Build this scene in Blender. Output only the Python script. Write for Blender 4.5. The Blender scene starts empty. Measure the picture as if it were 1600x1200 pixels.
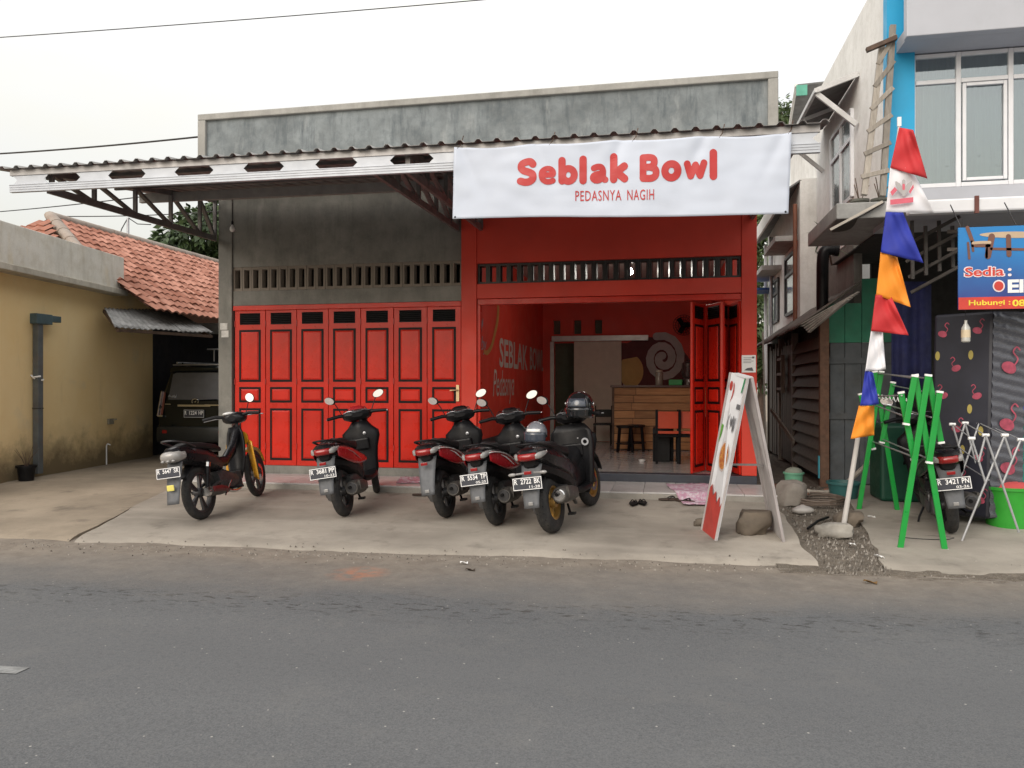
import bpy, bmesh, math, random
from math import sin, cos, pi, radians, sqrt, atan2
from mathutils import Vector, Matrix, noise as mnoise
random.seed(7)
SC = bpy.context.scene
COL = SC.collection
# ------------------------------------------------------------------ camera
EYE = 1.42; TH = radians(11.1); FPX = 1200.0; HOR = 604.0
cd = bpy.data.cameras.new('camera'); cam = bpy.data.objects.new('camera', cd); COL.objects.link(cam)
cam.location = (0, 0, EYE); cam.rotation_euler = (pi/2, 0, TH)
cd.sensor_width = 36; cd.lens = FPX/1600*36; cd.shift_y = (HOR-600)/1600
cd.clip_start = .05; cd.clip_end = 2000
SC.camera = cam
# ------------------------------------------------------------------ sky and light
SUN_EL, SUN_AZ = radians(30), radians(202)     # low behind the camera, veiled by cloud
w = bpy.data.worlds.new('World'); SC.world = w; w.use_nodes = True
nt = w.node_tree; nt.nodes.clear()
def wn(t, **k):
    n = nt.nodes.new(t)
    for a, b in k.items(): setattr(n, a, b)
    return n
out = wn('ShaderNodeOutputWorld'); sky = wn('ShaderNodeTexSky', sky_type='NISHITA', sun_disc=False)
sky.sun_elevation = SUN_EL; sky.sun_rotation = SUN_AZ; sky.air_density = 1.5; sky.dust_density = 4
b1 = wn('ShaderNodeBackground'); b1.inputs[1].default_value = 0.05
nt.links.new(sky.outputs[0], b1.inputs[0])
tc = wn('ShaderNodeTexCoord'); sep = wn('ShaderNodeSeparateXYZ'); nt.links.new(tc.outputs['Generated'], sep.inputs[0])
mx = wn('ShaderNodeMath', operation='MAXIMUM'); nt.links.new(sep.outputs[2], mx.inputs[0]); mx.inputs[1].default_value = 0
# overcast vault: luminance (1 + 2 sin(elevation)) / 3 of the zenith value, same all the way round
ma = wn('ShaderNodeMath', operation='MULTIPLY_ADD'); nt.links.new(mx.outputs[0], ma.inputs[0]); ma.inputs[1].default_value = .72; ma.inputs[2].default_value = .31
nz = wn('ShaderNodeTexNoise'); nz.inputs['Scale'].default_value = 1.6; nz.inputs['Detail'].default_value = 5; nz.inputs['Roughness'].default_value = .5
mp = wn('ShaderNodeMapping'); mp.inputs['Scale'].default_value = (1, 1, 2.4)
nt.links.new(tc.outputs['Generated'], mp.inputs[0]); nt.links.new(mp.outputs[0], nz.inputs['Vector'])
cr = wn('ShaderNodeValToRGB'); cr.color_ramp.elements[0].position = .40; cr.color_ramp.elements[1].position = .62
cr.color_ramp.elements[0].color = (.985, .952, .935, 1); cr.color_ramp.elements[1].color = (1.0, .942, .835, 1)
nt.links.new(nz.outputs[0], cr.inputs[0])
ml = wn('ShaderNodeVectorMath', operation='SCALE'); nt.links.new(cr.outputs[0], ml.inputs[0]); nt.links.new(ma.outputs[0], ml.inputs['Scale'])
b2 = wn('ShaderNodeBackground'); b2.inputs[1].default_value = 1.45
nt.links.new(ml.outputs[0], b2.inputs[0])
ad = wn('ShaderNodeAddShader'); nt.links.new(b1.outputs[0], ad.inputs[0]); nt.links.new(b2.outputs[0], ad.inputs[1])
nt.links.new(ad.outputs[0], out.inputs[0])
sd = bpy.data.lights.new('sun', 'SUN'); sd.energy = 1.2; sd.angle = radians(45); sd.color = (1, .975, .95)
sun = bpy.data.objects.new('sun', sd); COL.objects.link(sun)
_d = Vector((sin(SUN_AZ)*cos(SUN_EL), cos(SUN_AZ)*cos(SUN_EL), sin(SUN_EL)))
sun.rotation_euler = _d.to_track_quat('Z', 'Y').to_euler(); sun.location = (0, -5, 20)
SC.view_settings.view_transform = 'Standard'; SC.view_settings.look = 'None'
SC.view_settings.gamma = 1; SC.view_settings.exposure = 0.2
SC.cycles.use_denoising = True; SC.cycles.max_bounces = 8
# ------------------------------------------------------------------ projecting helpers (design aids: pixel of the photograph at a known real plane)
def _ray(u, v):
    t = (u-800)/FPX
    return Vector((-sin(TH)+cos(TH)*t, cos(TH)+sin(TH)*t, (HOR-v)/FPX))
def PY(u, v, Y): d = _ray(u, v); return Vector((0, 0, EYE)) + d*(Y/d.y)
def PX(u, v, X): d = _ray(u, v); return Vector((0, 0, EYE)) + d*(X/d.x)
ROADZ = -.19
def gz(x, y):
    if y >= 9.8: return 0.0
    return max(-.06*(9.8-y), ROADZ)
def PG(u, v):
    d = _ray(u, v); lo, hi = .5, 80.
    for _ in range(50):
        m = (lo+hi)/2; p = Vector((0, 0, EYE))+d*m
        if p.z > gz(p.x, p.y): lo = m
        else: hi = m
    return Vector((0, 0, EYE))+d*lo
# ------------------------------------------------------------------ mesh builder
class MB:
    def __init__(s): s.v = []; s.f = []
    def add(s, vs, fs, M=None):
        o = len(s.v)
        s.v += [tuple(M @ Vector(p)) if M is not None else tuple(p) for p in vs]
        s.f += [tuple(i+o for i in q) for q in fs]; return s
    def box(s, c, d, M=None, rz=0):
        x, y, z = d[0]/2, d[1]/2, d[2]/2
        vs = [(a*x, b*y, e*z) for a in (-1, 1) for b in (-1, 1) for e in (-1, 1)]
        T = Matrix.Translation(c) @ Matrix.Rotation(rz, 4, 'Z')
        if M is not None: T = M @ T
        return s.add(vs, [(0, 1, 3, 2), (4, 6, 7, 5), (0, 4, 5, 1), (2, 3, 7, 6), (0, 2, 6, 4), (1, 5, 7, 3)], T)
    def bb(s, x0, x1, y0, y1, z0, z1, M=None):
        return s.box(((x0+x1)/2, (y0+y1)/2, (z0+z1)/2), (abs(x1-x0), abs(y1-y0), abs(z1-z0)), M)
    def bar(s, p0, p1, w, h, up=(0, 0, 1), M=None):
        p0, p1 = Vector(p0), Vector(p1); d = (p1-p0); L = d.length
        if L < 1e-6: return s
        d /= L; a = d.cross(Vector(up))
        if a.length < 1e-4: a = d.cross(Vector((1, 0, 0)))
        a.normalize(); b = a.cross(d)
        vs = []
        for q in (p0, p1):
            for i, j in ((-1, -1), (1, -1), (1, 1), (-1, 1)): vs.append(q+a*(i*w/2)+b*(j*h/2))
        return s.add(vs, [(3, 2, 1, 0), (4, 5, 6, 7), (0, 1, 5, 4), (1, 2, 6, 5), (2, 3, 7, 6), (3, 0, 4, 7)], M)
    def loft(s, rings, caps=True, closed=True, M=None):
        n = len(rings[0]); vs = [p for r in rings for p in r]; fs = []
        for i in range(len(rings)-1):
            for j in range(n if closed else n-1):
                k = (j+1) % n
                fs.append((i*n+j, i*n+k, (i+1)*n+k, (i+1)*n+j))
        if caps and closed:
            fs.append(tuple(range(n-1, -1, -1))); fs.append(tuple(range((len(rings)-1)*n, len(rings)*n)))
        return s.add(vs, fs, M)
    def tube(s, pts, r, n=8, M=None, caps=True, flat=1.0):
        pts = [Vector(p) for p in pts]; rs = r if isinstance(r, (list, tuple)) else [r]*len(pts)
        rings = []; prev = None
        for i, p in enumerate(pts):
            d = (pts[min(i+1, len(pts)-1)]-pts[max(i-1, 0)]).normalized()
            if prev is None:
                a = d.cross(Vector((0, 0, 1)))
                if a.length < 1e-3: a = d.cross(Vector((0, 1, 0)))
            else: a = prev-d*prev.dot(d)
            a.normalize(); b = d.cross(a); prev = a
            rings.append([p+(a*cos(2*pi*k/n)+b*sin(2*pi*k/n)*flat)*rs[i] for k in range(n)])
        return s.loft(rings, caps, True, M)
    def lathe(s, prof, n=24, M=None, caps=True):
        rings = [[(r*cos(2*pi*k/n), r*sin(2*pi*k/n), z) for k in range(n)] for r, z in prof]
        return s.loft(rings, caps, True, M)
    def ell(s, c, r, nu=16, nv=10, M=None):
        rings = []
        for i in range(nv+1):
            a = -pi/2+pi*i/nv; q = max(cos(a), .02)
            rings.append([(c[0]+r[0]*q*cos(2*pi*k/nu), c[1]+r[1]*q*sin(2*pi*k/nu), c[2]+r[2]*sin(a)) for k in range(nu)])
        return s.loft(rings, True, True, M)
    def sup(s, secs, n=18, e=2.6, M=None):
        """sections (x, zbottom, ztop, halfwidth[, yoffset]) along x"""
        rings = []
        for q in secs:
            x, zb, zt, hw = q[:4]; yo = q[4] if len(q) > 4 else 0
            r = []
            for k in range(n):
                a = 2*pi*k/n; ca, sa = cos(a), sin(a)
                r.append((x, yo+hw*math.copysign(abs(ca)**(2/e), ca), (zb+zt)/2+(zt-zb)/2*math.copysign(abs(sa)**(2/e), sa)))
            rings.append(r)
        return s.loft(rings, True, True, M)
    def ang(s, secs, M=None, sh=.58):
        """angular body shell: sections (x, zbottom, ztop, halfwidth) with a crisp shoulder line"""
        rings = []
        for x, zb, zt, hw in secs:
            h = zt-zb; half = [(.50*hw, zb), (.88*hw, zb+.22*h), (hw, zb+sh*h), (.95*hw, zb+(sh+.10)*h), (.62*hw, zb+.95*h), (.30*hw, zt)]
            rings.append([(x, y, z) for y, z in half]+[(x, -y, z) for y, z in reversed(half)])
        return s.loft(rings, True, True, M)
    def prism(s, poly, fn, d0, d1):
        n = len(poly); vs = [fn(a, b, d0) for a, b in poly]+[fn(a, b, d1) for a, b in poly]
        fs = [tuple(range(n-1, -1, -1)), tuple(range(n, 2*n))]+[(i, (i+1) % n, n+(i+1) % n, n+i) for i in range(n)]
        return s.add(vs, fs)
    def grid(s, fn, nu, nv, M=None):
        vs = [fn(i/nu, j/nv) for j in range(nv+1) for i in range(nu+1)]
        fs = [(j*(nu+1)+i, j*(nu+1)+i+1, (j+1)*(nu+1)+i+1, (j+1)*(nu+1)+i) for j in range(nv) for i in range(nu)]
        return s.add(vs, fs, M)
    def mesh(s, name, m, smooth=0):
        me = bpy.data.meshes.new(name); me.from_pydata(s.v, [], s.f)
        bm = bmesh.new(); bm.from_mesh(me); bmesh.ops.recalc_face_normals(bm, faces=bm.faces); bm.to_mesh(me); bm.free()
        if m is not None: me.materials.append(m)
        if smooth:
            me.polygons.foreach_set('use_smooth', [True]*len(me.polygons)); me.set_sharp_from_angle(angle=radians(smooth))
        me.update(); return me
    def build(s, name, m, parent=None, smooth=0, bevel=0, local=False, solid=0):
        o = bpy.data.objects.new(name, s.mesh(name, m, smooth)); COL.objects.link(o)
        if parent is not None: put(o, parent, local)
        if solid: md = o.modifiers.new('solid', 'SOLIDIFY'); md.thickness = solid; md.offset = 0
        if bevel:
            md = o.modifiers.new('bevel', 'BEVEL'); md.width = bevel; md.segments = 2; md.limit_method = 'ANGLE'; md.angle_limit = radians(35)
        return o
def put(o, parent, local=False):
    o.parent = parent
    if not local and parent.parent is None: o.matrix_parent_inverse = parent.matrix_basis.inverted()
def tag(o, label, cat, group=None, kind=None):
    if label: o['label'] = label
    if cat: o['category'] = cat
    if group: o['group'] = group
    if kind: o['kind'] = kind
    return o
def thing(name, label, cat, loc=(0, 0, 0), rz=0, group=None):
    o = bpy.data.objects.new(name, None); COL.objects.link(o); o.empty_display_size = .2
    o.location = loc; o.rotation_euler = (0, 0, rz); return tag(o, label, cat, group)
def struct(o): o['kind'] = 'structure'; return o
def inst(name, me, loc, parent, rot=(0, 0, 0), scale=(1, 1, 1)):
    o = bpy.data.objects.new(name, me); COL.objects.link(o)
    o.location = loc; o.rotation_euler = rot; o.scale = scale
    if parent is not None: put(o, parent)
    return o
def rails(seq, n=6, closed=False):
    """smooth a list of points (Catmull-Rom)"""
    P = [Vector(p) for p in seq]; out = []
    N = len(P)
    for i in range(N if closed else N-1):
        if closed: a, b, c, d = P[(i-1) % N], P[i], P[(i+1) % N], P[(i+2) % N]
        else: a, b, c, d = P[max(i-1, 0)], P[i], P[i+1], P[min(i+2, N-1)]
        for k in range(n):
            t = k/n
            out.append(.5*((2*b)+(c-a)*t+(2*a-5*b+4*c-d)*t*t+(3*b-a-3*c+d)*t**3))
    if not closed: out.append(P[-1])
    return out
def ribbon(mb, pts, hw, fn, closed=False, lift=0.0, taper=None):
    """flat stroke with round ends; fn(a, b, lift) places the flat print"""
    P = [Vector((p[0], p[1])) for p in pts]; N = len(P); L = []; R = []
    for i in range(N):
        a = P[(i-1) % N] if closed else P[max(i-1, 0)]; b = P[(i+1) % N] if closed else P[min(i+1, N-1)]
        d = (b-a); d = d.normalized() if d.length > 1e-9 else Vector((1, 0)); nn = Vector((-d.y, d.x))
        h = hw*(taper[i] if taper else 1); L.append(P[i]+nn*h); R.append(P[i]-nn*h)
    vs = [fn(p.x, p.y, lift) for p in L]+[fn(p.x, p.y, lift) for p in R]
    mb.add(vs, [(i, (i+1) % N, N+(i+1) % N, N+i) for i in range(N if closed else N-1)])
    if not closed:
        for i, s in ((0, -1), (N-1, 1)):
            a = P[1]-P[0] if i == 0 else P[-1]-P[-2]
            an = atan2(a.y, a.x)+(pi if s < 0 else 0); h = hw*(taper[i] if taper else 1)
            pp = [P[i]+Vector((cos(an+q), sin(an+q)))*h for q in [(-pi/2)+pi*k/8 for k in range(9)]]
            mb.add([fn(p.x, p.y, lift) for p in pp], [tuple(range(9))])
def textv(s, bold=0.0, shear=0.0, space=1.0):
    """built-in font outlines: unit size, returns verts (x, y), faces, width"""
    cu = bpy.data.curves.new('lettering', 'FONT'); cu.body = s; cu.offset = bold; cu.shear = shear; cu.space_character = space; cu.resolution_u = 3
    ob = bpy.data.objects.new('lettering', cu); me = bpy.data.meshes.new_from_object(ob)
    vs = [(v.co.x, v.co.y) for v in me.vertices]; fs = [tuple(p.vertices) for p in me.polygons]
    bpy.data.objects.remove(ob); bpy.data.meshes.remove(me); bpy.data.curves.remove(cu)
    x0 = min(v[0] for v in vs); x1 = max(v[0] for v in vs); y0 = min(v[1] for v in vs); y1 = max(v[1] for v in vs)
    return [((x-x0)/(x1-x0), (y-y0)/(y1-y0)) for x, y in vs], fs
def text(mb, s, x0, x1, y0, y1, fn, lift=0.0, **k):
    vs, fs = textv(s, **k)
    mb.add([fn(x0+a*(x1-x0), y0+b*(y1-y0), lift) for a, b in vs], fs)
def scrawl(mb, x0, x1, y0, y1, fn, hw, seed=1, lift=0.):
    """handwriting too blurred to read: one looping pen line"""
    r = random.Random(seed); n = 14; pts = []
    for k in range(n): pts.append((x0+(x1-x0)*(k+r.uniform(-.35, .35))/(n-1), y0+(y1-y0)*(.2+.6*(k % 2)+r.uniform(-.2, .2)), 0))
    p = rails(pts, 4); ribbon(mb, p, hw, fn, lift=lift)
# ------------------------------------------------------------------ materials
class NT:
    def __init__(s, name):
        s.m = bpy.data.materials.new(name); s.m.use_nodes = True; s.t = s.m.node_tree; s.t.nodes.clear()
        s.o = s.n('ShaderNodeOutputMaterial'); s.b = s.n('ShaderNodeBsdfPrincipled'); s.l(s.b.outputs[0], s.o.inputs[0])
        s.tc = s.n('ShaderNodeTexCoord').outputs['Object']
    def n(s, t, **k):
        x = s.t.nodes.new(t)
        for a, b in k.items(): setattr(x, a, b)
        return x
    def l(s, a, b): s.t.links.new(a, b)
    def setin(s, i, v):
        if hasattr(v, 'links'): s.l(v, i)
        elif isinstance(v, (tuple, list)) and len(v) == 3 and i.type == 'RGBA': i.default_value = (*v, 1)
        else: i.default_value = v
    def noise(s, scale, detail=4, rough=.55, vec=None, stretch=None, off=None):
        x = s.n('ShaderNodeTexNoise'); x.inputs['Scale'].default_value = scale; x.inputs['Detail'].default_value = detail; x.inputs['Roughness'].default_value = rough
        v = vec or s.tc
        if stretch or off:
            mpn = s.n('ShaderNodeMapping'); mpn.inputs['Scale'].default_value = stretch or (1, 1, 1); mpn.inputs['Location'].default_value = off or (0, 0, 0)
            s.l(v, mpn.inputs[0]); v = mpn.outputs[0]
        s.l(v, x.inputs['Vector']); return x.outputs[0]
    def ramp(s, v, a, b, va=0., vb=1.):
        x = s.n('ShaderNodeMapRange'); x.inputs[1].default_value = a; x.inputs[2].default_value = b; x.inputs[3].default_value = va; x.inputs[4].default_value = vb
        s.setin(x.inputs[0], v); return x.outputs[0]
    def math(s, op, a, b=0., c=0.):
        x = s.n('ShaderNodeMath', operation=op)
        s.setin(x.inputs[0], a); s.setin(x.inputs[1], b); s.setin(x.inputs[2], c); return x.outputs[0]
    def mix(s, f, a, b, mode='MIX'):
        x = s.n('ShaderNodeMix', data_type='RGBA', blend_type=mode)
        s.setin(x.inputs[0], f); s.setin(x.inputs[6], a); s.setin(x.inputs[7], b); return x.outputs[2]
    def xyz(s):
        x = s.n('ShaderNodeSeparateXYZ'); s.l(s.tc, x.inputs[0]); return x.outputs
    def bump(s, h, strength=.3, dist=.01):
        x = s.n('ShaderNodeBump'); x.inputs['Strength'].default_value = strength; x.inputs['Distance'].default_value = dist
        s.l(h, x.inputs['Height']); s.l(x.outputs[0], s.b.inputs['Normal'])
    def fin(s, col, rough=.6, metal=0., spec=.5):
        s.setin(s.b.inputs['Base Color'], col); s.setin(s.b.inputs['Roughness'], rough); s.setin(s.b.inputs['Metallic'], metal)
        s.b.inputs['Specular IOR Level'].default_value = spec; return s.m
_mc = {}
def M(name, col, rough=.55, metal=0., var=.12, scale=6., bump=0., bs=60., bd=.003, rand=0., spec=.5, dirt=0., dirtcol=(.09, .075, .055), emit=0., coat=0.):
    if name in _mc: return _mc[name]
    t = NT(name); n1 = t.noise(scale, 5)
    c = t.mix(t.ramp(n1, .3, .7), tuple(q*(1-var) for q in col), tuple(min(q*(1+var), 1) for q in col))
    if rand:
        oi = t.n('ShaderNodeObjectInfo'); hs = t.n('ShaderNodeHueSaturation'); t.l(c, hs.inputs['Color'])
        t.l(t.ramp(oi.outputs['Random'], 0, 1, 1-rand, 1+rand), hs.inputs['Value']); c = hs.outputs[0]
    if dirt:
        n2 = t.noise(scale*.6, 8, .7, off=(3, 7, 1)); c = t.mix(t.ramp(n2, .48, .75, 0, dirt), c, dirtcol)
    r = t.ramp(t.noise(scale*2.3, 4), .3, .7, max(rough-.08, .02), min(rough+.1, 1))
    if bump: t.bump(t.noise(bs, 4), bump, bd)
    if emit: t.b.inputs['Emission Color'].default_value = (*col, 1); t.b.inputs['Emission Strength'].default_value = emit
    if coat: t.b.inputs['Coat Weight'].default_value = coat; t.b.inputs['Coat Roughness'].default_value = .08
    _mc[name] = t.fin(c, r, metal, spec); return _mc[name]
def m_concrete(name, col, dark=.45, stain=(.10, .10, .09), streak=True, warm=None, scale=1.0, wet=.5):
    t = NT(name); n1 = t.noise(1.1*scale, 6, .6); n2 = t.noise(5*scale, 6, .65); n3 = t.noise(45, 3)
    c = t.mix(t.ramp(n1, .32, .68), tuple(q*(1-dark*.5) for q in col), tuple(q*1.12 for q in col))
    c = t.mix(t.ramp(n2, .45, .8, 0, .55), c, stain)
    if streak:
        st = t.noise(2.2*scale, 6, .7, stretch=(2.2, 2.2, .35)); c = t.mix(t.ramp(st, .5, .78, 0, wet), c, tuple(q*.8 for q in stain))
        s2 = t.noise(2.6*scale, 5, .6, stretch=(1.5, 1.5, .5), off=(9, 2, 4)); c = t.mix(t.ramp(s2, .58, .8, 0, .5), c, warm or tuple(min(q*1.5, .8) for q in col))
    c = t.mix(t.ramp(n3, .35, .65, 0, .12), c, tuple(q*.5 for q in col))
    t.bump(t.math('ADD', t.math('MULTIPLY', n2, .6), t.math('MULTIPLY', n3, .3)), .35, .012)
    return t.fin(c, .88, 0, .25)
# ------------------------------------------------------------------ shared materials
RED = M('red_paint_wall', (.62, .045, .024), .6, var=.12, scale=1.3, bump=.15, bs=90, dirt=.14, dirtcol=(.22, .05, .035))
REDM = M('red_enamel', (.56, .020, .009), .30, var=.16, scale=2.2, coat=.12, spec=.25, rand=.07, dirt=.22, dirtcol=(.30, .035, .025), bump=.06, bs=5, bd=.01)
BLK = M('black_paint', (.008, .008, .009), .5, var=.2, spec=.15)
PLAST = M('black_plastic', (.009, .009, .0105), .40, var=.25, scale=14, dirt=.04, spec=.22)
GLOSSB = M('gloss_black', (.010, .010, .012), .16, var=.1, coat=.6)
RUB = M('tyre_rubber', (.020, .020, .021), .8, var=.3, scale=20, dirt=.45, dirtcol=(.10, .085, .07))
STEEL = M('galvanised_steel', (.48, .49, .52), .38, .75, var=.18, scale=9, dirt=.15)
WHSTEEL = M('bright_steel_strip', (.50, .53, .58), .42, .1, var=.08, scale=5, dirt=.1)
DSTEEL = M('dull_truss_steel', (.20, .19, .19), .5, .4, var=.2, scale=9, dirt=.3)
CHROME = M('chrome', (.7, .7, .7), .15, 1.0, var=.05)
ALLOY = M('dark_alloy', (.07, .07, .075), .45, .6, var=.2, scale=14, dirt=.25)
GREYPL = M('grey_plastic', (.10, .105, .115), .6, var=.15, scale=14, dirt=.3)
WHITE = M('white_paint', (.74, .74, .75), .5, var=.05, scale=4, dirt=.08)
CREAM = M('cream_paint', (.55, .50, .42), .6, var=.06, dirt=.1)
WIRE = M('cable_black', (.015, .015, .016), .6)
WOODD = M('dark_wood', (.09, .055, .038), .7, var=.35, scale=9, bump=.3, bs=40)
WHT = M('print_white', (.82, .82, .82), .5, var=.03)
def m_wood(name, a, b, st=(1, 14, 14)):
    t = NT(name); n1 = t.noise(3, 6, .6, stretch=st); n2 = t.noise(1.2, 3)
    oi = t.n('ShaderNodeObjectInfo'); c = t.mix(t.ramp(n1, .3, .7), a, b)
    hs = t.n('ShaderNodeHueSaturation'); t.l(c, hs.inputs['Color']); t.l(t.ramp(oi.outputs['Random'], 0, 1, .7, 1.25), hs.inputs['Value'])
    t.bump(n1, .25, .004); return t.fin(t.mix(t.ramp(n2, .4, .8, 0, .35), hs.outputs[0], tuple(q*.4 for q in a)), .6)
PINE = m_wood('pallet_wood', (.30, .13, .045), (.48, .25, .10))
GREYW = m_wood('weathered_wood', (.21, .185, .155), (.33, .30, .26), (12, 12, 1))
DARKW = m_wood('shack_boards', (.060, .048, .038), (.13, .11, .09), (10, 10, 2))
CONC = m_concrete('raw_cement_render', (.25, .245, .225), .5, (.085, .09, .088), True)
PARA = m_concrete('weathered_parapet', (.25, .278, .29), .8, (.075, .095, .11), True, warm=(.44, .455, .45), wet=.85, scale=1.6)
RIM = m_concrete('parapet_rim', (.36, .355, .335), .35, (.17, .165, .15), True, wet=.35)
# ------------------------------------------------------------------ ground
def m_road():
    t = NT('old_asphalt'); o = t.xyz()
    s = t.math('SUBTRACT', o[1], t.math('MULTIPLY', o[0], .057))
    fine = t.noise(120, 4, .8); mid = t.noise(34, 4, .6); big = t.noise(.55, 5, .6, stretch=(.35, 1, 1)); blot = t.noise(2.3, 5, .65)
    c = t.mix(t.ramp(big, .3, .7), (.080, .084, .090), (.108, .112, .117))
    c = t.mix(t.ramp(fine, .44, .70, 0, .7), c, (.17, .173, .175)); c = t.mix(t.ramp(fine, .46, .32, 0, .6), c, (.045, .047, .05))
    c = t.mix(t.ramp(mid, .55, .75, 0, .45), c, (.062, .064, .068))
    c = t.mix(t.ramp(blot, .52, .8, 0, .35), c, (.155, .152, .145))
    v = t.n('ShaderNodeTexVoronoi'); v.inputs['Scale'].default_value = 16; t.l(t.tc, v.inputs['Vector'])
    c = t.mix(t.math('MULTIPLY', t.ramp(v.outputs['Distance'], .11, .07, 0, .9), t.math('GREATER_THAN', t.ramp(v.outputs['Color'], 0, 1), .72)), c, (.36, .35, .33))           # pale chippings
    # torn, tarry strip along the old seam
    wob = t.math('ADD', s, t.math('MULTIPLY', t.math('SUBTRACT', t.noise(.9, 4), .5), .5))
    band = t.math('MULTIPLY', t.ramp(wob, 5.0, 5.42), t.ramp(wob, 5.9, 5.5))
    tear = t.ramp(t.noise(11, 6, .75, stretch=(.6, 1.5, 1)), .55, .60)
    c = t.mix(t.math('MULTIPLY', band, t.math('MULTIPLY', tear, .85)), c, (.028, .027, .027))
    # blown dust thickening towards the concrete
    du = t.math('ADD', s, t.math('MULTIPLY', t.math('SUBTRACT', t.noise(1.3, 6, .65, stretch=(.5, 1, 1)), .5), 1.5))
    c = t.mix(t.ramp(du, 5.5, 7.0, 0, .9), c, t.mix(t.ramp(t.noise(5, 6, .7), .3, .7), (.165, .138, .112), (.27, .235, .195)))
    brick = t.n('ShaderNodeVectorMath', operation='DISTANCE'); t.l(t.tc, brick.inputs[0]); q = PG(560, 896); brick.inputs[1].default_value = (q.x, q.y, ROADZ)
    c = t.mix(t.math('MULTIPLY', t.ramp(brick.outputs['Value'], .3, .05), t.ramp(t.noise(9, 4), .4, .6, 0, .6)), c, (.42, .15, .07))
    t.bump(t.math('ADD', t.math('MULTIPLY', fine, .5), mid), .55, .006)
    return t.fin(c, t.ramp(mid, .3, .7, .72, .92), 0, .35)
EDGE = lambda x: 7.16+.057*x
def nz1(x, y, s=1.): return mnoise.noise(Vector((x*s, y*s, 3.3)))
ground = struct(MB().bb(-300, 300, -300, 300, -.5, -.27).build('ground', M('earth', (.20, .165, .125), .95, var=.25, scale=.6, bump=.3)))
road = struct(MB().grid(lambda a, b: (-120+240*a, -9+(EDGE(-120+240*a)+9.35)*b, ROADZ+.03*max(0, 1-abs(b-.45)*2.2)), 60, 40).build('road', m_road(), smooth=60))
# faded lane dash
q = PG(47, 1046)
lm = MB()
def dash(x, y): z = ROADZ+.004+.03*max(0, 1-abs((y+9)/(EDGE(x)+9.35)-.45)*2.2); return (x, y, z)
lm.grid(lambda a, b: dash(q.x-1.6+1.6*a, q.y-.10+.10*b+.057*(-1.6+1.6*a)), 6, 2)
struct(lm.build('lane_marking', M('worn_road_paint', (.20, .205, .205), .8, var=.3, scale=25, dirt=.8, dirtcol=(.13, .135, .14))))
def m_apron(name, col, warm):
    t = NT(name); o = t.xyz(); big = t.noise(.7, 6, .6); mid = t.noise(3.6, 7, .68); fine = t.noise(120, 3); sw = t.noise(1.5, 5, .6, stretch=(.35, 2.2, 1))
    c = t.mix(t.ramp(big, .32, .68), tuple(k*.62 for k in col), tuple(k*1.12 for k in col))
    c = t.mix(t.ramp(sw, .5, .75, 0, .5), c, warm)
    c = t.mix(t.ramp(mid, .52, .8, 0, .6), c, tuple(k*.55 for k in col))
    c = t.mix(t.ramp(fine, .4, .7, 0, .25), c, tuple(k*.6 for k in col))
    oil = t.noise(1.9, 4, .6, off=(5, 1, 0)); c = t.mix(t.ramp(oil, .58, .74, 0, .6), c, (.09, .078, .066))
    t.bump(t.math('ADD', mid, t.math('MULTIPLY', fine, .35)), .35, .010)
    return t.fin(c, .9, 0, .25)
def slab(name, x0, x1, y1, col, warm, nx=60, ny=40, edge=EDGE):
    mb = MB()
    def f(a, b):
        xa, xb = (x0(0) if callable(x0) else x0), (x1(0) if callable(x1) else x1)
        y0 = edge(xa+(xb-xa)*a)+.16*nz1(xa+(xb-xa)*a, 0, 1.7)+.05*nz1(xa+(xb-xa)*a, 9, 7)
        bb = b*b*(3-2*b)*.4+b*.6; y = y0+(y1-y0)*bb
        xa = x0(y) if callable(x0) else x0; xb = x1(y) if callable(x1) else x1
        x = xa+(xb-xa)*a
        z = gz(x, y)+.009*nz1(x, y, .8)+.004*nz1(x, y, 4)
        if b == 0: z = ROADZ-.02
        elif y-y0 < .12: z = min(z, ROADZ+.012)
        return (x, y, z)
    mb.grid(f, nx, ny)
    # side skirts keep the slab from being a paper sheet
    n = nx+1
    for i in (0, nx):
        vs = []
        for j in range(ny+1): p = mb.v[j*n+i]; vs += [p, (p[0], p[1], ROADZ-.06)]
        mb.add(vs, [(2*j, 2*j+1, 2*j+3, 2*j+2) for j in range(ny)])
    return struct(mb.build(name, m_apron(name+'_surface', col, warm), smooth=50))
gapx = lambda y: -6.02-.27*(y-6.8)+.03*nz1(3, y, 3)
slab('concrete_apron', lambda y: gapx(y)+max(0, .07*(8.6-y)/1.6), lambda y: 1.33+.06*nz1(7, y, 2.)-.05*(y > 9.4), 10.9, (.365, .330, .285), (.44, .405, .355))
slab('concrete_driveway', -34, gapx, 22, (.32, .27, .21), (.37, .315, .25), 90, 60)
slab('concrete_forecourt', lambda y: 1.88+.12*(y-7)+.07*nz1(2, y, 2.5), 30, 13.5, (.355, .325, .28), (.40, .365, .315), 90, 30, edge=lambda x: 7.22-.03*x if x < 6 else 7.04)
def m_dirt():
    t = NT('alley_dirt'); n = t.noise(9, 7, .7); f = t.noise(70, 4, .7)
    c = t.mix(t.ramp(n, .3, .7), (.095, .08, .066), (.20, .172, .14)); c = t.mix(t.ramp(f, .5, .72, 0, .8), c, (.28, .255, .22))
    t.bump(t.math('ADD', n, f), .8, .02); return t.fin(c, .95, 0, .2)
struct(MB().grid(lambda a, b: (1.0+3.2*a, 6.9+32*b*b+1.2*b, max(-.06*(9.8-(6.9+32*b*b+1.2*b)), ROADZ-.02)*(1 if 6.9+32*b*b+1.2*b < 9.8 else 0)-.022+.02*nz1(3.2*a, 40*b, 5)), 46, 150).build('dirt_alley', m_dirt(), smooth=60))
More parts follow.
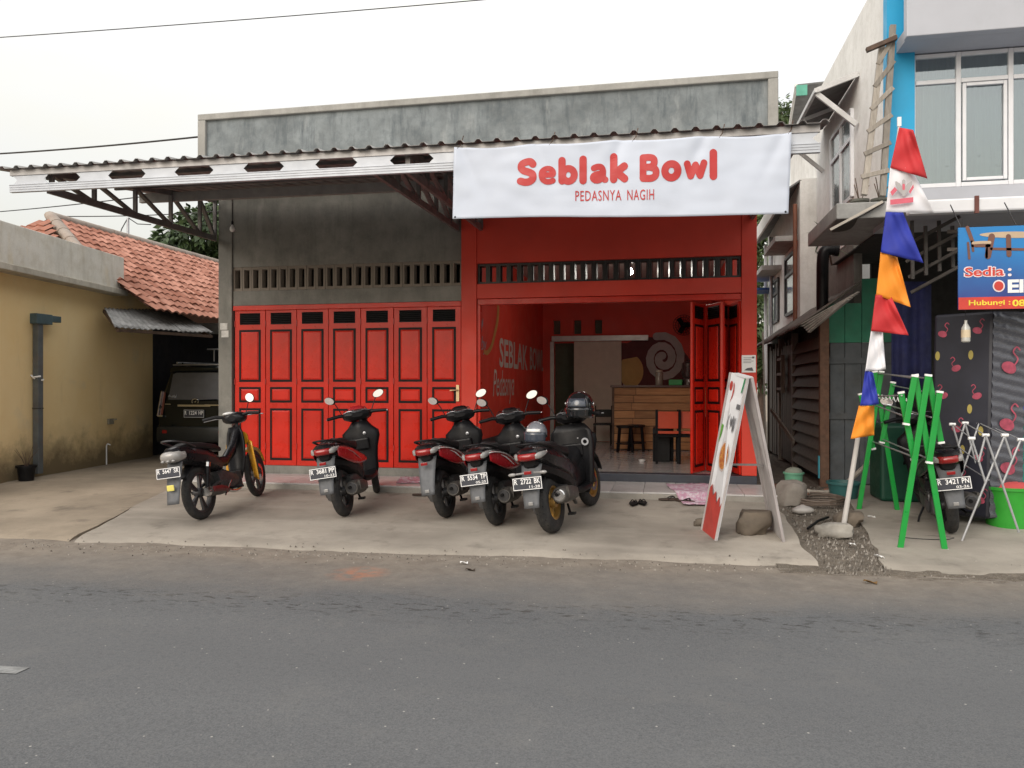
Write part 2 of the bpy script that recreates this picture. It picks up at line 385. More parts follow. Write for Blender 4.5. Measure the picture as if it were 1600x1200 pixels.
# ------------------------------------------------------------------ shop building
XL, XM0, XM1, XR, YF = -6.83, -2.90, -2.67, 1.26, 10.95
SHOP = thing('shop_building', 'two unit flat roofed shop, bare cement left half and red painted right half', 'building', (-2.8, 14, 0))
YB = 17.45
mb = MB()
mb.bb(XL, -6.60, YF-.03, YF+.16, 0, 4.46)                                     # corner pillar
mb.bb(-6.60, XM0, YF, YF+.16, 2.68, 2.91); mb.bb(-6.60, XM0, YF, YF+.16, 3.28, 4.46)
mb.bb(-6.60, XM0, YF-.02, YF+.2, 0, .20)
mb.build('cement_front_wall', CONC, SHOP, bevel=.008)
MB().bb(XL, XL+.16, YF+.16, YB, 0, 4.46).build('side_wall', CONC, SHOP)
mb = MB()
mb.bb(XM0, XM1, YF-.04, YF+.16, .2, 4.46); mb.bb(1.06, XR, YF-.04, YF+.16, .2, 4.46)
mb.bb(XM1, 1.06, YF-.025, YF+.16, 2.705, 2.92); mb.bb(XM1, 1.06, YF-.025, YF+.16, 3.22, 4.46)
mb.build('red_front_wall', RED, SHOP, bevel=.006)
MB().bb(XM0, XR, YF-.05, YF+.18, -.02, .195).build('threshold', M('dark_slate_sill', (.035, .04, .055), .4, var=.2, dirt=.2), SHOP, bevel=.006)
MB().bb(1.062, XR-.002, YF+.16, YB, 0, 4.46).build('side_wall', RED, SHOP)
MB().bb(XM0, XM1-.002, YF+.16, YB-.15, .1, 4.46).build('inner_wall', RED, SHOP)
MB().bb(XL, XR, YF-.37, YB, 4.462, 4.62).build('roof_slab', CONC, SHOP)
MB().bb(XM1, 1.06, YF+.17, YB-.2, 3.6, 3.7).build('ceiling', M('ceiling_board', (.5, .48, .45), .8), SHOP)
MB().bb(XL+.17, XM0-.02, YF+.5, YF+.6, .2, 4.4).build('inner_wall', BLK, SHOP)
# parapet
px0, px1, py = -6.95, 1.49, 10.55
MB().bb(px0+.05, px1-.05, py+.05, py+.20, 4.63, 5.52).build('parapet', PARA, SHOP)
rim = MB(); rim.bb(px0, px1, py, py+.24, 5.47, 5.565); rim.bb(px0, px0+.13, py, py+.22, 4.63, 5.47); rim.bb(px1-.13, px1, py, py+.22, 4.63, 5.47)
rim.build('parapet_rim', RIM, SHOP, bevel=.012)
for x in (px0+.02, px1-.14): MB().bb(x, x+.12, py+.24, YB, 4.63, 5.53).build('side_parapet', PARA, SHOP)
# ventilation blocks
def vent_block(w, h, d, m):
    b = MB(); o = [(-w/2, -h/2), (w/2, -h/2), (w/2, h/2), (-w/2, h/2)]
    a = [(-w*.30, -h*.39), (w*.30, -h*.39), (w*.30, h*.39), (-w*.30, h*.39)]; c = [(-w*.19, -h*.37), (w*.19, -h*.37), (w*.19, h*.37), (-w*.19, h*.37)]
    vs = [(x, 0, z) for x, z in o]+[(x, 0, z) for x, z in a]+[(x, d*.5, z) for x, z in c]+[(x, d, z) for x, z in a]+[(x, d, z) for x, z in o]
    fs = []
    for r in range(4):
        for i in range(4): j = (i+1) % 4; fs.append((r*4+i, r*4+j, r*4+4+j, r*4+4+i))
    for i in range(4): j = (i+1) % 4; fs.append((16+i, 16+j, j, i))
    return b.add(vs, fs).mesh('vent_block', m)
vb1 = vent_block(3.70/24-.004, .368, .15, m_concrete('vent_cement', (.27, .235, .20), .4, (.12, .105, .09), False)); vb2 = vent_block(3.73/24-.003, .298, .15, M('vent_black', (.016, .016, .017), .4, var=.3))
for i in range(24):
    inst('vent_block', vb1, (-6.60+(i+.5)*3.70/24, YF+.012+random.uniform(-.004, .004), 3.095), SHOP, rot=(0, random.uniform(-.012, .012), 0))
    inst('vent_block', vb2, (XM1+(i+.5)*3.73/24, YF+.035, 3.07), SHOP)
# folding door leaves
PAN = [(.08, .88), (.97, 1.21), (1.29, 2.10)]
def leaf_meshes(w, both):
    b = MB()
    sides = (0, 1)
    H = 2.40
    fr = .065
    b.bb(0, w, 0, .034, 0, H)
    tr = MB(); pn = []
    for s in sides if both else (0,):
        y0, sg = (0, -1) if s == 0 else (.034, 1)
        for z0, z1 in PAN:
            x0, x1 = .075, w-.075
            tr.bb(x0, x1, y0, y0+sg*.005, z0, z1)
    lv = MB()
    for s in sides if both else (0,):
        y0, sg = (0, -1) if s == 0 else (.034, 1)
        lv.bb(.085, w-.085, y0, y0+sg*.003, 2.18, 2.36)
        for k in range(6):
            z = 2.195+k*.028
            lv.add([(.09, y0+sg*.003, z), (w-.09, y0+sg*.003, z), (w-.09, y0+sg*.016, z+.010), (.09, y0+sg*.016, z+.010), (.09, y0+sg*.003, z+.020), (w-.09, y0+sg*.003, z+.020)], [(0, 1, 2, 3), (3, 2, 5, 4)])
    pms = []
    for z0, z1 in PAN:
        p = MB()
        for s in sides if both else (0,):
            y0, sg = (0, -1) if s == 0 else (.034, 1)
            o = .032; x0, x1 = .075+o, w-.075-o; e = .022
            ring = lambda i, yy: [(x0+i, yy, z0+o+i), (x1-i, yy, z0+o+i), (x1-i, yy, z1-o-i), (x0+i, yy, z1-o-i)]
            p.loft([ring(0, y0+sg*.004), ring(e, y0+sg*.016)], caps=False); p.add(ring(e, y0+sg*.016), [(0, 1, 2, 3)])
        pms.append(p.mesh('panel', REDM))
    return b.mesh('door_leaf', REDM), tr.mesh('panel_trim', BLK), lv.mesh('louvre', BLK), pms
def put_leaf(ms, loc, rz):
    lf = bpy.data.objects.new('door_leaf', ms[0]); COL.objects.link(lf); lf.location = loc; lf.rotation_euler = (0, 0, rz); put(lf, SHOP)
    md = lf.modifiers.new('bevel', 'BEVEL'); md.width = .004; md.segments = 2
    for nm, me in [('panel_trim', ms[1]), ('louvre', ms[2])]+[('panel', k) for k in ms[3]]:
        o = bpy.data.objects.new(nm, me); COL.objects.link(o); o.parent = lf
    return lf
lw = 3.66/7
ms = leaf_meshes(lw-.008, False)
leaves = []
for i in range(7):
    leaves.append(put_leaf(ms, (-6.575+i*lw+.004, YF+.012+random.uniform(-.004, .004), .203), random.uniform(-.006, .006)))
MB().bb(-6.59, XM0-.01, YF-.012, YF+.09, 2.603, 2.679).build('door_header', REDM, SHOP, bevel=.006)
MB().bb(XM1+.005, 1.055, YF-.005, YF+.09, 2.615, 2.70).build('door_header', REDM, SHOP, bevel=.006)
MB().bb(XM1+.002, XM1+.05, YF+.0, YF+.08, .2, 2.613).build('door_jamb', REDM, SHOP, bevel=.004)
mb = MB(); mb.bb(lw-.075, lw-.03, -.02, 0, 1.0, 1.24); mb.build('lock_plate', M('brass_plate', (.62, .48, .28), .35, .6), leaves[6], local=True)
mb = MB(); mb.tube([(lw-.052, -.01, 1.165), (lw-.052, -.055, 1.165), (lw-.06, -.06, 1.165), (lw-.16, -.055, 1.16)], .010, 8); mb.build('handle', M('brass_plate', (.62, .48, .28)), leaves[6], local=True, smooth=40)
for i in range(7):
    for z in (.25, 1.25, 2.15):
        mb = MB(); mb.bb(-.006, .004, -.012, -.002, z, z+.09); mb.build('hinge', M('red_hinge', (.36, .02, .016), .4), leaves[i], local=True)
ms2 = leaf_meshes(.50, True)
fold = [(.41, 11.02), (.61, 11.49), (.82, 11.02), (.925, 11.50), (1.035, 11.02)]
for a, b in zip(fold[:-1], fold[1:]):
    an = atan2(b[1]-a[1], b[0]-a[0]); put_leaf(ms2, (a[0], a[1], .203), an)
# porch with its tiles
PORCH = tag(MB().bb(XL+.02, 1.42, 9.82, YF-.052, -.15, .068).build('porch', m_concrete('porch_cement', (.33, .31, .28), .35, (.17, .16, .14), False), bevel=.01), '', '', kind='structure')
pt = M('porch_tile_glaze', (.50, .49, .485), .35, var=.1, scale=7, rand=.10, dirt=.35, dirtcol=(.25, .22, .19))
tw, td = (1.40-XL-.04)/20, 1.06/3
tm = MB().bb(-tw/2+.003, tw/2-.003, -td/2+.003, td/2-.003, -.008, .010).mesh('tile', pt)
for i in range(20):
    for j in range(3): inst('tile', tm, (XL+.04+(i+.5)*tw, 9.825+(j+.5)*td, .077+random.uniform(-.002, .002)), PORCH)
# ------------------------------------------------------------------ inside the open unit
FLOOR = struct(MB().bb(XM1-.01, 1.07, YF+.18, YB-.1, .05, .178).build('shop_floor', M('grout', (.20, .19, .18), .8)))
ft = M('floor_tile_glaze', (.46, .455, .45), .12, var=.06, scale=5, rand=.05)
tm2 = MB().bb(-.197, .197, -.197, .197, -.006, .008).mesh('floor_tile', ft)
for i in range(9):
    for j in range(15):
        x = XM1+.22+i*.4
        if x < 1.0: inst('floor_tile', tm2, (x, YF+.39+j*.4, .185), FLOOR)
BWY = 17.25
DI = M('dark_room', (.03, .03, .03), .9)
a = PY(866, 536, BWY); b = PY(972, 700, BWY)
mb = MB(); dx0, dx1, dz1 = a.x, a.x+1.0, a.z
vx = [PY(u, 510, BWY).x for u in (864, 876, 902, 914, 921, 931)]; vz0, vz1 = PY(900, 522, BWY).z, PY(900, 500, BWY).z
# back wall pieces round the doorway and three small vents
mb.bb(XM1, dx0, BWY, BWY+.15, .1, vz0); mb.bb(dx1, 1.06, BWY, BWY+.15, .1, vz0); mb.bb(dx0, dx1, BWY, BWY+.15, dz1, vz0)
mb.bb(XM1, 1.06, BWY, BWY+.15, vz1, 3.7)
v0 = vx[0]; xs = [XM1, v0, v0+.17, v0+.47, v0+.64, v0+.94, v0+1.11, 1.06]
for k in range(0, 8, 2): mb.bb(xs[k], xs[k+1], BWY, BWY+.15, vz0, vz1)
mb.build('back_wall', RED, SHOP)
MB().bb(XM1, 1.06, BWY+.6, BWY+.7, 0, 3.7).build('rear_room_wall', M('rear_room_green', (.05, .08, .055), .9), SHOP)
MB().bb(xs[0], 1.05, YF+.2, YF+.22, .1, .12).build('floor_strip', BLK, SHOP)
sk = MB(); sk.bb(XM1+.001, XM1+.012, YF+.2, BWY-.02, .19, .62); sk.build('wainscot', M('dark_dado', (.03, .026, .03), .5), SHOP)
SD = thing('sliding_door', 'cream sliding door hung on a top rail inside the red shop', 'door', (dx0+1.1, BWY-.06, .19))
s0, s1 = PY(897, 600, BWY-.08).x, PY(971, 600, BWY-.08).x
MB().bb(s0, s1, BWY-.10, BWY-.06, .2, dz1+.02).build('door_panel', CREAM, SD, bevel=.005)
MB().bb(PY(863, 530, BWY).x, PY(1013, 530, BWY).x, BWY-.115, BWY-.045, dz1+.03, dz1+.15).build('rail', M('aluminium_rail', (.5, .5, .48), .4, .5), SD, bevel=.004)
MB().bb(dx0-.09, dx0, BWY-.03, BWY-.002, .19, dz1+.03).build('door_frame', M('aluminium_rail', (.5, .5, .48)), SD)
# mural: plain painted swirl and round shape
MU = thing('wall_mural', 'painted mural of a white steam swirl and a round yellow shape on red back wall', 'mural', (PY(1010, 600, BWY).x, BWY-.01, 1.4))
fy = lambda x, z, l: (x, BWY-.006-l, z)
def pm(u, v): p = PY(u, v, BWY); return (p.x, p.z)
mW = M('mural_grey_white', (.42, .40, .40), .7, var=.1); mY = M('mural_tan', (.50, .33, .12), .7, var=.1); mD = M('mural_maroon', (.10, .018, .02), .7); mR = M('mural_crimson', (.28, .02, .03), .7)
mb = MB(); c = pm(1015, 600); mb.add([fy(c[0]+1.02*sin(k*pi/24)*(-1), c[1]+.9*cos(k*pi/24)*1.15, .0) for k in range(-24, 24)], [tuple(range(48))]); mb.build('dark_patch', mD, MU)
mb = MB()
sp = [pm(1036+(1+k/26*22)*cos(k*.42+.6)*1.1, 560-(1+k/26*24)*sin(k*.42+.6)*1.15) for k in range(3, 34)]
ribbon(mb, sp, .085, fy, lift=.004); mb.build('swirl', mW, MU)
mb = MB(); ribbon(mb, rails([(*pm(985, 600), 0), (*pm(992, 622), 0), (*pm(1010, 632), 0), (*pm(1040, 634), 0), (*pm(1066, 620), 0)], 5), .16, fy, lift=.002); mb.build('swirl_base', mW, MU)
mb = MB(); c = pm(986, 580); mb.add([fy(c[0]+.27*cos(k*pi/16), c[1]+.36*sin(k*pi/16), .003) for k in range(32)], [tuple(range(32))]); mb.build('round_shape', mY, MU)
mb = MB(); mb.add([fy(*pm(970, 536), .005), fy(*pm(1003, 536), .005), fy(*pm(1004, 556), .005), fy(*pm(972, 562), .005)], [(0, 1, 2, 3)]); mb.build('dark_cap', mD, MU)
# painted slogan on the side wall
SG = thing('wall_slogan', 'hand painted SEBLAK BOWL slogan on the red side wall', 'lettering', (XM1, 14, 1.6))
fx = lambda y, z, l: (XM1+.004+l, y, z)
mP = M('slogan_paint', (.50, .47, .43), .6, var=.1)
def pxw(u, v): p = PX(u, v, XM1); return p.y, p.z
mb = MB(); y0, z1 = pxw(780, 527); y1, _ = pxw(849, 560); z0 = pxw(782, 574)[1]
text(mb, 'SEBLAK', y0, y0+(y1-y0)*.56, z0, z1, fx, bold=.02); mb.build('lettering', mP, SG); mb = MB(); text(mb, 'BOWL', y0+(y1-y0)*.62, y1, z0+.02, z1, fx, bold=.02); mb.build('lettering', mP, SG)
mb = MB(); y2, zz = pxw(770, 612); y3, _ = pxw(803, 612); text(mb, 'Pedasnya', y2, y3, zz-.22, zz+.36, fx, shear=.3); mb.build('script_lettering', mP, SG)
mb = MB(); ya, za = pxw(752, 510); scrawl(mb, ya-.25, ya+.10, za-.08, za+.16, fx, .014, 2); mb.build('script_lettering', M('slogan_mauve', (.36, .30, .34), .6), SG); mb = MB(); text(mb, 'by', ya-.02, ya+.34, za-.42, za-.14, fx, shear=.3)
mb.build('script_lettering', M('slogan_mauve', (.36, .30, .34), .6), SG)
mb = MB(); pts = [(*pxw(u, v), 0) for u, v in ((778, 482), (777, 500), (773, 520), (768, 540), (761, 551), (756, 549))]
pr = rails(pts, 6); ribbon(mb, pr, .05, fx, lift=.001, taper=[1.6-1.1*k/len(pr) for k in range(len(pr))]); mb.build('brush_stroke', M('slogan_orange', (.45, .22, .06), .6), SG)
# counter of pallet wood
CT = thing('serving_counter', 'pallet wood serving counter with dark top inside the shop', 'counter', (0, 15.2, .19))
cx0, cy = PY(957, 690, 15.0).x, 15.0
cz = PY(1000, 602, cy).z
mb = MB(); mb.bb(cx0, 1.0, cy+.03, cy+.5, .195, cz-.04); mb.build('carcass', WOODD, CT)
nb = 8; hh = (cz-.04-.21)/nb
for r in range(nb):
    x = cx0+.03; cut = [0, .34+.1*((r*37) % 5)/5, 1.0-(cx0+.03)]
    for k in range(2):
        xa, xb = x+cut[k], x+cut[k+1]
        MB().bb(xa+.004, xb-.004, cy+random.uniform(0, .006), cy+.028, .21+r*hh+.006, .21+(r+1)*hh-.006).build('plank', PINE, CT, bevel=.003)
MB().bb(cx0-.04, 1.02, cy-.06, cy+.55, cz-.038, cz).build('counter_top', M('counter_brown', (.07, .035, .03), .4), CT, bevel=.005)
MB().bb(cx0-.01, cx0+.028, cy-.02, cy+.02, .2, cz-.04).build('corner_post', WOODD, CT)
# bits on the counter
g = tag(MB().bb(*[PY(1045, 600, 15.2).x, PY(1066, 600, 15.2).x], 15.1, 15.3, cz+.002, cz+.11).build('green_tray', M('tray_green', (.03, .30, .09), .4), bevel=.012), 'small green plastic tray on the serving counter', 'tray')
JR = thing('snack_jar', 'clear plastic snack jar with pale lid on the counter', 'jar', (PY(1030, 600, 15.2).x, 15.2, cz))
jb = MB(); jb.lathe([(.07, .004), (.075, .02), (.075, .24), (.06, .26)], 20, Matrix.Translation(JR.location)); jb.build('body', M('jar_plastic', (.20, .19, .16), .2, spec=.6), JR, smooth=40)
jb = MB(); jb.lathe([(.064, .262), (.064, .29), (.05, .30)], 20, Matrix.Translation(JR.location)); jb.build('lid', M('jar_lid', (.35, .32, .26), .4), JR, smooth=40)
DP = thing('drink_dispenser', 'dark drink dispenser with white tap at counter end', 'dispenser', (PY(1066, 600, 15.2).x+.12, 15.25, cz))
jb = MB(); jb.lathe([(.12, .004), (.12, .12), (.10, .14), (.13, .2), (.13, .42), (.05, .48), (.02, .5)], 20, Matrix.Translation(DP.location)); jb.build('tank', M('dispenser_dark', (.05, .035, .035), .25), DP, smooth=35)
jb = MB(); jb.tube([DP.location+Vector((0, -.1, .1)), DP.location+Vector((0, -.17, .1)), DP.location+Vector((0, -.17, .06))], .012); jb.build('tap', WHT, DP, smooth=40)
def stool(loc, label, h=.46, r=.17, grp=None, mt=PLAST):
    S = thing('plastic_stool', label, 'stool', loc, 0, grp)
    b = MB(); b.lathe([(r*.9, h-.05), (r, h-.035), (r, h-.01), (r*.93, h), (r*.3, h-.004)], 24); b.build('seat', mt, S, smooth=35, local=True)
    for k in range(4):
        a = pi/4+k*pi/2; b = MB(); d = Vector((cos(a), sin(a), 0))
        b.bar(d*(r*.85)+Vector((0, 0, h-.04)), d*(r*1.15)+Vector((0, 0, .002)), .055, .02, up=(-d.y, d.x, 0)); b.build('leg', mt, S, local=True, bevel=.004)
    b = MB(); b.tube([(cos(k*pi/12)*r*1.0, sin(k*pi/12)*r*1.0, .16) for k in range(25)], .012, 6); b.build('ring', mt, S, local=True)
    return S
stool(Vector((PY(977, 690, 14.5).x, 14.5, .196)), 'black plastic stool directly in front of the pallet counter', .5, .17)
stool(Vector((PY(994, 690, 14.75).x, 14.75, .196)), 'black plastic stool half hidden behind the stool at the counter', .5, .17)
# slim chair by the sliding door
CH = thing('slim_chair', 'thin legged dark chair beside the cream sliding door', 'chair', (PY(942, 690, 16.2).x, 16.2, .194))
b = MB(); b.bb(-.19, .19, -.19, .19, .42, .46); b.build('seat', PLAST, CH, local=True, bevel=.01)
for x in (-.17, .17):
    b = MB(); b.tube([(x, -.17, 0), (x, -.17, .42)], .012); b.build('leg', PLAST, CH, local=True)
    b = MB(); b.tube([(x, .17, 0), (x, .17, .44), (x, .19, .82)], .012); b.build('leg', PLAST, CH, local=True)
b = MB(); b.bb(-.17, .17, .17, .19, .58, .74); b.build('backrest', PLAST, CH, local=True, bevel=.008)
# orange-red chairs round a dark table
TB = thing('dining_table', 'dark dining table with thin pale top beside folded red doors', 'table', (PY(1045, 700, 13.2).x+.05, 13.2, .194))
b = MB(); b.bb(-.05, .62, -.35, .35, .735, .76); b.build('tabletop', M('table_top_pale', (.32, .25, .2), .4), TB, local=True, bevel=.004)
for x in (0, .57):
    for y in (-.3, .3): b = MB(); b.bb(x-.025, x+.025, y-.025, y+.025, 0, .733); b.build('leg', BLK, TB, local=True)
def dchair(loc, rz, lab, g='red backed dining chairs'):
    C = thing('dining_chair', lab, 'chair', loc, rz, g); OR = M('chair_orange_red', (.50, .06, .02), .5, var=.1)
    b = MB(); b.bb(-.2, .2, -.2, .2, .42, .46); b.build('seat', BLK, C, local=True, bevel=.01)
    for x in (-.18, .18):
        b = MB(); b.bb(x-.018, x+.018, -.2, -.165, 0, .86); b.build('leg', BLK, C, local=True)
        b = MB(); b.bb(x-.018, x+.018, .165, .2, 0, .42); b.build('leg', BLK, C, local=True)
    b = MB(); b.bb(-.16, .16, -.19, -.17, .56, .83); b.build('backrest', OR, C, local=True, bevel=.008)
    b = MB(); b.bb(-.16, .16, -.192, -.172, .48, .52); b.build('back_slat', OR, C, local=True)
dchair((PY(1040, 720, 12.55).x+.02, 12.6, .194), .1, 'orange backed dining chair drawn up to the dark table')
dchair((PY(1066, 720, 12.65).x+.12, 12.65, .194), -.05, 'orange backed dining chair next to the folded red door leaves')
KT = tag(MB().bb(PY(1020, 700, 12.9).x, PY(1020, 700, 12.9).x+.28, 12.75, 13.2, .196, .74).build('black_cabinet', PLAST, bevel=.01), 'low black cabinet at the end of the dining table', 'cabinet')
FN = thing('wall_fan', 'dark round wall fan above the mural on the back wall', 'fan', (PY(1068, 508, 17.0).x, 17.0, PY(1068, 508, 17.0).z))
b = MB(); Mf = Matrix.Translation(FN.location) @ Matrix.Rotation(pi/2, 4, 'X'); 
for r in (.22, .17, .11, .05): b.tube([(r*cos(k*pi/12), r*sin(k*pi/12), .05*(1-r/.22)) for k in range(25)], .006, 5, M=Mf)
for k in range(20): b.tube([(.03*cos(k*pi/10), .03*sin(k*pi/10), .05), (.22*cos(k*pi/10), .22*sin(k*pi/10), 0)], .004, 4, M=Mf)
b.build('cage', PLAST, FN)
for k in range(3):
    b = MB(); b.box((.1, 0, -.03), (.17, .11, .008), Mf @ Matrix.Rotation(k*2*pi/3, 4, 'Z') @ Matrix.Rotation(.4, 4, 'X')); b.build('blade', PLAST, FN)
b = MB(); b.tube([(0, 0, -.03), (0, 0, -.2), (0, .05, -.24)], .035, 10, M=Mf); b.build('motor', PLAST, FN, smooth=40)
def bulb(name, loc, top, label, mt, r=.032):
    B = thing(name, label, 'light bulb', loc); b = MB(); T = Matrix.Translation(loc)
    b.lathe([(.004, -.055), (r*.7, -.045), (r, -.02), (r*.9, .01), (r*.45, .04), (.014, .055)], 16, T); b.build('glass', mt, B, smooth=60)
    b = MB(); b.lathe([(.017, .055), (.019, .06), (.019, .10), (.006, .12)], 12, T); b.build('socket', PLAST, B, smooth=40)
    b = MB(); b.tube([Vector(loc)+Vector((0, 0, .11)), Vector((loc[0], loc[1], top))], .004, 5); b.build('cord', WIRE, B)
p = PY(985, 424, 12.6); bulb('light_bulb', p, 3.6, 'lit bulb hanging inside the shop behind the black vent', M('lit_bulb', (1, .95, .85), .3, emit=240), .04)
p = PY(363, 357, 10.6); bulb('light_bulb', p, 4.2, 'unlit white bulb hanging by a cord under the steel canopy', M('bulb_white', (.75, .75, .74), .25), .04)
a, b_ = PY(344, 505, YF-.035), PY(356, 527, YF-.035); PN = thing('pillar_sticker', 'torn whitish paper sticker on the bare cement pillar', 'sticker', (a.x, YF-.03, a.z))
for k, (z0, z1, dx) in enumerate(((.0, .46, 0), (.52, 1, .02))): MB().bb(a.x+dx, b_.x-.01+dx, YF-.034, YF-.0305, a.z+(b_.z-a.z)*z1, a.z+(b_.z-a.z)*z0).build('paper_piece', M('faded_paper', (.55, .54, .52), .8, var=.2, scale=20), PN)
# paper notice on the pillar
NB = thing('paper_notice', 'white printed paper notice taped to the red pillar', 'notice', (1.16, YF-.045, 1.85))
a, b_ = PY(1159, 555, YF-.045), PY(1181, 582, YF-.045)
MB().bb(a.x, b_.x, YF-.047, YF-.043, b_.z, a.z).build('sheet', WHT, NB)
mb = MB(); fyn = lambda x, z, l: (x, YF-.0485-l, z)
for k in range(4): mb.bb(a.x+.02, b_.x-.03-.03*(k % 2), YF-.0485, YF-.0475, a.z-.04-k*.022, a.z-.034-k*.022)
mb.bb(b_.x-.05, b_.x-.02, YF-.0485, YF-.0475, a.z-.045, a.z-.02); mb.add([fyn(a.x+.03, b_.z+.03, 0), fyn(b_.x-.03, b_.z+.02, 0), fyn(b_.x-.05, b_.z+.07, 0), fyn(a.x+.07, b_.z+.06, 0)], [(0, 1, 2, 3)])
mb.build('print', M('print_grey', (.12, .12, .13), .7), NB)
# ------------------------------------------------------------------ steel canopy
CAN = thing('steel_canopy', 'long corrugated steel canopy on trusses along the shop front', 'canopy', (-3, 9, 3.8))
CY = 7.52
cz0 = lambda x: 3.905-.0062*(x+7.4)
czr = lambda x, y: cz0(x)+(y-CY)*.145
mb = MB(); pitch = .192; xs = []; x = -7.50
while x < 1.46:
    for dx, h in ((0, 0), (.085, 0), (.110, .029), (.140, .029), (.166, 0)): xs.append((x+dx, h))
    x += pitch
ys = [CY-.07, 8.5, 9.5, 10.62]
rings = [[(a, y+(.012*nz1(a, 1, 2) if y < 8 else 0), czr(a, y)+h) for a, h in xs] for y in ys]
mb.loft(rings, caps=False, closed=False)
mb.build('roof_sheet', M('roof_sheet_steel', (.30, .295, .29), .5, .3, var=.25, scale=4, dirt=.5, dirtcol=(.11, .09, .075)), CAN, solid=.003)
def strip(name, x0, x1, dz0, dz1, y0, y1, m):
    b = MB(); vs = []
    for x in (x0, x1):
        for y in (y0, y1):
            for d in (dz0, dz1): vs.append((x, y, cz0(x)+d))
    b.add(vs, [(0, 1, 3, 2), (4, 6, 7, 5), (0, 4, 5, 1), (2, 3, 7, 6), (0, 2, 6, 4), (1, 5, 7, 3)]); return b.build(name, m, CAN, bevel=.003)
FX0, FX1 = -7.33, 1.43
strip('fascia_top', FX0, FX1, -.075, -.006, CY-.005, CY+.035, M('fascia_shaded_dusty_steel', (.42, .41, .41), .5, .3, var=.12, dirt=.35))  # greyer steel holds the shadow below the roof edge, with dirt on top
strip('fascia_bottom', FX0, FX1, -.265, -.180, CY-.012, CY+.035, WHSTEEL)
strip('fascia_lip', FX0, FX1, -.188, -.177, CY-.018, CY+.02, WHSTEEL)
for d_ in (-.235, -.21): strip('fascia_rib', FX0+.004, FX1-.004, d_-.004, d_, CY-.017, CY-.0125, STEEL)
# web plates between the hexagonal gaps
hx = [-7.475+.825*k for k in range(0, 12)]
for a, b_ in zip(hx[:-1], hx[1:]):
    x0, x1 = a+.18, b_-.18; n = .055
    if x0 < FX0: x0 = FX0-.03
    x1 = min(x1, FX1)
    if x1 <= x0+.1: continue
    zm = cz0((x0+x1)/2); poly = [(x0, -.178), (x1, -.178), (x1-n, -.127), (x1, -.076), (x0, -.076), (x0+n, -.127)]
    b = MB(); b.prism(poly, lambda p, q, d: (p, d, cz0(p)+q), CY+.006, CY+.010); b.build('web_plate', WHSTEEL, CAN)
def truss(xt):
    T = MB(); yf, yw = 7.58, 10.90
    top = lambda y: czr(xt, y)-.05
    bot = lambda y: 3.665+(y-yf)*.022
    T.bar((xt, yf, top(yf)), (xt, yw, top(yw)), .04, .075); o = T.build('truss', DSTEEL, CAN)
    b = MB(); b.bar((xt, yf, bot(yf)), (xt, yw+.02, bot(yw)), .042, .08); b.build('bottom_chord', DSTEEL, o)
    ny = [yf+.05, 8.3, 9.05, 9.8, 10.5, yw]
    for k, y in enumerate(ny):
        b = MB(); b.bar((xt+.004, y, bot(y)), (xt+.004, y, top(y)), .036, .05, up=(1, 0, 0)); b.build('strut', DSTEEL, o)
    for y0, y1 in zip(ny[:-1], ny[1:]):
        b = MB(); b.bar((xt-.006, y0, top(y0)-.01), (xt-.006, y1, bot(y1)+.01), .036, .055, up=(1, 0, 0)); b.build('web', DSTEEL, o)
for xt in (-6.88, -2.95, -2.60, 1.20): truss(xt)
for y in (8.15, 8.75, 9.35, 10.45):
    b = MB(); b.bar((-7.42, y, czr(-7.42, y)-.022), (1.42, y, czr(1.42, y)-.022), .035, .04); b.build('purlin', DSTEEL, CAN)
b = MB(); b.bar((-7.40, 9.85, czr(-7.4, 9.85)-.11), (1.42, 9.85, czr(1.42, 9.85)-.11), .06, .13); b.build('cross_beam', M('beam_dusty_white', (.30, .29, .285), .5, .2, var=.15, dirt=.3), CAN, bevel=.004)
# ------------------------------------------------------------------ banner
BY = 7.44
c00, c10, c11, c01 = PY(707, 342, BY), PY(1232, 335, BY), PY(1237, 206, BY), PY(709, 229, BY)
def ban(a, b, l=0.):
    p = (c00*(1-a)+c10*a)*(1-b)+(c01*(1-a)+c11*a)*b
    X = a*3.25
    d = .014*sin(X*2.1+1.0*b)+.010*sin(X*5.3-2.2*b+1)*b+.018*nz1(X*1.1, b*1.3+4, 1.2)+.006*nz1(X*3.1, b*4+4, 1.6)
    for t0 in (.02, .26, .52, .76, .98): d += .024*math.exp(-((a-t0-(1-b)*(.10 if t0 < .5 else -.10))/.018)**2)*max(0, b-.25)
    sag = -.022*abs(sin(a*pi*4))*b*b+.010*sin(a*7)*(1-b)**2
    return Vector((p.x, BY+d-l, p.z+sag))
BN = thing('shop_banner', 'white cloth shop banner with red Seblak Bowl lettering hung from canopy edge', 'banner', (-.45, BY, 3.1))
mb = MB(); mb.grid(lambda a, b: ban(a, b), 120, 34)
mb.build('cloth', M('banner_cloth', (.52, .57, .67), .55, var=.05, scale=2, bump=.08, bs=300, bd=.001, dirt=.12, dirtcol=(.36, .36, .38)), BN, smooth=60, solid=.002)
def ban_px(u, v):
    d = _ray(u, v); P = Vector((0, 0, EYE))+d*(BY/d.y)
    a = (P.x-c00.x)/(c10.x-c00.x)
    for _ in range(4):
        zb = c00.z*(1-a)+c10.z*a; zt = c01.z*(1-a)+c11.z*a; b = (P.z-zb)/(zt-zb)
        xl = c00.x*(1-b)+c01.x*b; xr = c10.x*(1-b)+c11.x*b; a = (P.x-xl)/(xr-xl)
    return a, b
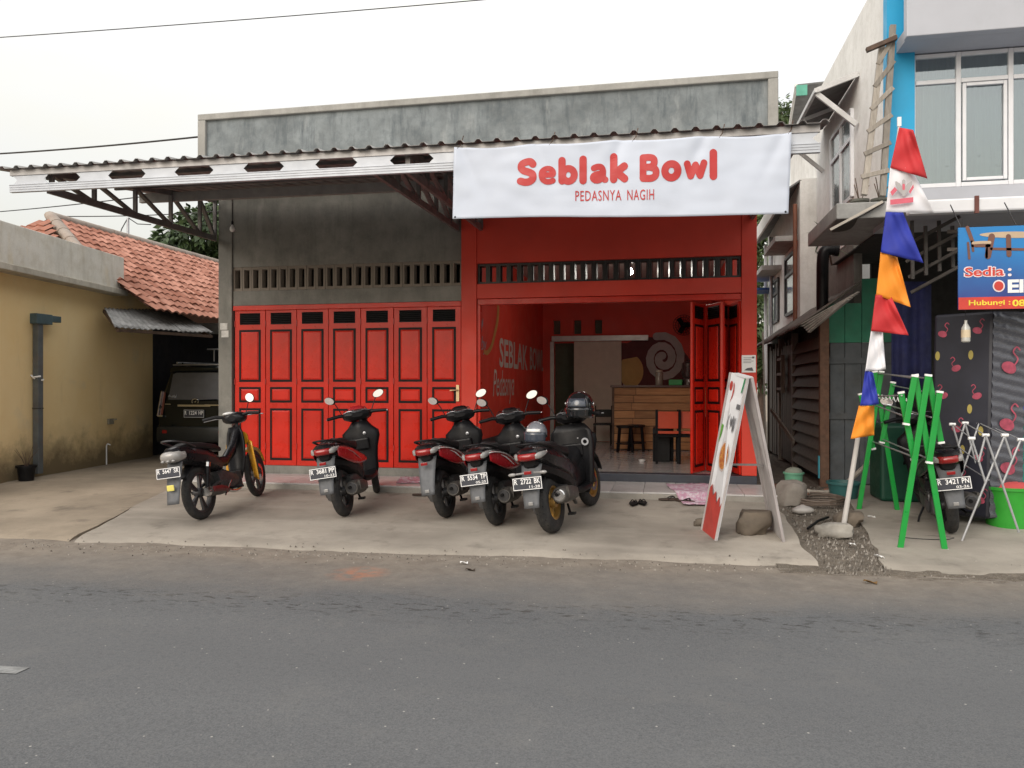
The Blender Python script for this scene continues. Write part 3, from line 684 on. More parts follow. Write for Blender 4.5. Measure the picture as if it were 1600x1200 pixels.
# big rounded letters from strokes
GL = {
 'S': (.74, [[(.585, .765), (.50, .85), (.36, .86), (.20, .80), (.165, .67), (.26, .56), (.44, .485), (.575, .40), (.58, .25), (.46, .155), (.30, .14), (.14, .19)]]),
 'e': (.72, [[(.20, .375), (.40, .385), (.555, .395), (.545, .52), (.44, .60), (.30, .60), (.18, .50), (.155, .36), (.20, .22), (.32, .145), (.45, .145), (.555, .18)]]),
 'b': (.74, [[(.16, .16), (.16, .88)], 'o', (.385, .365, .205, .225)]),
 'l': (.34, [[(.16, .15), (.16, .90)]]),
 'a': (.73, [[(.20, .565), (.32, .60), (.45, .58), (.515, .46), (.515, .28), (.56, .17), (.60, .155)], [(.50, .36), (.34, .355), (.20, .31), (.17, .22), (.25, .15), (.38, .15), (.48, .22)]]),
 'k': (.70, [[(.16, .15), (.16, .90)], [(.53, .575), (.40, .48), (.26, .375), (.40, .27), (.54, .16)]]),
 'B': (.78, [[(.18, .15), (.18, .85)], [(.20, .85), (.42, .85), (.55, .78), (.545, .60), (.42, .525), (.22, .525)], [(.40, .525), (.60, .44), (.615, .25), (.48, .15), (.20, .15)]]),
 'o': (.76, ['o', (.37, .37, .22, .225)]),
 'w': (.88, [[(.15, .57), (.27, .18)], [(.27, .18), (.43, .52)], [(.43, .52), (.59, .18)], [(.59, .18), (.72, .57)]]),
 ' ': (.30, [])}
word = 'Seblak Bowl'; tw_ = sum(GL[c][0] for c in word)-.04
def ftext(x, y, l):
    s = x/tw_; u = 808+(1122-808)*(s*.97+.03*s*s); vb = 292-(292-282)*s; h = 45*(1+.10*s)
    a, b = ban_px(u, vb-y*h); return ban(a, b, .0045+l)
RL = M('banner_red', (.44, .020, .020), .5, var=.06)
cx = -.02; k = 0
for ch in word:
    adv, st = GL[ch]; i = 0; mb = MB()
    while i < len(st):
        k += 1
        if st[i] == 'o':
            ox, oy, rx, ry = st[i+1]; i += 2
            pts = [(cx+ox+rx*cos(q*pi/18), oy+ry*sin(q*pi/18)) for q in range(36)]; ribbon(mb, pts, .125, ftext, True, (k % 3)*.0004)
        else:
            pp = [(cx+a, b, 0) for a, b in st[i]]; i += 1
            pts = rails(pp, 5) if len(pp) > 2 else [Vector(pp[0])*(1-t/8)+Vector(pp[1])*(t/8) for t in range(9)]
            ribbon(mb, pts, {'w': .115, 'e': .100, 'a': .108, 'B': .118}.get(ch, .130), ftext, False, (k % 3)*.0004)
    if mb.v: mb.build('letter', RL, BN)
    cx += adv
mb = MB()
def fsm(x, y, l):
    u = 899+(1022-899)*x; v = 314.5-2.5*x-y*16.5; a, b = ban_px(u, v); return ban(a, b, .006+l)
text(mb, 'PEDASNYA', 0, .585, 0, 1, fsm, bold=.004, space=1.12); mb.build('small_lettering', RL, BN); mb = MB(); text(mb, 'NAGIH', .66, 1, 0, 1, fsm, bold=.004, space=1.12)
mb.build('small_lettering', RL, BN)
mb = MB()
for a in (.008, .992):
    for b in (.025,):
        p = ban(a, b, .003); mb.lathe([(.010, 0), (.004, .004)], 10, Matrix.Translation(p) @ Matrix.Rotation(pi/2, 4, 'X'))
mb.build('eyelet', BLK, BN)
for a in (.01, .3, .55, .8, .992):
    b = MB(); p = ban(a, .985); b.tube([p, p+Vector((.03, .03, .05)), p+Vector((.05, .05, .14))], .005, 5); b.build('tie_string', WOODD, BN)
# ------------------------------------------------------------------ yellow house on the left
YH = thing('yellow_house', 'yellow rendered house with stained grey parapet beside the driveway', 'building', (-11, 11, 0))
wx = lambda y: -9.55-(y-9.62)*.150
def m_yellow():
    t = NT('yellow_render'); o = t.xyz(); n = t.noise(1.2, 6, .65); st = t.noise(2.2, 6, .7, stretch=(2, 2, .4))
    c = t.mix(t.ramp(n, .3, .7), (.84, .63, .32), (.88, .70, .40)); c = t.mix(t.ramp(st, .58, .85, 0, .3), c, (.46, .37, .23))
    pale = t.noise(.8, 4, .6, off=(4, 4, 2)); c = t.mix(t.ramp(pale, .56, .7, 0, .55), c, (.62, .56, .43))
    # damp and algae with an uneven edge rising from the ground
    h = t.math('SUBTRACT', o[2], t.math('MULTIPLY', t.noise(2.6, 6, .7), .9)); c = t.mix(t.ramp(h, .18, -.30, 0, .9), c, (.075, .055, .035))
    h2 = t.math('SUBTRACT', o[2], t.math('MULTIPLY', t.noise(1.3, 5, .6), 1.3)); c = t.mix(t.ramp(h2, .30, -.3, 0, .3), c, (.30, .23, .13))
    t.bump(t.noise(40, 5, .6), .3, .006); return t.fin(c, .85, 0, .25)
YEL = m_yellow()
def vquad(mb, a, b, z0, z1, th):
    """upright slab between ground points a and b, thickness th to the left"""
    a, b = Vector((*a, 0)), Vector((*b, 0)); d = (b-a).normalized(); n = Vector((-d.y, d.x, 0))*th
    vs = [a, b, b+n, a+n]; mb.add([(p.x, p.y, z0) for p in vs]+[(p.x, p.y, z1) for p in vs], [(3, 2, 1, 0), (4, 5, 6, 7), (0, 1, 5, 4), (1, 2, 6, 5), (2, 3, 7, 6), (3, 0, 4, 7)])
ya, yb = (wx(7.6), 7.6), (wx(13.95), 13.95)
mb = MB(); vquad(mb, ya, yb, -.15, 3.22, 4.0); mb.build('wall', YEL, YH)
pa, pb = (wx(7.6)+.24, 7.5), (wx(12.55)+.22, 12.55)
mb = MB(); vquad(mb, pa, pb, 3.20, 3.80, .22); mb.build('parapet', m_concrete('yellow_house_parapet', (.70, .68, .62), .3, (.44, .38, .27), True, warm=(.66, .54, .32), wet=.5), YH, bevel=.01)
mb = MB(); vquad(mb, (pa[0]+.05, 7.5), (pb[0]+.05, 12.6), 3.10, 3.198, .6); mb.build('eave_slab', m_concrete('eave_slab_cement', (.52, .49, .42), .4, (.22, .19, .14), True), YH, bevel=.01)
# gutter downpipe
yp = PX(57, 700, -9.62).y; xp = wx(yp)+.07
GP = M('downpipe_grey', (.12, .135, .145), .5, .2, var=.2, dirt=.4, dirtcol=(.20, .10, .05))
mb = MB(); mb.bb(xp-.05, xp+.05, yp-.05, yp+.05, .06, 2.42); mb.build('downpipe', GP, YH, bevel=.006)
mb = MB(); mb.bb(xp-.06, xp+.07, yp-.10, yp+.22, 2.40, 2.56); mb.bb(xp-.05, xp+.05, yp+.2, yp+.42, 2.45, 2.55); mb.build('gutter_elbow', M('elbow_teal_grey', (.06, .10, .115), .5, var=.2), YH, bevel=.008)
mb = MB(); mb.tube([(xp+.055*cos(k)*1.25-.0, yp+.06*sin(k)*1.2, 1.52+.01*k) for k in [q*.5 for q in range(13)]], .014, 6); mb.tube([(xp-.05, yp-.09, 1.6), (xp, yp-.06, 1.54)], .012); mb.build('cloth_tie', WHT, YH)
mb = MB(); mb.tube([(xp+.06*cos(k)*1.25, yp+.06*sin(k)*1.2, 1.08) for k in [q*.55 for q in range(12)]], .007, 5); mb.build('wire_tie', WIRE, YH)
mb = MB(); yt = PX(165, 690, -9.95).y; xt = wx(yt)+.02; mb.tube([(xt, yt, 0.0), (xt, yt, .34), (xt+.02, yt, .38), (xt+.08, yt, .36)], .012, 6); mb.build('tap_pipe', WHT, YH, smooth=50)
yt2 = PX(172, 655, -9.95).y
mb = MB(); mb.box((wx(yt2)+.03, yt2, .78), (.04, .14, .10), rz=.1); mb.tube([(wx(yt2)+.03, yt2+.05, .80), (wx(yt2)+.09, yt2+.09, .82)], .012); mb.build('meter_box', M('meter_grey', (.25, .23, .18), .7, dirt=.4), YH)
# black flower pot
p = PG(37, 752); BKT = thing('flower_pot', 'black plastic flower pot with dry twigs at downpipe foot', 'pot', (p.x, p.y+.05, p.z))
mb = MB(); mb.lathe([(.10, .004), (.125, .2), (.145, .2), (.145, .235), (.125, .235), (.115, .19), (.02, .18)], 22); mb.build('pot', PLAST, BKT, local=True, smooth=35)
mb = MB()
for k in range(7): a = k*.9; mb.tube([(0, 0, .17), (.06*cos(a), .06*sin(a), .33), (.16*cos(a), .16*sin(a), .44+.03*(k % 3))], [.005, .004, .002], 5)
mb.build('twigs', WOODD, BKT, local=True)
# corrugated awning over the driveway
AW = thing('corrugated_awning', 'old grey corrugated fibre cement awning over the driveway entrance', 'awning', (-9.3, 12.7, 2.4))
A0, A1 = Vector((-9.78, 12.05, 2.82)), Vector((-9.95, 14.2, 2.98))     # along the wall
B0, B1 = Vector((-8.85, 11.15, 2.40)), Vector((-8.62, 13.55, 2.44))
agrey = M('fibre_cement_grey', (.25, .25, .25), .85, var=.35, scale=5, dirt=.55, dirtcol=(.07, .065, .06), bump=.3)
for k in range(3):
    t0, t1 = k/3, (k+1)/3+.02
    mb = MB()
    def f(a, b, t0=t0, t1=t1, k=k):
        s = t0+(t1-t0)*a; p = (A0*(1-s)+A1*s)*(1-b)+(B0*(1-s)+B1*s)*b
        return (p.x, p.y, p.z+.009*sin(s*2*pi*19)+.014*k+.02*nz1(s*3, b*2, 2))
    mb.grid(f, 60, 6); mb.build('sheet', agrey, AW, smooth=50, solid=.008)
mb = MB(); mb.bar(A0+Vector((0, 0, -.05)), B0+Vector((0, .1, -.05)), .05, .06); mb.build('rafter', WOODD, AW)
mb = MB(); mb.bar(A1+Vector((0, 0, -.05)), B1+Vector((0, -.05, -.05)), .05, .06); mb.build('rafter', WOODD, AW)
mb = MB(); mb.bar(B0+Vector((0, .06, -.045)), B1+Vector((0, 0, -.045)), .05, .05); mb.build('edge_batten', WOODD, AW)
# ------------------------------------------------------------------ tiled house behind
TH_ = thing('tiled_house', 'house with red clay tile hip roof behind the yellow wall', 'building', (-11, 17, 0))
RX, RZ, RY0, RY1 = -11.8, 4.75, 13.05, 22.2
EX, EZ = -9.15, 2.92
EY0 = 10.4; YC = 12.42
NAVY = M('dark_navy_wall', (.030, .032, .045), .7, var=.2, dirt=.3)
mb = MB(); mb.bb(-14.4, -7.05, 18.6, 18.75, 0, 2.9); mb.build('front_wall', NAVY, TH_)
mb = MB(); mb.bb(-14.4, -10.35, 14.0, 18.58, 0, 2.85); mb.build('side_wall', NAVY, TH_)
mb = MB(); mb.bb(-10.34, -7.02, 15.2, 22.0, 2.62, 2.72); mb.build('added_shade_ceiling', M('added_shade_ceiling', (.10, .09, .085), .9), TH_)  # ceiling added over the car to keep the recess dark
mb = MB(); mb.bb(-10.3, -7.0, 15.1, 15.16, 2.56, 2.80); mb.build('carport_fascia', M('carport_fascia', (.34, .36, .38), .6, dirt=.3), TH_)
for u0, u1 in ((243, 252), (262, 292)):
    x0, x1 = PY(u0, 600, 18.55).x, PY(u1, 600, 18.55).x; zt = PY(u0, 572, 18.55).z
    mb = MB()
    mb.bb(x0-.06, x0, 18.5, 18.6, 0, zt); mb.bb(x1, x1+.06, 18.5, 18.6, 0, zt); mb.bb(x0-.06, x1+.06, 18.5, 18.6, zt, zt+.1)
    mb.build('door_frame', M('door_frame_brown', (.17, .10, .07), .6, var=.2), TH_)
    MB().bb(x0, x1, 18.56, 18.59, 0, zt).build('door', M('door_glass_dark', (.02, .02, .025), .2), TH_)
# roof deck, tiles, ridge
zr = lambda x: RZ-.04+(x-RX)*(EZ-RZ)/(EX-RX)
dk = MB(); dk.add([(RX, RY0, RZ-.04), (RX, RY1, RZ-.04), (EX, RY1, EZ-.04), (EX, YC, EZ-.04), (-10.0, YC, zr(-10.0)), (-10.0, 12.06, zr(-10.0)), (-14.4, RY1, EZ-.04), (-14.4, 11.9, EZ-.04)], [(0, 1, 2, 3, 4, 5), (0, 7, 6, 1), (0, 5, 7)])
dk.build('roof_deck', M('roof_deck', (.10, .045, .03), .9), TH_, solid=.05)
def m_tile():
    t = NT('clay_tile'); oi = t.n('ShaderNodeObjectInfo'); n = t.noise(7, 5, .6)
    c = t.mix(oi.outputs['Random'], (.30, .12, .08), (.54, .27, .20)); c = t.mix(t.ramp(n, .42, .75, 0, .75), c, (.17, .095, .075))
    n2 = t.noise(2, 5, .7); c = t.mix(t.ramp(n2, .58, .75, 0, .5), c, (.42, .33, .27)); t.bump(n, .3, .006); return t.fin(c, .85, 0, .25)
TILE = m_tile()
tw2, tl = .205, .30
def tilev(M_=None):
    b = MB(); rings = []
    for y in (0, -tl):
        r = []
        for k in range(7):
            s = k/6; x = -tw2*.54+tw2*1.08*s; h = .045*sin(s*pi)**2+(.012 if s > .8 else 0)
            r.append((x, y, h+(.028 if y < 0 else 0)))
        rings.append(r)
    rings.append([(p[0], -tl, p[2]-.03) for p in rings[-1]])
    return b.loft(rings, caps=False, closed=False, M=M_)
tme = tilev().mesh('roof_tile', TILE, 60)
dn = Vector((EX-RX, 0, EZ-RZ)); SL = dn.length; dn /= SL
nrow = int(SL/.245); ex = .245
ax = Vector((0, 1, 0)); up = ax.cross(-dn); up = up if up.z > 0 else -up
R3 = Matrix((ax, -dn, up)).transposed()
cand = []
for r in range(nrow+1):
    for c_ in range(56):
        y = 11.2+c_*tw2+(.5*tw2 if 0 else 0)
        s = r*ex; base = Vector((RX, 0, RZ))+dn*s
        ymin = RY0-(RY0-EY0-1.2)*(s/SL)
        if y < ymin or y > RY1 or (base.x > -10.0 and y < YC): continue
        p = Vector((base.x, y, base.z))
        d = p-Vector((0, 0, EYE)); dep = d.dot(Vector((-sin(TH), cos(TH), 0))); rr = d.dot(Vector((cos(TH), sin(TH), 0)))
        u = 800+FPX*rr/dep; v = HOR-FPX*d.z/dep
        vis = 0 < u < 350 and not (u < 182 and v > 352+u*.26)
        cand.append((0 if vis else 1, dep, p, r))
cand.sort(key=lambda q: (q[0], q[1]))
rest = MB()
for i, (vi, dep, p, r) in enumerate(cand):
    j = Vector((random.uniform(-.006, .006), random.uniform(-.014, .014), random.uniform(0, .018)))
    M4 = Matrix.Translation(p+j) @ (R3 @ Matrix.Rotation(random.uniform(-.06, .06), 3, 'Z')).to_4x4()
    if i < 300 and vi == 0:
        o = bpy.data.objects.new('roof_tile', tme); COL.objects.link(o); o.matrix_basis = M4; put(o, TH_)
    else: tilev(M4) if False else rest.add([tuple(v.co) for v in tme.vertices], [tuple(q.vertices) for q in tme.polygons], M4)
# front hip
hn = Vector((0, EY0-RY0, EZ-RZ)); HL = hn.length; hn /= HL
axh = Vector((1, 0, 0)); uph = axh.cross(-hn); uph = uph if uph.z > 0 else -uph
RH = Matrix((axh, -hn, uph)).transposed()
for r in range(int(HL/ex)+1):
    s = r*ex; base = Vector((0, RY0, RZ))+hn*s; hw = (s/HL)
    if hw > .6: break
    for c_ in range(24):
        x = -14.3+c_*tw2
        if x > RX+(EX-RX)*hw or x < RX-(RX+14.4)*hw: continue
        rest.add([tuple(v.co) for v in tme.vertices], [tuple(q.vertices) for q in tme.polygons], Matrix.Translation((x, base.y+.4*hw*max(0, (x-RX))/2.6, base.z)) @ RH.to_4x4())
o = rest.build('roof_tiles_far', TILE, TH_, smooth=60); o['kind'] = 'stuff'
RC = m_concrete('ridge_mortar', (.36, .31, .27), .4, (.20, .13, .10), False)
for k in range(22):
    y = RY0+k*.42
    if y > RY1: break
    mb = MB(); mb.tube([(RX, y, RZ+.01), (RX, y+.44, RZ+.02)], [.12, .105], 10, flat=.8); mb.build('ridge_tile', RC, TH_, smooth=50)
for k in range(6):
    s0, s1 = k/9, (k+1.05)/9; A = Vector((RX, RY0, RZ+.03)); B = Vector((EX, EY0+1.2, EZ+.03))
    mb = MB(); mb.tube([A.lerp(B, s0), A.lerp(B, s1)], [.11, .12], 10, flat=.8); mb.build('hip_tile', RC, TH_, smooth=50)
# ------------------------------------------------------------------ trees
def tree(name, label, base, h, cr, cz, n, cols, leaf=.11, seed=1, limbs=7):
    rnd = random.Random(seed); T = thing(name, label, 'tree', base); B = Vector(base)
    mb = MB(); top = B+Vector((0, 0, h*.55)); mb.tube([B, B.lerp(top, .5)+Vector((.08, .05, 0)), top], [.16*cr[0]/1.6, .12*cr[0]/1.6, .07], 8)
    ends = []
    for k in range(limbs):
        a = k*2*pi/limbs+rnd.uniform(-.4, .4); e = B+Vector((cos(a)*cr[0]*.6, sin(a)*cr[1]*.6, cz+rnd.uniform(-.3, .6)*cr[2])); s = B.lerp(top, rnd.uniform(.6, 1))
        mb.tube([s, s.lerp(e, .5)+Vector((0, 0, .15)), e], [.06, .04, .015], 6); ends.append(e)
    mb.build('trunk', WOODD, T, smooth=50)
    clumps = []
    for k in range(46):
        while True:
            q = Vector((rnd.uniform(-1, 1), rnd.uniform(-1, 1), rnd.uniform(-1, 1)))
            if .35 < q.length < 1: break
        q = q*(1+.25*mnoise.noise(q*2+Vector((seed, 0, 0)))); clumps.append((B+Vector((q.x*cr[0], q.y*cr[1], cz+q.z*cr[2])), rnd.uniform(.22, .42)*min(cr)))
    cr_ = MB()
    for i in range(n):
        c, r = clumps[rnd.randrange(len(clumps))]
        q = Vector((rnd.gauss(0, 1), rnd.gauss(0, 1), rnd.gauss(0, .8))); q = q.normalized()*(r*rnd.uniform(.5, 1.05)); p = c+q
        d = (q.normalized()+Vector((rnd.uniform(-.6, .6), rnd.uniform(-.6, .6), -.7))).normalized(); s = d.cross(Vector((rnd.uniform(-1, 1), rnd.uniform(-1, 1), rnd.uniform(-1, 1)))).normalized()
        L = leaf*rnd.uniform(.8, 1.5); W = L*.24
        cr_.add([p, p+d*L*.5+s*W, p+d*L, p+d*L*.5-s*W], [(0, 1, 2, 3)])
    t = NT(name+'_leaf'); g = t.n('ShaderNodeNewGeometry'); nn = t.noise(1.7, 3); c = t.mix(g.outputs['Random Per Island'], cols[0], cols[1]); c = t.mix(t.ramp(nn, .4, .7, 0, .6), c, cols[2])
    t.fin(c, .5, 0, .4); t.b.inputs['Subsurface Weight'].default_value = 0
    cr_.build('crown', t.m, T); return T
G1 = ((.035, .062, .022), (.07, .115, .04), (.03, .05, .03))
G2 = ((.05, .08, .025), (.10, .15, .05), (.035, .06, .025))
p = PY(315, 390, 24.5); tree('mango_tree', 'dense dark green mango tree behind the tiled roof', (p.x+.9, 24.5, 0), 5.5, (2.35, 2.2, 1.75), p.z+.05, 11000, G1, .24, 3)
p = PY(1196, 430, 27); tree('alley_tree', 'leafy green tree at the far end of the alley', (p.x-.2, 27, 0), 5, (1.5, 1.8, 3.0), 4.6, 9000, G2, .2, 8)
p = PY(1224, 172, 25); tree('tall_tree', 'thin tall tree top showing above the shop parapet', (p.x+.3, 26, 0), 9.5, (.75, .75, .9), p.z-.3, 1500, G2, .16, 11)
# ------------------------------------------------------------------ overhead wires
def wire(label, pts, r=.012):
    b = MB(); a, c = Vector(pts[0]), Vector(pts[1]); n = 24
    b.tube([a.lerp(c, k/n)-Vector((0, 0, pts[2]*4*(k/n)*(1-k/n))) for k in range(n+1)], r, 6); tag(b.build('power_cable', WIRE), label, 'cable')
a, c = PY(0, 46, 9), PY(600, -1, 9); wire('black power cable high across the sky above the shop parapet', (a-(c-a)*1.2, c+(c-a)*1.2, .12), .006)
a, c = PY(0, 233, 11.5), PY(318, 213, 10.7); wire('black power cable running to the corner of the shop parapet', (a-(c-a)*1., c, .08), .014)
a, c = PY(0, 325, 17), PY(200, 305, 15); wire('thin cable passing above the yellow house parapet', (a-(c-a)*1., c+(c-a)*.6, .1), .012)
a, c = PY(90, 338, 19), PY(345, 330, 20); wire('thin cable strung over the tiled roof ridge', (a, c, .05), .014)
m = PY(200, 365, 16.5); q = PY(200, 340, 16.5)
PO = thing('antenna_pole', 'thin grey pole with cable knot rising from the tiled roof', 'pole', (m.x, m.y, m.z-1))
b = MB(); b.tube([(m.x, m.y, m.z-.6), (q.x, q.y, q.z)], .03, 8); b.build('pole', STEEL, PO)
b = MB(); b.tube([q, PY(190, 358, 16.5), PY(187, 368, 16.5)], .012, 5); b.tube([q, PY(215, 350, 16.5), PY(236, 351, 16.5)], .012, 5); b.build('cable_end', WIRE, PO)
# ------------------------------------------------------------------ blue and white two storey house on the right
BH = thing('blue_house', 'two storey house with bright blue column, grey fascia and white window grid', 'building', (5.5, 12, 0))
BX, BYF = 2.79, 10.5
DIRTYW = m_concrete('dirty_whitewash', (.80, .79, .765), .12, (.56, .54, .49), True, warm=(.82, .81, .79), wet=.35)
BLUE = M('sky_blue_paint', (.012, .34, .62), .5, var=.06, scale=2, dirt=.08)
GREYP = M('pale_grey_paint', (.43, .445, .49), .6, var=.06, scale=1.5, dirt=.1)
zsl = 3.62
x1 = PY(1427, 200, BYF).x
MB().bb(BX, BX+.16, BYF+.1, 15.0, zsl, 6.8).build('side_wall', DIRTYW, BH)
MB().bb(BX-.01, x1, BYF-.06, BYF+.099, zsl, 8.2).build('blue_column', BLUE, BH)
MB().bb(x1, 9, BYF, BYF+.15, zsl, 3.92).build('sill_wall', GREYP, BH)
fz = PY(1500, 53, 10.0).z
MB().bb(PY(1417, 60, 9.95).x, 9, 9.95, 10.08, fz, 8.4).build('upper_fascia', GREYP, BH, bevel=.01)
MB().bb(PY(1417, 60, 10.0).x+.005, 9, 10.081, BYF+.3, fz+.003, fz+.15).build('fascia_soffit', GREYP, BH)
MB().bb(BX+.17, 9, 15.0, 15.2, 0, 6.8).build('rear_wall', DIRTYW, BH)
MB().bb(BX+.17, 9, BYF+1.2, BYF+1.3, 3.7, 6.0).build('room_wall', M('room_grey', (.25, .26, .25), .9), BH)
# window grid
wz0, wz1 = 3.92, fz
FR = M('white_window_frame', (.72, .73, .76), .4, var=.04, dirt=.06)
def fbar(n, xa, xb, za, zb, y0=BYF+.0, y1=BYF+.07): MB().bb(xa, xb, y0, y1, za, zb).build(n, FR, BH, bevel=.006)
ux = [1427, 1498, 1580]; mx_ = [PY(u, 200, BYF).x for u in ux]; mx_.append(mx_[2]+.68); mx_.append(mx_[3]+.7)
tz = PY(1460, 128, BYF).z
for x in mx_: fbar('mullion', x-.028, x+.028, wz0, wz1-.01)
for a, b in zip(mx_[:-1], mx_[1:]):
    fbar('transom', a+.03, b-.03, tz-.026, tz+.026); fbar('head', a+.03, b-.03, wz1-.06, wz1-.012); fbar('window_sill', a+.03, b-.03, wz0+.002, wz0+.055)
def m_glass():
    t = NT('window_glass'); g = t.n('ShaderNodeBsdfGlossy'); g.inputs['Roughness'].default_value = .03; g.inputs['Color'].default_value = (.85, .9, .95, 1)
    tr = t.n('ShaderNodeBsdfTransparent'); tr.inputs[0].default_value = (.62, .68, .68, 1); mxs = t.n('ShaderNodeMixShader'); mxs.inputs[0].default_value = .28
    t.l(tr.outputs[0], mxs.inputs[1]); t.l(g.outputs[0], mxs.inputs[2]); t.l(mxs.outputs[0], t.o.inputs[0]); return t.m
GLS = m_glass()
def m_curtain():
    t = NT('net_curtain'); v = t.n('ShaderNodeTexVoronoi'); v.inputs['Scale'].default_value = 4.5; t.l(t.tc, v.inputs['Vector'])
    n = t.noise(14, 3); f = t.math('MULTIPLY', t.ramp(v.outputs['Distance'], .16, .10), t.ramp(n, .5, .56))
    return t.fin(t.mix(f, t.mix(t.noise(3, 3), (.44, .49, .46), (.56, .60, .57)), (.16, .17, .16)), .8)
CUR = m_curtain()
for a, b in zip(mx_[:-1], mx_[1:]):
    for z0, z1 in ((wz0+.06, tz-.03), (tz+.03, wz1-.065)):
        MB().bb(a+.03, b-.03, BYF+.030, BYF+.034, z0, z1).build('pane', GLS, BH)
    mb = MB(); mb.grid(lambda s, q: (a+(b-a)*s, BYF+.16+.02*sin(s*26+3*q)+.012*sin(s*61), wz0+.02+(wz1-wz0-.03)*q), 60, 4); mb.build('curtain', CUR, BH, smooth=60)
a, b = mx_[1], mx_[2]
for n, xa, xb, za, zb in (('casement', a+.045, a+.085, wz0+.07, tz-.04), ('casement', b-.085, b-.045, wz0+.07, tz-.04), ('casement', a+.087, b-.087, wz0+.07, wz0+.11), ('casement', a+.087, b-.087, tz-.08, tz-.04)):
    fbar(n, xa, xb, za, zb, BYF-.012, BYF+.028)
# side window with awning
def sidewin(x, y0, y1, z0, z1, par, frame=FR, n=2):
    for k in range(n+1):
        y = y0+(y1-y0)*k/n; MB().bb(x-.05, x-.002, y-.03, y+.03, z0, z1).build('window_frame', frame, par)
    for z in (z0, z0+(z1-z0)*.68, z1): MB().bb(x-.046, x-.003, y0+.031, y1-.031, z-.03, z+.03).build('window_frame', frame, par)
    MB().bb(x-.02, x-.012, y0, y1, z0, z1).build('pane', M('dim_side_glass', (.16, .19, .20), .12, var=.2, spec=.8), par)
sidewin(BX, 12.2, 13.6, 4.25, 5.55, BH)
AWN = thing('window_awning', 'sheet awning with white frame and strut over the side window', 'awning', (BX, 12.5, 5.9))
o0 = PY(1276, 138, 11.9); w0 = Vector((BX-.01, 11.9, 5.98))
FRW = M('awning_frame_white', (.55, .55, .55), .5, dirt=.2)
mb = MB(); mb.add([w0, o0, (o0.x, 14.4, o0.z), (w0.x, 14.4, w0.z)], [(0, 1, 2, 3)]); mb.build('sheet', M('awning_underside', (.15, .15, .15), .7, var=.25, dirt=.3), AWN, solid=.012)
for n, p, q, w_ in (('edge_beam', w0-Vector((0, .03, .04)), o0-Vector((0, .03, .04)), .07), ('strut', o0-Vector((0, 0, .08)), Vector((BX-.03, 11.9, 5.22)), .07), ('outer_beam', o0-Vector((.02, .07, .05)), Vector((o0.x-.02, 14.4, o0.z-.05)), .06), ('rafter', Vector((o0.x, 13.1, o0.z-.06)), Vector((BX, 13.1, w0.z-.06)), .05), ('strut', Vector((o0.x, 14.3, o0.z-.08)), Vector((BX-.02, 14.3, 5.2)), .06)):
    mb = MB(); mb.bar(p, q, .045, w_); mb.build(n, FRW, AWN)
# balcony slab under the ladder
MB().bb(PY(1300, 330, 10.0).x, x1+.1, 9.75, 11.6, 3.42, 3.61).build('balcony_slab', m_concrete('slab_cement', (.36, .36, .35), .35, (.17, .17, .16), True), BH, bevel=.012)
# ground floor shell: dark furniture store
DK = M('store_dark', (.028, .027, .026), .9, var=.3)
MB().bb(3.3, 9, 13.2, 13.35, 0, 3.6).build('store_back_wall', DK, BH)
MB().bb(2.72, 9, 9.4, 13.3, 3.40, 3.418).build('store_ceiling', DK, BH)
MB().bb(BX, BX+.12, 12.2, 15, 0, 3.6).build('lower_side_wall', m_concrete('lower_wall', (.22, .21, .19), .5, (.09, .085, .08), True), BH)
gy = 9.05; ga, gb = PY(1418, 312, gy), PY(1600, 300, gy); zz0 = ga.z
MB().bb(ga.x, 9, gy-.05, gy+.07, zz0-.17, zz0-.02).build('gutter', FR, BH, bevel=.02)
MB().bb(ga.x, 9, gy+.071, 10.45, zz0-.10, zz0-.02).build('canopy_roof', GREYP, BH)
for u in (1526,): x = PY(u, 318, gy-.06).x; MB().bb(x-.02, x+.02, gy-.075, gy-.052, zz0-.19, zz0-.005).build('gutter_strap', M('rust_strap', (.13, .04, .03), .6), BH)
# ladder
LD = thing('wooden_ladder', 'weathered grey wooden ladder leaning against the blue column', 'ladder', (2.7, 9.9, 3.62))
def lp(u, v, y): return PY(u, v, y)
rl = [lp(1350, 305, 9.95), lp(1378, 70, 10.3)]; rr = [lp(1379, 307, 9.95), lp(1395, 40, 10.3)]
for n, r_ in (('rail', rl), ('rail', rr)):
    mb = MB(); mb.bar(r_[0], r_[1], .07, .055, up=(0, 1, 0)); mb.build(n, GREYW, LD, bevel=.004)
for k in range(6):
    t = .13+k*.155; a = rl[0].lerp(rl[1], t); b = rr[0].lerp(rr[1], t); d = (b-a).normalized()
    mb = MB(); mb.bar(a-d*.07+Vector((0, -.04, -.025)), b+d*.05+Vector((0, -.04, .025)), .025, .055); mb.build('rung', GREYW, LD, bevel=.003)
mb = MB(); q = lp(1362, 78, 10.2); mb.bar(q-Vector((.06, 0, 0)), q+Vector((.28, -.02, .12)), .07, .05); mb.build('top_block', WOODD, LD)
# pots on the slab
for u, lab in ((1353, 'grey planter with dry twig at the foot of the ladder'), (1386, 'grey planter standing beside the ladder rail')):
    p = PY(u, 307, 10.05); PT = thing('planter', lab, 'pot', (p.x, 10.35, 3.612)); mb = MB(); mb.lathe([(.075, .002), (.10, .13), (.115, .13), (.115, .16), (.095, .16), (.09, .12), (.01, .115)], 18); mb.build('pot', M('pot_olive', (.13, .13, .11), .8, dirt=.3), PT, local=True, smooth=35)
    mb = MB()
    for k in range(3): mb.tube([(0, 0, .1), (.05*cos(k*2), .05*sin(k*2), .25), (.11*cos(k*2), .1*sin(k*2), .34+.04*k)], .006, 5)
    mb.build('twig', WOODD, PT, local=True)
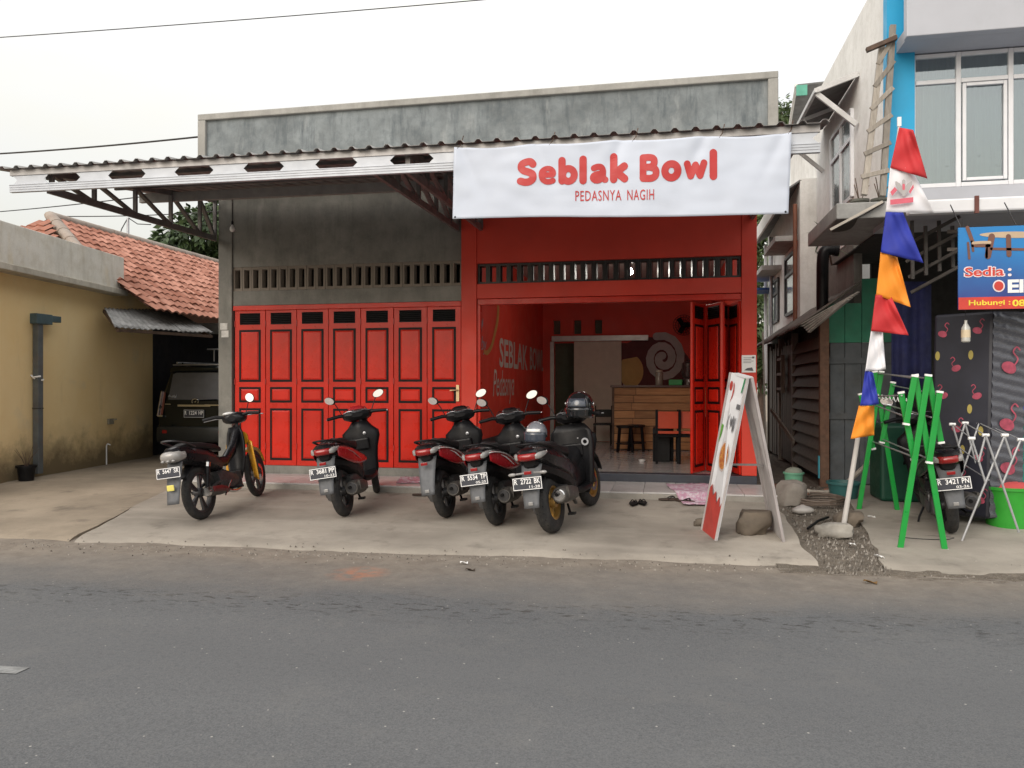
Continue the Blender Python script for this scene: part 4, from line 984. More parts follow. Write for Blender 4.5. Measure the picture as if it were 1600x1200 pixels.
# ------------------------------------------------------------------ whitewashed house further down the alley
WH = thing('white_house', 'whitewashed narrow house with concrete ledges further along the alley', 'building', (3.5, 18, 0))
WX = 2.55
MB().bb(WX, 5, 15.3, 19.8, 0, 5.35).build('wall', DIRTYW, WH)
MB().bb(2.95, 5, 15.32, 19.0, 5.36, 7.0).build('upper_wall', DIRTYW, WH)
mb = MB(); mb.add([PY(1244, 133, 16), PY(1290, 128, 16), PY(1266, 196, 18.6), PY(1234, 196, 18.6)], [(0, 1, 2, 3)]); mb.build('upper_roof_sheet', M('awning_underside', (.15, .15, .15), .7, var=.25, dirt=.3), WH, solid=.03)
a_, b_ = PY(1244, 134, 15.98), PY(1261, 149, 15.98); MB().bb(a_.x, b_.x, 15.95, 15.98, b_.z, a_.z).build('teal_board', M('faded_teal', (.10, .36, .27), .6), WH)
mb = MB(); mb.bar(PY(1244, 133, 15.97), PY(1234, 196, 18.6), .05, .05); mb.build('roof_edge', DIRTYW, WH)
zt = 5.35
def slope_roof(y0, y1, za, zb, x0, name='eave'):
    mb = MB(); mb.add([(x0, y0, za), (WX+.02, y0, za+.28), (WX+.02, y1, zb+.28), (x0, y1, zb)], [(0, 1, 2, 3)]); return mb
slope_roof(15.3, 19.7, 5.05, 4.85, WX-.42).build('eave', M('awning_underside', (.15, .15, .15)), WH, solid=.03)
MB().bb(WX-.44, WX-.40, 15.3, 19.7, 4.78, 5.06).build('eave_board', DIRTYW, WH)
for y0, y1, z in ((15.5, 17.2, 4.22), (17.6, 19.6, 3.98)):
    MB().bb(WX-.42, WX-.001, y0, y1, z, z+.10).build('ledge', m_concrete('ledge_cement', (.5, .49, .47), .3, (.2, .2, .19), True), WH)
    sidewin(WX, y0+.3, y1-.3, 2.9, z-.15, WH, M('window_frame_dark', (.06, .06, .065), .5), 1)
MB().bb(WX-.55, WX-.002, 18.9, 19.78, 3.7, 3.75).build('blue_canopy', M('blue_sheet', (.03, .09, .30), .5), WH)
for y, m_ in ((15.42, M('rust_pipe', (.22, .085, .05), .6)), (18.7, STEEL), (19.7, WHITE)):
    mb = MB(); mb.tube([(WX-.07, y, 1.5), (WX-.07, y, 4.9)], .04, 8); mb.build('drain_pipe', m_, WH, smooth=50)
# climbing leaves at the corner
SP = thing('wall_plant', 'spiky green plant hanging beside the black drain pipe', 'plant', (2.45, 12.6, 3.3)); mb = MB(); r_ = random.Random(4)
c = PY(1291, 372, 12.3)
for k in range(60):
    a = r_.uniform(0, 2*pi); e = r_.uniform(-.5, 1.0); d = Vector((cos(a)*cos(e), sin(a)*cos(e), sin(e))); s = d.cross(Vector((0, 0, 1))).normalized(); L = r_.uniform(.15, .38); p = c+Vector((r_.gauss(0, .09), r_.gauss(0, .1), r_.gauss(0, .10)))
    mb.add([p, p+d*L*.5+s*.015, p+d*L-Vector((0, 0, .06)), p+d*L*.5-s*.015], [(0, 1, 2, 3)])
mb.build('leaves', M('spiky_leaf', (.07, .13, .045), .5, var=.4, scale=20), SP)
mb = MB(); mb.tube([c+Vector((.1, .1, -.4)), c], .015, 6); mb.build('stem', WOODD, SP)
# ------------------------------------------------------------------ board shack along the alley
SH = thing('board_shack', 'dark weathered board shack with low sheet roof in the alley', 'shed', (2.6, 14, 0))
SX, SY0, SY1 = 2.28, 11.75, 17.6
MB().bb(SX+.06, SX+.1, SY0+.05, SY1, 0, 2.45).build('inner_wall', BLK, SH)
PST = M('post_red_brown', (.13, .07, .045), .8, var=.3, scale=12, dirt=.3)
MB().bb(SX-.06, SX+.06, SY0-.08, SY0+.04, -.03, 2.46).build('post', PST, SH)
for y in (14.2, 15.8, 17.4): MB().bb(SX-.05, SX+.05, y-.05, y+.05, -.03, 2.35).build('post', GREYW, SH)
# lapped boards near the corner, upright boards beyond
for k in range(11):
    z = .12+k*.185; mb = MB(); mb.add([(SX-.055, SY0+.05, z), (SX-.055, 14.14, z), (SX+.03, 14.14, z+.20), (SX+.03, SY0+.05, z+.20)], [(0, 1, 2, 3)])
    mb.build('board', DARKW, SH, solid=.016)
y = 14.28
while y < 17.3:
    w_ = random.uniform(.16, .24)
    if abs(y-15.8) > .2: MB().bb(SX-.02+random.uniform(-.01, .01), SX+.02, y, y+w_-.012, .05, 2.2+random.uniform(-.05, .1)).build('board', DARKW, SH)
    y += w_
wz = 1.35
for z in (wz, wz+.28, wz+.56): MB().bb(SX-.11, SX-.06, 15.0, 15.7, z, z+.05).build('window_bar', GREYW, SH)
for yy in (15.0, 15.65): MB().bb(SX-.12, SX-.055, yy-.03, yy+.03, wz-.05, wz+.66).build('window_bar', GREYW, SH)
ROOFG = M('sheet_roof_old', (.16, .145, .13), .85, var=.35, scale=4, dirt=.5, bump=.3)
for k in range(5):
    y0 = 11.4+k*1.30; mb = MB()
    def f(a, b, y0=y0, k=k):
        yy = y0+1.42*a; x = SX-.42+.85*b; return (x, yy, 2.26+.62*b+.016*sin(yy*2*pi/.17)+.012*(k % 2)+.03*nz1(yy, b, 1.5)-.012*(yy-11.4))
    mb.grid(f, 34, 5); mb.build('roof_sheet', ROOFG, SH, smooth=50, solid=.008)
# broken white slats at the roof edge
for k in range(5):
    a = PY(1252+k*3, 507+k*3, 11.45); b = PY(1342-k*4, 456+k*3, 10.9-.03*k); mb = MB(); mb.bar(a, b, .05, .012); mb.build('eave_slat', M('old_white_slat', (.42, .40, .37), .8, var=.25, scale=14, dirt=.4), SH)
# front wall with green boarded door
GD = thing('green_door', 'grey boarded door with green top panel in the shack front', 'door', (2.7, 11.8, 0))
gx0, gx1 = SX+.07, PY(1400, 600, 11.8).x
dw = M('grey_blue_boards', (.075, .085, .095), .7, var=.25, scale=6, dirt=.3); dg = M('green_boards', (.02, .17, .10), .6, var=.15, dirt=.2)
n = 4; ww = (gx1-gx0)/n
for k in range(n):
    MB().bb(gx0+k*ww+.004, gx0+(k+1)*ww-.004, 11.8, 11.83, .02, 2.05).build('board', dw, GD)
    MB().bb(gx0+k*ww+.004, gx0+(k+1)*ww-.004, 11.795, 11.83, 2.055, 2.62+(.35 if k > 1 else 0)).build('top_board', dg, GD)
for z in (.95, 1.75): MB().bb(gx0+.01, gx1-.01, 11.775, 11.798, z, z+.09).build('cross_rail', dw, GD)
MB().bb(gx0+ww*2-.03, gx0+ww*2+.03, 11.772, 11.797, .05, .948).build('stile', dw, GD)
MB().bb(SX-.075, SX-.062, SY0-.05, SY0+.02, .1, .42).build('blue_patch', M('peeling_blue', (.06, .42, .55), .7, dirt=.3), SH)
# black drain pipe
BP = thing('black_drain_pipe', 'thick black plastic drain pipe with elbow beside the shack', 'pipe', (2.4, 12.1, 1.5))
q = PY(1285, 480, 12.1); mb = MB(); T = [PY(1285, 500, 12.1), PY(1285, 440, 12.1), PY(1286, 402, 12.1), PY(1291, 391, 12.1), PY(1304, 390, 12.1)]
mb.tube(rails(T, 5), .085, 14); mb.build('pipe', PLAST, BP, smooth=50); mb = MB(); mb.tube([PY(1304, 390, 12.1), PY(1310, 390, 12.1)], .10, 14); mb.build('collar', PLAST, BP, smooth=40)
# tarp under the balcony
TP = tag(MB().grid(lambda a, b: PY(1300+a*82, 358-43*a+b*(6+38*a), 9.7+1.1*b)+Vector((0, 0, -.02*sin(a*pi))), 12, 6).build('brown_tarp', M('tarp_brown', (.055, .045, .04), .7, var=.25), smooth=50, solid=.006), 'dark brown tarp slung under the balcony slab', 'tarp')
b = MB(); b.bar(PY(1297, 359, 9.68), PY(1379, 315, 9.68), .02, .03); tag(b.build('tarp_batten', M('batten_pale', (.48, .44, .38), .7)), 'pale wooden batten along the edge of the brown tarp', 'batten')
TPB = tag(MB().grid(lambda a, b: PY(1393+a*62, 440+b*175, 10.6+.04*sin(a*14)), 20, 4).build('navy_curtain', M('navy_cloth', (.012, .015, .07), .8, var=.25), smooth=60, solid=.006), 'dark navy cloth hanging at the side of the store', 'curtain')
# hoarding: rolled stacked chair legs under store ceiling
LT = thing('stacked_lattice', 'dark stacked wooden lattice under the store canopy', 'lattice', (3.2, 9.6, 2.4)); LTM = M('lattice_grey', (.075, .068, .062), .7, var=.3)
for k in range(4): b = MB(); b.bar(PY(1412+k*4, 385+k*24, 9.9), PY(1500, 338+k*26, 9.5), .03, .035); b.build('rail', LTM, LT)
for k in range(4): b = MB(); b.bar(PY(1425+k*21, 345+(k % 2)*8, 9.7), PY(1426+k*21, 436-k*6, 9.7), .03, .035); b.build('bar', LTM, LT)
for v_ in (362, 390): b = MB(); b.bar(PY(1480, v_, 9.6), PY(1500, v_, 9.55), .03, .04); b.build('rail', M('lattice_pale', (.16, .14, .125), .7), LT)
# ------------------------------------------------------------------ store sign
SY = 8.55
SB = thing('store_sign', 'blue printed store sign reading Sedia with red phone strip', 'sign', (3.6, SY, 2.2))
s00 = PY(1501, 484, SY); s01 = PY(1497, 356, SY); sw_ = 1.55
def sg(u, v, l=0.): p = PY(u, v, SY); return Vector((p.x, SY-.008-l, p.z))
def m_sign():
    t = NT('sign_print_blue'); o = t.xyz(); f = t.ramp(o[2], s00.z, s01.z); f2 = t.math('ADD', f, t.math('MULTIPLY', t.math('SUBTRACT', t.noise(1.6, 3), .5), .7))
    return t.fin(t.mix(t.ramp(f2, .1, .75), (.03, .035, .20), (.015, .20, .52)), .4)
MB().bb(s01.x, s01.x+sw_, SY-.006, SY+.012, s00.z, s01.z).build('panel', m_sign(), SB)
mb = MB(); mb.bb(s01.x+.001, s01.x+sw_-.001, SY-.009, SY-.0065, s00.z+.001, PY(1501, 465, SY).z); mb.build('red_strip', M('sign_red', (.56, .05, .035), .4), SB)
PKW = M('sign_pink_white', (.80, .68, .70), .4)
def sgt(s, u0, u1, v0, v1, m_, l, **k):
    mb = MB(); a, b = sg(u0, v1), sg(u1, v0); text(mb, s, a.x, b.x, a.z, b.z, lambda x, z, q: (x, SY-.0085-q, z), lift=l, **k); mb.build('lettering', m_, SB)
sgt('Sedia', 1505, 1570, 415, 434, PKW, .001, bold=.06); sgt('Sedia', 1507, 1568, 416.5, 432.5, M('sign_red', (.56, .05, .035)), .0025, bold=.02)
sgt(':', 1574, 1580, 419, 432, PKW, .001, bold=.03)
sgt('Ele', 1574, 1618, 436, 458, WHT, .001, bold=.04); sgt('Hubungi :', 1513, 1578, 468, 480, M('sign_yellow', (.75, .60, .05), .4), .003, bold=.02); sgt('08', 1581, 1601, 468, 479, M('sign_yellow', (.75, .60, .05)), .003, bold=.03)
for r, m_, l in ((9.5, PKW, .001), (7.4, M('sign_red', (.56, .05, .035)), .0025)):
    mb = MB(); mb.add([sg(1560+r*cos(k*pi/14), 447-r*sin(k*pi/14), l) for k in range(28)], [tuple(range(28))]); mb.build('dot', m_, SB)
# printed picture of a table and chair
mw = M('sign_brown', (.16, .07, .05), .5); mt_ = M('sign_tan', (.50, .38, .26), .5)
mb = MB(); mb.add([sg(1585+58*cos(k*pi/16)+3, 367-5*sin(k*pi/16), .001) for k in range(32)], [tuple(range(32))]); mb.build('printed_tabletop', mt_, SB)
for u0, v0, u1, v1, w_ in ((1549, 370, 1543, 400, 5), (1575, 370, 1576, 398, 4), (1548, 389, 1600, 390, 2), (1511, 356, 1519, 378, 3), (1512, 380, 1514, 404, 2), (1519, 384, 1545, 384, 2.5), (1541, 384, 1541, 402, 2), (1518, 378, 1520, 392, 2)):
    mb = MB(); ribbon(mb, [sg2 for sg2 in ((u0, v0), ((u0+u1)/2, (v0+v1)/2), (u1, v1))], w_, lambda a, b, l: sg(a, b, l), lift=.002); mb.build('printed_leg', mw, SB)
mb = MB(); ribbon(mb, [(1520, 380), (1533, 379), (1546, 379)], 2.2, lambda a, b, l: sg(a, b, l), lift=.003); mb.build('printed_seat', mt_, SB)
for u in (1502, 1590):
    b = MB(); a = PY(u, 356, SY); b.tube([a, (a.x, SY+.3, zz0-.12)], .006, 5); b.build('hanger', WIRE, SB)
# ------------------------------------------------------------------ flamingo mattress
FY0 = 9.0
fa, fb = PY(1452, 700, 9.25), PY(1545, 700, 8.85)
fdir = Vector((fb.x-fa.x, fb.y-fa.y, 0)); FW = fdir.length; fdir.normalize(); fn_ = Vector((-fdir.y, fdir.x, 0))
FZ = 2.22
MT = thing('flamingo_mattress', 'black mattress printed with pink flamingos, wrapped in clear plastic', 'mattress', (fb.x, fb.y, 0))
lean = .05
def fpt(s, z, l): p = fa+fdir*s; p = Vector((p.x, p.y, 0))-fn_*l; return Vector((p.x, p.y, z))+fn_*(lean*z)
side = .36
def spt(s, z, l): p = Vector((fb.x, fb.y, 0))+fn_*s*.9+fdir*(s*.5+l); return Vector((p.x, p.y, z))+fn_*(lean*z)
NAVYB = M('mattress_black', (.018, .019, .030), .45, var=.25, scale=3)
mb = MB(); ring = lambda z: [fpt(0, z, 0), fpt(FW, z, 0), spt(side, z, 0), fpt(0, z, -side)]
mb.loft([ring(.03), ring(FZ)]); mb.build('body', NAVYB, MT, bevel=.03)
wr = MB(); wr.grid(lambda a, b: spt(-.006+a*(side+.01), .05+b*(FZ-.06), .010+.008*nz1(a*9, b*70, 1)+.006*sin(b*130+5*a)), 16, 120)
def m_wrap():
    t = NT('plastic_wrap'); t.fin((.075, .078, .095), t.ramp(t.noise(30, 4, stretch=(1, 1, 4)), .3, .7, .1, .35), 0, .7); return t.m
wr.build('plastic_wrap', m_wrap(), MT, smooth=70)
PINK = M('flamingo_pink', (.36, .06, .10), .5, var=.35, scale=14); YELW = M('flamingo_yellow', (.38, .31, .08), .5)
def flamingo(fn, s, z, k, flip=1, lift=.004):
    mb = MB(); n = 16
    mb.add([fn(s+flip*k*(.10*cos(q*2*pi/n)*(1.25 if cos(q*2*pi/n)*flip < 0 else 1)), z+k*.085*sin(q*2*pi/n)-k*.02*cos(q*2*pi/n), lift) for q in range(n)], [tuple(range(n))])
    pts = rails([(s+flip*.06*k, z+.02*k, 0), (s+flip*.12*k, z+.12*k, 0), (s+flip*.05*k, z+.22*k, 0), (s+flip*.10*k, z+.29*k, 0), (s+flip*.15*k, z+.25*k, 0)], 5)
    ribbon(mb, [(p.x, p.y) for p in pts], .011*k, fn, lift=lift+.001); mb.build('flamingo_print', PINK, MT)
def oval(fn, s, z):
    mb = MB(); mb.add([fn(s+.025*cos(q*pi/7), z+.05*sin(q*pi/7), .004) for q in range(14)], [tuple(range(14))]); mb.build('leaf_print', YELW, MT)
for s, z, f in ((.16, 2.0, 1), (.72, 2.02, 1), (.40, 1.62, -1), (.20, 1.32, -1), (.74, 1.32, -1), (.42, .96, 1), (.78, .66, 1), (.50, .45, 1), (.24, .62, -1), (.82, .22, 1)): flamingo(fpt, s*FW/.95, z, .42, f)
for s, z in ((.08, 1.76), (.62, 1.76), (.62, 1.18), (.06, 1.12), (.52, .74), (.80, .95)): oval(fpt, s*FW/.95, z)
for s, z in ((.17, 1.62), (.16, 1.02), (.18, .56)): flamingo(spt, s, z, .75, 1, .026)
q = PY(1509, 520, 8.7); BT = thing('hanging_bottle', 'small clear bottle hanging on a string before the mattress', 'bottle', (q.x, 8.7, q.z))
mb = MB(); mb.lathe([(.03, -.1), (.042, -.09), (.042, .05), (.015, .10), (.015, .13)], 14); mb.build('bottle', M('bottle_plastic', (.45, .45, .42), .15, spec=.8), BT, local=True, smooth=40)
mb = MB(); mb.lathe([(.0435, -.05), (.0435, .03)], 14, caps=False); mb.build('bottle_label', M('label_cream', (.6, .5, .35), .5), BT, local=True, smooth=40)
mb = MB(); mb.tube([(0, 0, .12), (0, .1, 1.2)], .003, 4); mb.build('string', WIRE, BT, local=True)
# teal drawer units, stool, basket
TEAL = M('teal_plastic', (.01, .26, .22), .4, var=.08)
q = PY(1562, 700, 9.4); DU = thing('drawer_unit', 'teal plastic drawer unit beside the flamingo mattress', 'drawers', (q.x, 9.4, 0))
MB().bb(q.x, q.x+.9, 9.4, 9.9, .02, 1.72).build('cabinet', TEAL, DU, bevel=.02)
for k in range(6): MB().bb(q.x+.03, q.x+.87, 9.378, 9.398, .06+k*.275, .06+k*.275+.25).build('drawer', TEAL, DU, bevel=.012)
q = PY(1577, 600, 9.15); ST = thing('blue_stool', 'blue plastic stool stacked on its side against teal drawers', 'stool', (q.x, 9.2, 1.0)); BLP = M('blue_plastic', (.015, .06, .42), .4)
for n, x0, x1_, z0, z1 in (('leg', 0, .07, .9, 1.62), ('leg', .40, .47, .9, 1.62), ('seat', -.04, .5, 1.62, 1.70), ('rung', .07, .40, 1.14, 1.21)): MB().bb(q.x+x0, q.x+x1_, 9.1, 9.36, z0, z1).build(n, BLP, ST, bevel=.012)
q = PG(1590, 828); BK = thing('green_basket', 'bright green plastic basket holding red cloth', 'basket', (q.x, q.y+.22, q.z))
mb = MB(); mb.lathe([(.20, .004), (.23, .25), (.26, .40), (.275, .40), (.275, .43), (.25, .43), (.245, .40), (.02, .02)], 28); mb.build('basket', M('basket_green', (.035, .34, .035), .4), BK, local=True, smooth=35)
mb = MB(); mb.ell((0, 0, .38), (.22, .22, .10), 16, 8); mb.v = [(x+.02*nz1(x*9, y*9), y, z+.05*nz1(x*7, y*7+3)) for x, y, z in mb.v]; mb.build('red_cloth', M('cloth_red', (.5, .07, .07), .8), BK, local=True, smooth=60)
q = PG(1538, 805); mb = MB(); mb.ell((q.x, q.y+.15, q.z+.14), (.13, .12, .15), 12, 8); mb.v = [(x+.02*nz1(x*5, z*5), y+.02*nz1(z*6, x*4), max(z, q.z+.002)) for x, y, z in mb.v]
tag(mb.build('cement_bag', M('bag_blue_grey', (.13, .15, .20), .7, var=.3, scale=14), smooth=60), 'blue grey sack beside the green basket', 'sack')
q = PG(1385, 785); tag(MB().bb(q.x-.05, q.x+.55, q.y+.05, q.y+.6, q.z+.003, q.z+.95).build('green_bin', M('bin_dark_green', (.006, .06, .035), .5), bevel=.04), 'large dark green plastic bin behind the green drying rack', 'bin')
q = PG(1240, 765); BU = thing('green_bucket', 'mint green bucket with stone lid in the alley', 'bucket', (q.x, q.y, q.z-.02))
mb = MB(); mb.lathe([(.10, .004), (.125, .24), (.14, .24), (.14, .26), (.12, .26), (.1, .03)], 20); mb.build('bucket', M('mint_plastic', (.16, .42, .28), .5, dirt=.3), BU, local=True, smooth=35)
mb = MB(); mb.ell((0, 0, .26), (.12, .12, .07), 14, 8); mb.build('lid_stone', M('lid_grey', (.22, .24, .2), .8), BU, local=True, smooth=60)
q = PG(1318, 778); mb = MB(); mb.lathe([(.15, .002), (.19, .20), (.21, .20), (.21, .23), (.18, .23), (.15, .03)], 22, Matrix.Translation((q.x, q.y, q.z-.02)))
tag(mb.build('plastic_basin', M('basin_teal', (.03, .12, .12), .5, dirt=.4), smooth=35), 'dark teal basin beside the coiled hose', 'basin')
q = PG(1285, 790); mb = MB(); mb.tube([(q.x+(.28+.04*sin(k*.7))*cos(k*.35), q.y+.15+.3*sin(k*.35), q.z+.005+.0014*k+.01*sin(k)) for k in range(60)], .013, 6); tag(mb.build('garden_hose', M('hose_brown', (.13, .10, .08), .6)), 'coiled brown hose lying on the alley dirt', 'hose')
# ------------------------------------------------------------------ motorbikes
def rotY(mb, n, fn): pass
LENSR = M('lens_red', (.26, .008, .008), .15, var=.05, coat=.5); LENSW = M('lens_clear', (.27, .265, .26), .12, var=.08, coat=.6)
MIRG = M('mirror_glass', (.9, .9, .95), .04, 1.0, var=.02)
MUF = M('muffler_grey', (.10, .095, .09), .5, .5, var=.25, scale=18, dirt=.4); ENG = M('engine_alloy', (.075, .075, .078), .5, .5, var=.3, scale=22, dirt=.5, dirtcol=(.07, .055, .04))
RDP = M('scooter_red', (.36, .012, .018), .22, var=.06, coat=.5); WHP = M('scooter_white', (.66, .66, .66), .3, var=.04, coat=.4); YLP = M('underbone_yellow', (.62, .30, .02), .3, var=.06, coat=.4)
PLB = M('plate_black', (.030, .034, .048), .35, var=.1)
SEATM = M('seat_vinyl', (.012, .012, .013), .55, var=.2, scale=30, bump=.2, bs=160, spec=.25)
def bike_wheel(root, name, x, R, tw, rimm, ntw=28, spokes=5, y=0., disc=False, steer=0):
    T = Matrix.Translation((x, y, R)) @ Matrix.Rotation(steer, 4, 'Z') @ Matrix.Rotation(pi/2, 4, 'X')
    ri = R-tw*.95
    mb = MB(); mb.lathe([(ri-.012, -tw*.34), (ri+.012, -tw*.36), (ri+.012, tw*.36), (ri-.012, tw*.34), (ri-.02, 0), (ri-.012, -tw*.34)], 32, T, caps=False)
    mb.lathe([(.02, -tw*.5), (.045, -tw*.5), (.05, -.02), (.05, .02), (.045, tw*.5), (.02, tw*.5)], 16, T)
    for k in range(spokes):
        a = k*2*pi/spokes
        for s in (-.10, .10): mb.bar((.04*cos(a), .04*sin(a), 0), ((ri-.008)*cos(a+s*1.4), (ri-.008)*sin(a+s*1.4), 0), .020, .028, up=(0, 0, 1), M=T)
    o = mb.build(name, rimm, root, local=True, smooth=35)
    mb = MB(); prof = [(ri+.006, -tw*.40)]+[(R-tw*.5+tw*.5*cos(q)*1.0, tw*.5*sin(q)) for q in [(-80+20*k)*pi/180 for k in range(9)]]+[(ri+.006, tw*.40)]
    mb.lathe(prof, 40, T, caps=False); mb.build('tyre', RUB, o, local=True, smooth=40)
    # tread grooves as shallow dark blocks
    mb = MB()
    for k in range(26):
        a = k*2*pi/26
        for s in (-1, 1): mb.box(((R-.0065-tw*.04), 0, s*tw*.2), (.006, .012, tw*.20), T @ Matrix.Rotation(a, 4, 'Z') @ Matrix.Rotation(s*.5, 4, 'X'))
    g = mb.build('tread', BLK, o, local=True); g['kind'] = 'stuff'
    if disc:
        mb = MB(); mb.lathe([(.07, .055), (.11, .055), (.11, .059), (.07, .059), (.07, .055)], 28, T, caps=False); mb.build('brake_disc', CHROME, o, local=True, smooth=30)
    return o
def plate(root, c, w, h, rx, txt, sub, rz=0, m=None):
    T = Matrix.Translation(c) @ Matrix.Rotation(rz, 4, 'Z') @ Matrix.Rotation(rx, 4, 'Y')       # plate faces -x
    f = lambda a, b, l: T @ Vector((-.0045-l, -a, b))
    mb = MB(); mb.box((0, 0, 0), (.005, w, h), T); o = mb.build('number_plate', m or PLB, root, local=True, bevel=.002)
    mb = MB(); e = .006; r = lambda i: [(-w/2+i, -h/2+i), (w/2-i, -h/2+i), (w/2-i, h/2-i), (-w/2+i, h/2-i)]
    a, b = r(.003), r(.003+e); mb.add([f(*p, 0) for p in a]+[f(*p, 0) for p in b], [(i, (i+1) % 4, 4+(i+1) % 4, 4+i) for i in range(4)]); mb.build('plate_border', WHT, o, local=True)
    parts = txt.split(); xs = {3: [(-.44, -.33), (-.22, .14), (.24, .44)]}[len(parts)]
    mb = MB()
    for s, (p, q) in zip(parts, xs): mb = MB(); text(mb, s, p*w, q*w, -.02*h, .38*h, f, lift=.0006, bold=.015); mb.build('plate_lettering', WHT, o, local=True)
    if sub: mb = MB(); text(mb, sub, .06*w, .42*w, -.36*h, -.16*h, f, lift=.0006, bold=.01); mb.build('plate_date', WHT, o, local=True)
    return o
def mirror(root, sgn, base, head, rx=.072, rz=.045, tilt=.35):
    mb = MB(); b, h = Vector(base), Vector(head); mb.tube(rails([b, b.lerp(h, .55)+Vector((.02, 0, .03)), h], 4), .006, 6); o = mb.build('mirror', PLAST, root, local=True, smooth=50)
    T = Matrix.Translation(h) @ Matrix.Rotation(sgn*tilt, 4, 'X') @ Matrix.Rotation(sgn*-.25, 4, 'Z')
    mb = MB(); mb.ell((.012, 0, 0), (.022, rx, rz), 20, 10, T); mb.build('mirror_shell', PLAST, o, local=True, smooth=60)
    mb = MB(); mb.add([T @ Vector((-.012, .9*rx*cos(k*pi/14), .9*rz*sin(k*pi/14))) for k in range(28)], [tuple(range(28))]); mb.build('mirror_glass', MIRG, o, local=True)
def scooter(name, label, rear, front, lean, main, txt, sub, accent=None, rimm=ALLOY, fl=None, maxi=False, steer=.25, inner=PLAST, tail=LENSR, stripe=None, cat='motorcycle', mirrors=(1, 1), fender=GREYPL):
    rear, front = Vector(rear), Vector(front); d = front-rear; yaw = atan2(d.y, d.x)
    root = thing(name, label, cat, rear); pitch = -math.asin(max(-.12, min(.12, d.z/d.length)))
    root.rotation_euler = (Matrix.Rotation(yaw, 4, 'Z') @ Matrix.Rotation(pitch, 4, 'Y') @ Matrix.Rotation(-lean, 4, 'X')).to_euler(); root.scale = ((1.10 if maxi else 1.07),)*3
    WB = 1.27; R = .272 if not maxi else .285; B = lambda mb, n, m, sm=50, **k: mb.build(n, m, root, local=True, smooth=sm, **k)
    bike_wheel(root, 'rear_wheel', 0, R, .105 if not maxi else .135, rimm)
    bike_wheel(root, 'front_wheel', WB, R-.005, .09 if not maxi else .11, rimm, disc=True, steer=steer)
    W = 1.06 if maxi else 1.0; dz = .02 if maxi else 0
    # rear body cowl
    mb = MB(); mb.ang([(-.425, .785+dz, .82+dz, .045*W), (-.37, .735+dz, .84+dz, .10*W), (-.26, .67+dz, .84+dz, .135*W), (-.10, .60, .82+dz, .155*W), (.12, .53, .77+dz, .168*W), (.32, .45, .715, .160*W), (.48, .36, .64, .135*W), (.58, .30, .52, .10*W)])
    B(mb, 'rear_cowl', main, 22)
    mb = MB(); mb.ang([(-.36, .67+dz, .745+dz, .055*W), (-.24, .57+dz, .70+dz, .105*W), (0, .50, .66, .135*W), (.25, .40, .58, .148*W), (.50, .27, .45, .13*W)]); B(mb, 'under_cowl', inner, 22)
    for s in (-1, 1):      # coloured flank panels and stripe
        if accent is not None:
            mb = MB(); mb.grid(lambda a, b: (-.30+.80*a, s*((.128+.047*sin(min(a*1.3, 1)*pi*.62))*W+.006+.004*sin(b*pi)-.010*b), .745+dz-.20*a-.02*sin(a*pi)+(b-.5)*(.10+.09*sin(a*pi)-.05*a)), 16, 5); B(mb, 'side_panel', accent, solid=.006)
        if stripe is not None:
            pts = [Vector((-.31+.72*t, s*((.128+.047*sin(min(t*1.2, 1)*pi*.62))*W+.013), .775+dz-.04*t-.19*t*t)) for t in [k/10 for k in range(11)]]; mb = MB(); mb.tube(pts, .012, 6, flat=.5); B(mb, 'stripe', stripe)
    # seat
    mb = MB(); mb.sup([(-.33, .80+dz, .822+dz, .045*W), (-.28, .79+dz, .842+dz, .072*W), (-.12, .775+dz, .858+dz, .100*W), (.05, .75, .850+dz, .118*W), (.14, .73, .805+dz, .128*W), (.32, .69, .778, .132*W), (.48, .67, .765, .10*W), (.57, .64, .73, .06*W)], 22, 4.2); B(mb, 'seat', SEATM, 35)
    # grab rail
    mb = MB(); pts = rails([(.0, .125*W, .79+dz), (-.20, .118*W, .84+dz), (-.37, .085*W, .872+dz), (-.42, .03, .88+dz), (-.42, -.03, .88+dz), (-.37, -.085*W, .872+dz), (-.20, -.118*W, .84+dz), (0, -.125*W, .79+dz)], 5); mb.tube(pts, .011, 8); B(mb, 'grab_rail', PLAST)
    # tail light
    mb = MB(); mb.sup([(-.445, .748+dz, .778+dz, .045*W), (-.43, .732+dz, .795+dz, .075*W), (-.38, .722+dz, .805+dz, .092*W), (-.32, .72+dz, .80+dz, .10*W)], 20, 3.8); tl = B(mb, 'tail_light', tail)
    for s in (-1, 1):
        mb = MB(); mb.sup([(-.412, .742+dz, .782+dz, .012, s*.090*W), (-.38, .735+dz, .797+dz, .022, s*.104*W), (-.31, .752+dz, .797+dz, .016, s*.124*W), (-.24, .770+dz, .793+dz, .005, s*.134*W)], 12, 2.6); mb.build('indicator', LENSW, tl, local=True, smooth=60)
        if maxi: mb = MB(); mb.tube([(-.40, s*.05, .64), (-.43, s*.12, .64)], .01, 6); mb.ell((-.44, s*.15, .64), (.02, .04, .017), 12, 8); mb.build('stalk_indicator', LENSW, tl, local=True, smooth=60)
    # mudguard and plate
    mb = MB(); mb.grid(lambda a, b: (-.30-.20*a+.05*a*a*(1), (b-.5)*(.20-.06*a)*(1), .70-.42*a+.05*sin(a*pi*.6)), 12, 6)
    mb.v = [(x-.012*(1-(y/.1)**2), y, z) for x, y, z in mb.v]; mg = B(mb, 'rear_mudguard', fender, solid=.012)
    mb = MB(); mb.box((-.468, 0, .37), (.010, .045, .032)); mb.build('reflector', LENSW, mg, local=True, bevel=.004)
    mb = MB(); mb.box((-.43, 0, .645), (.02, .07, .03)); mb.build('plate_lamp', LENSR, mg, local=True, bevel=.004)
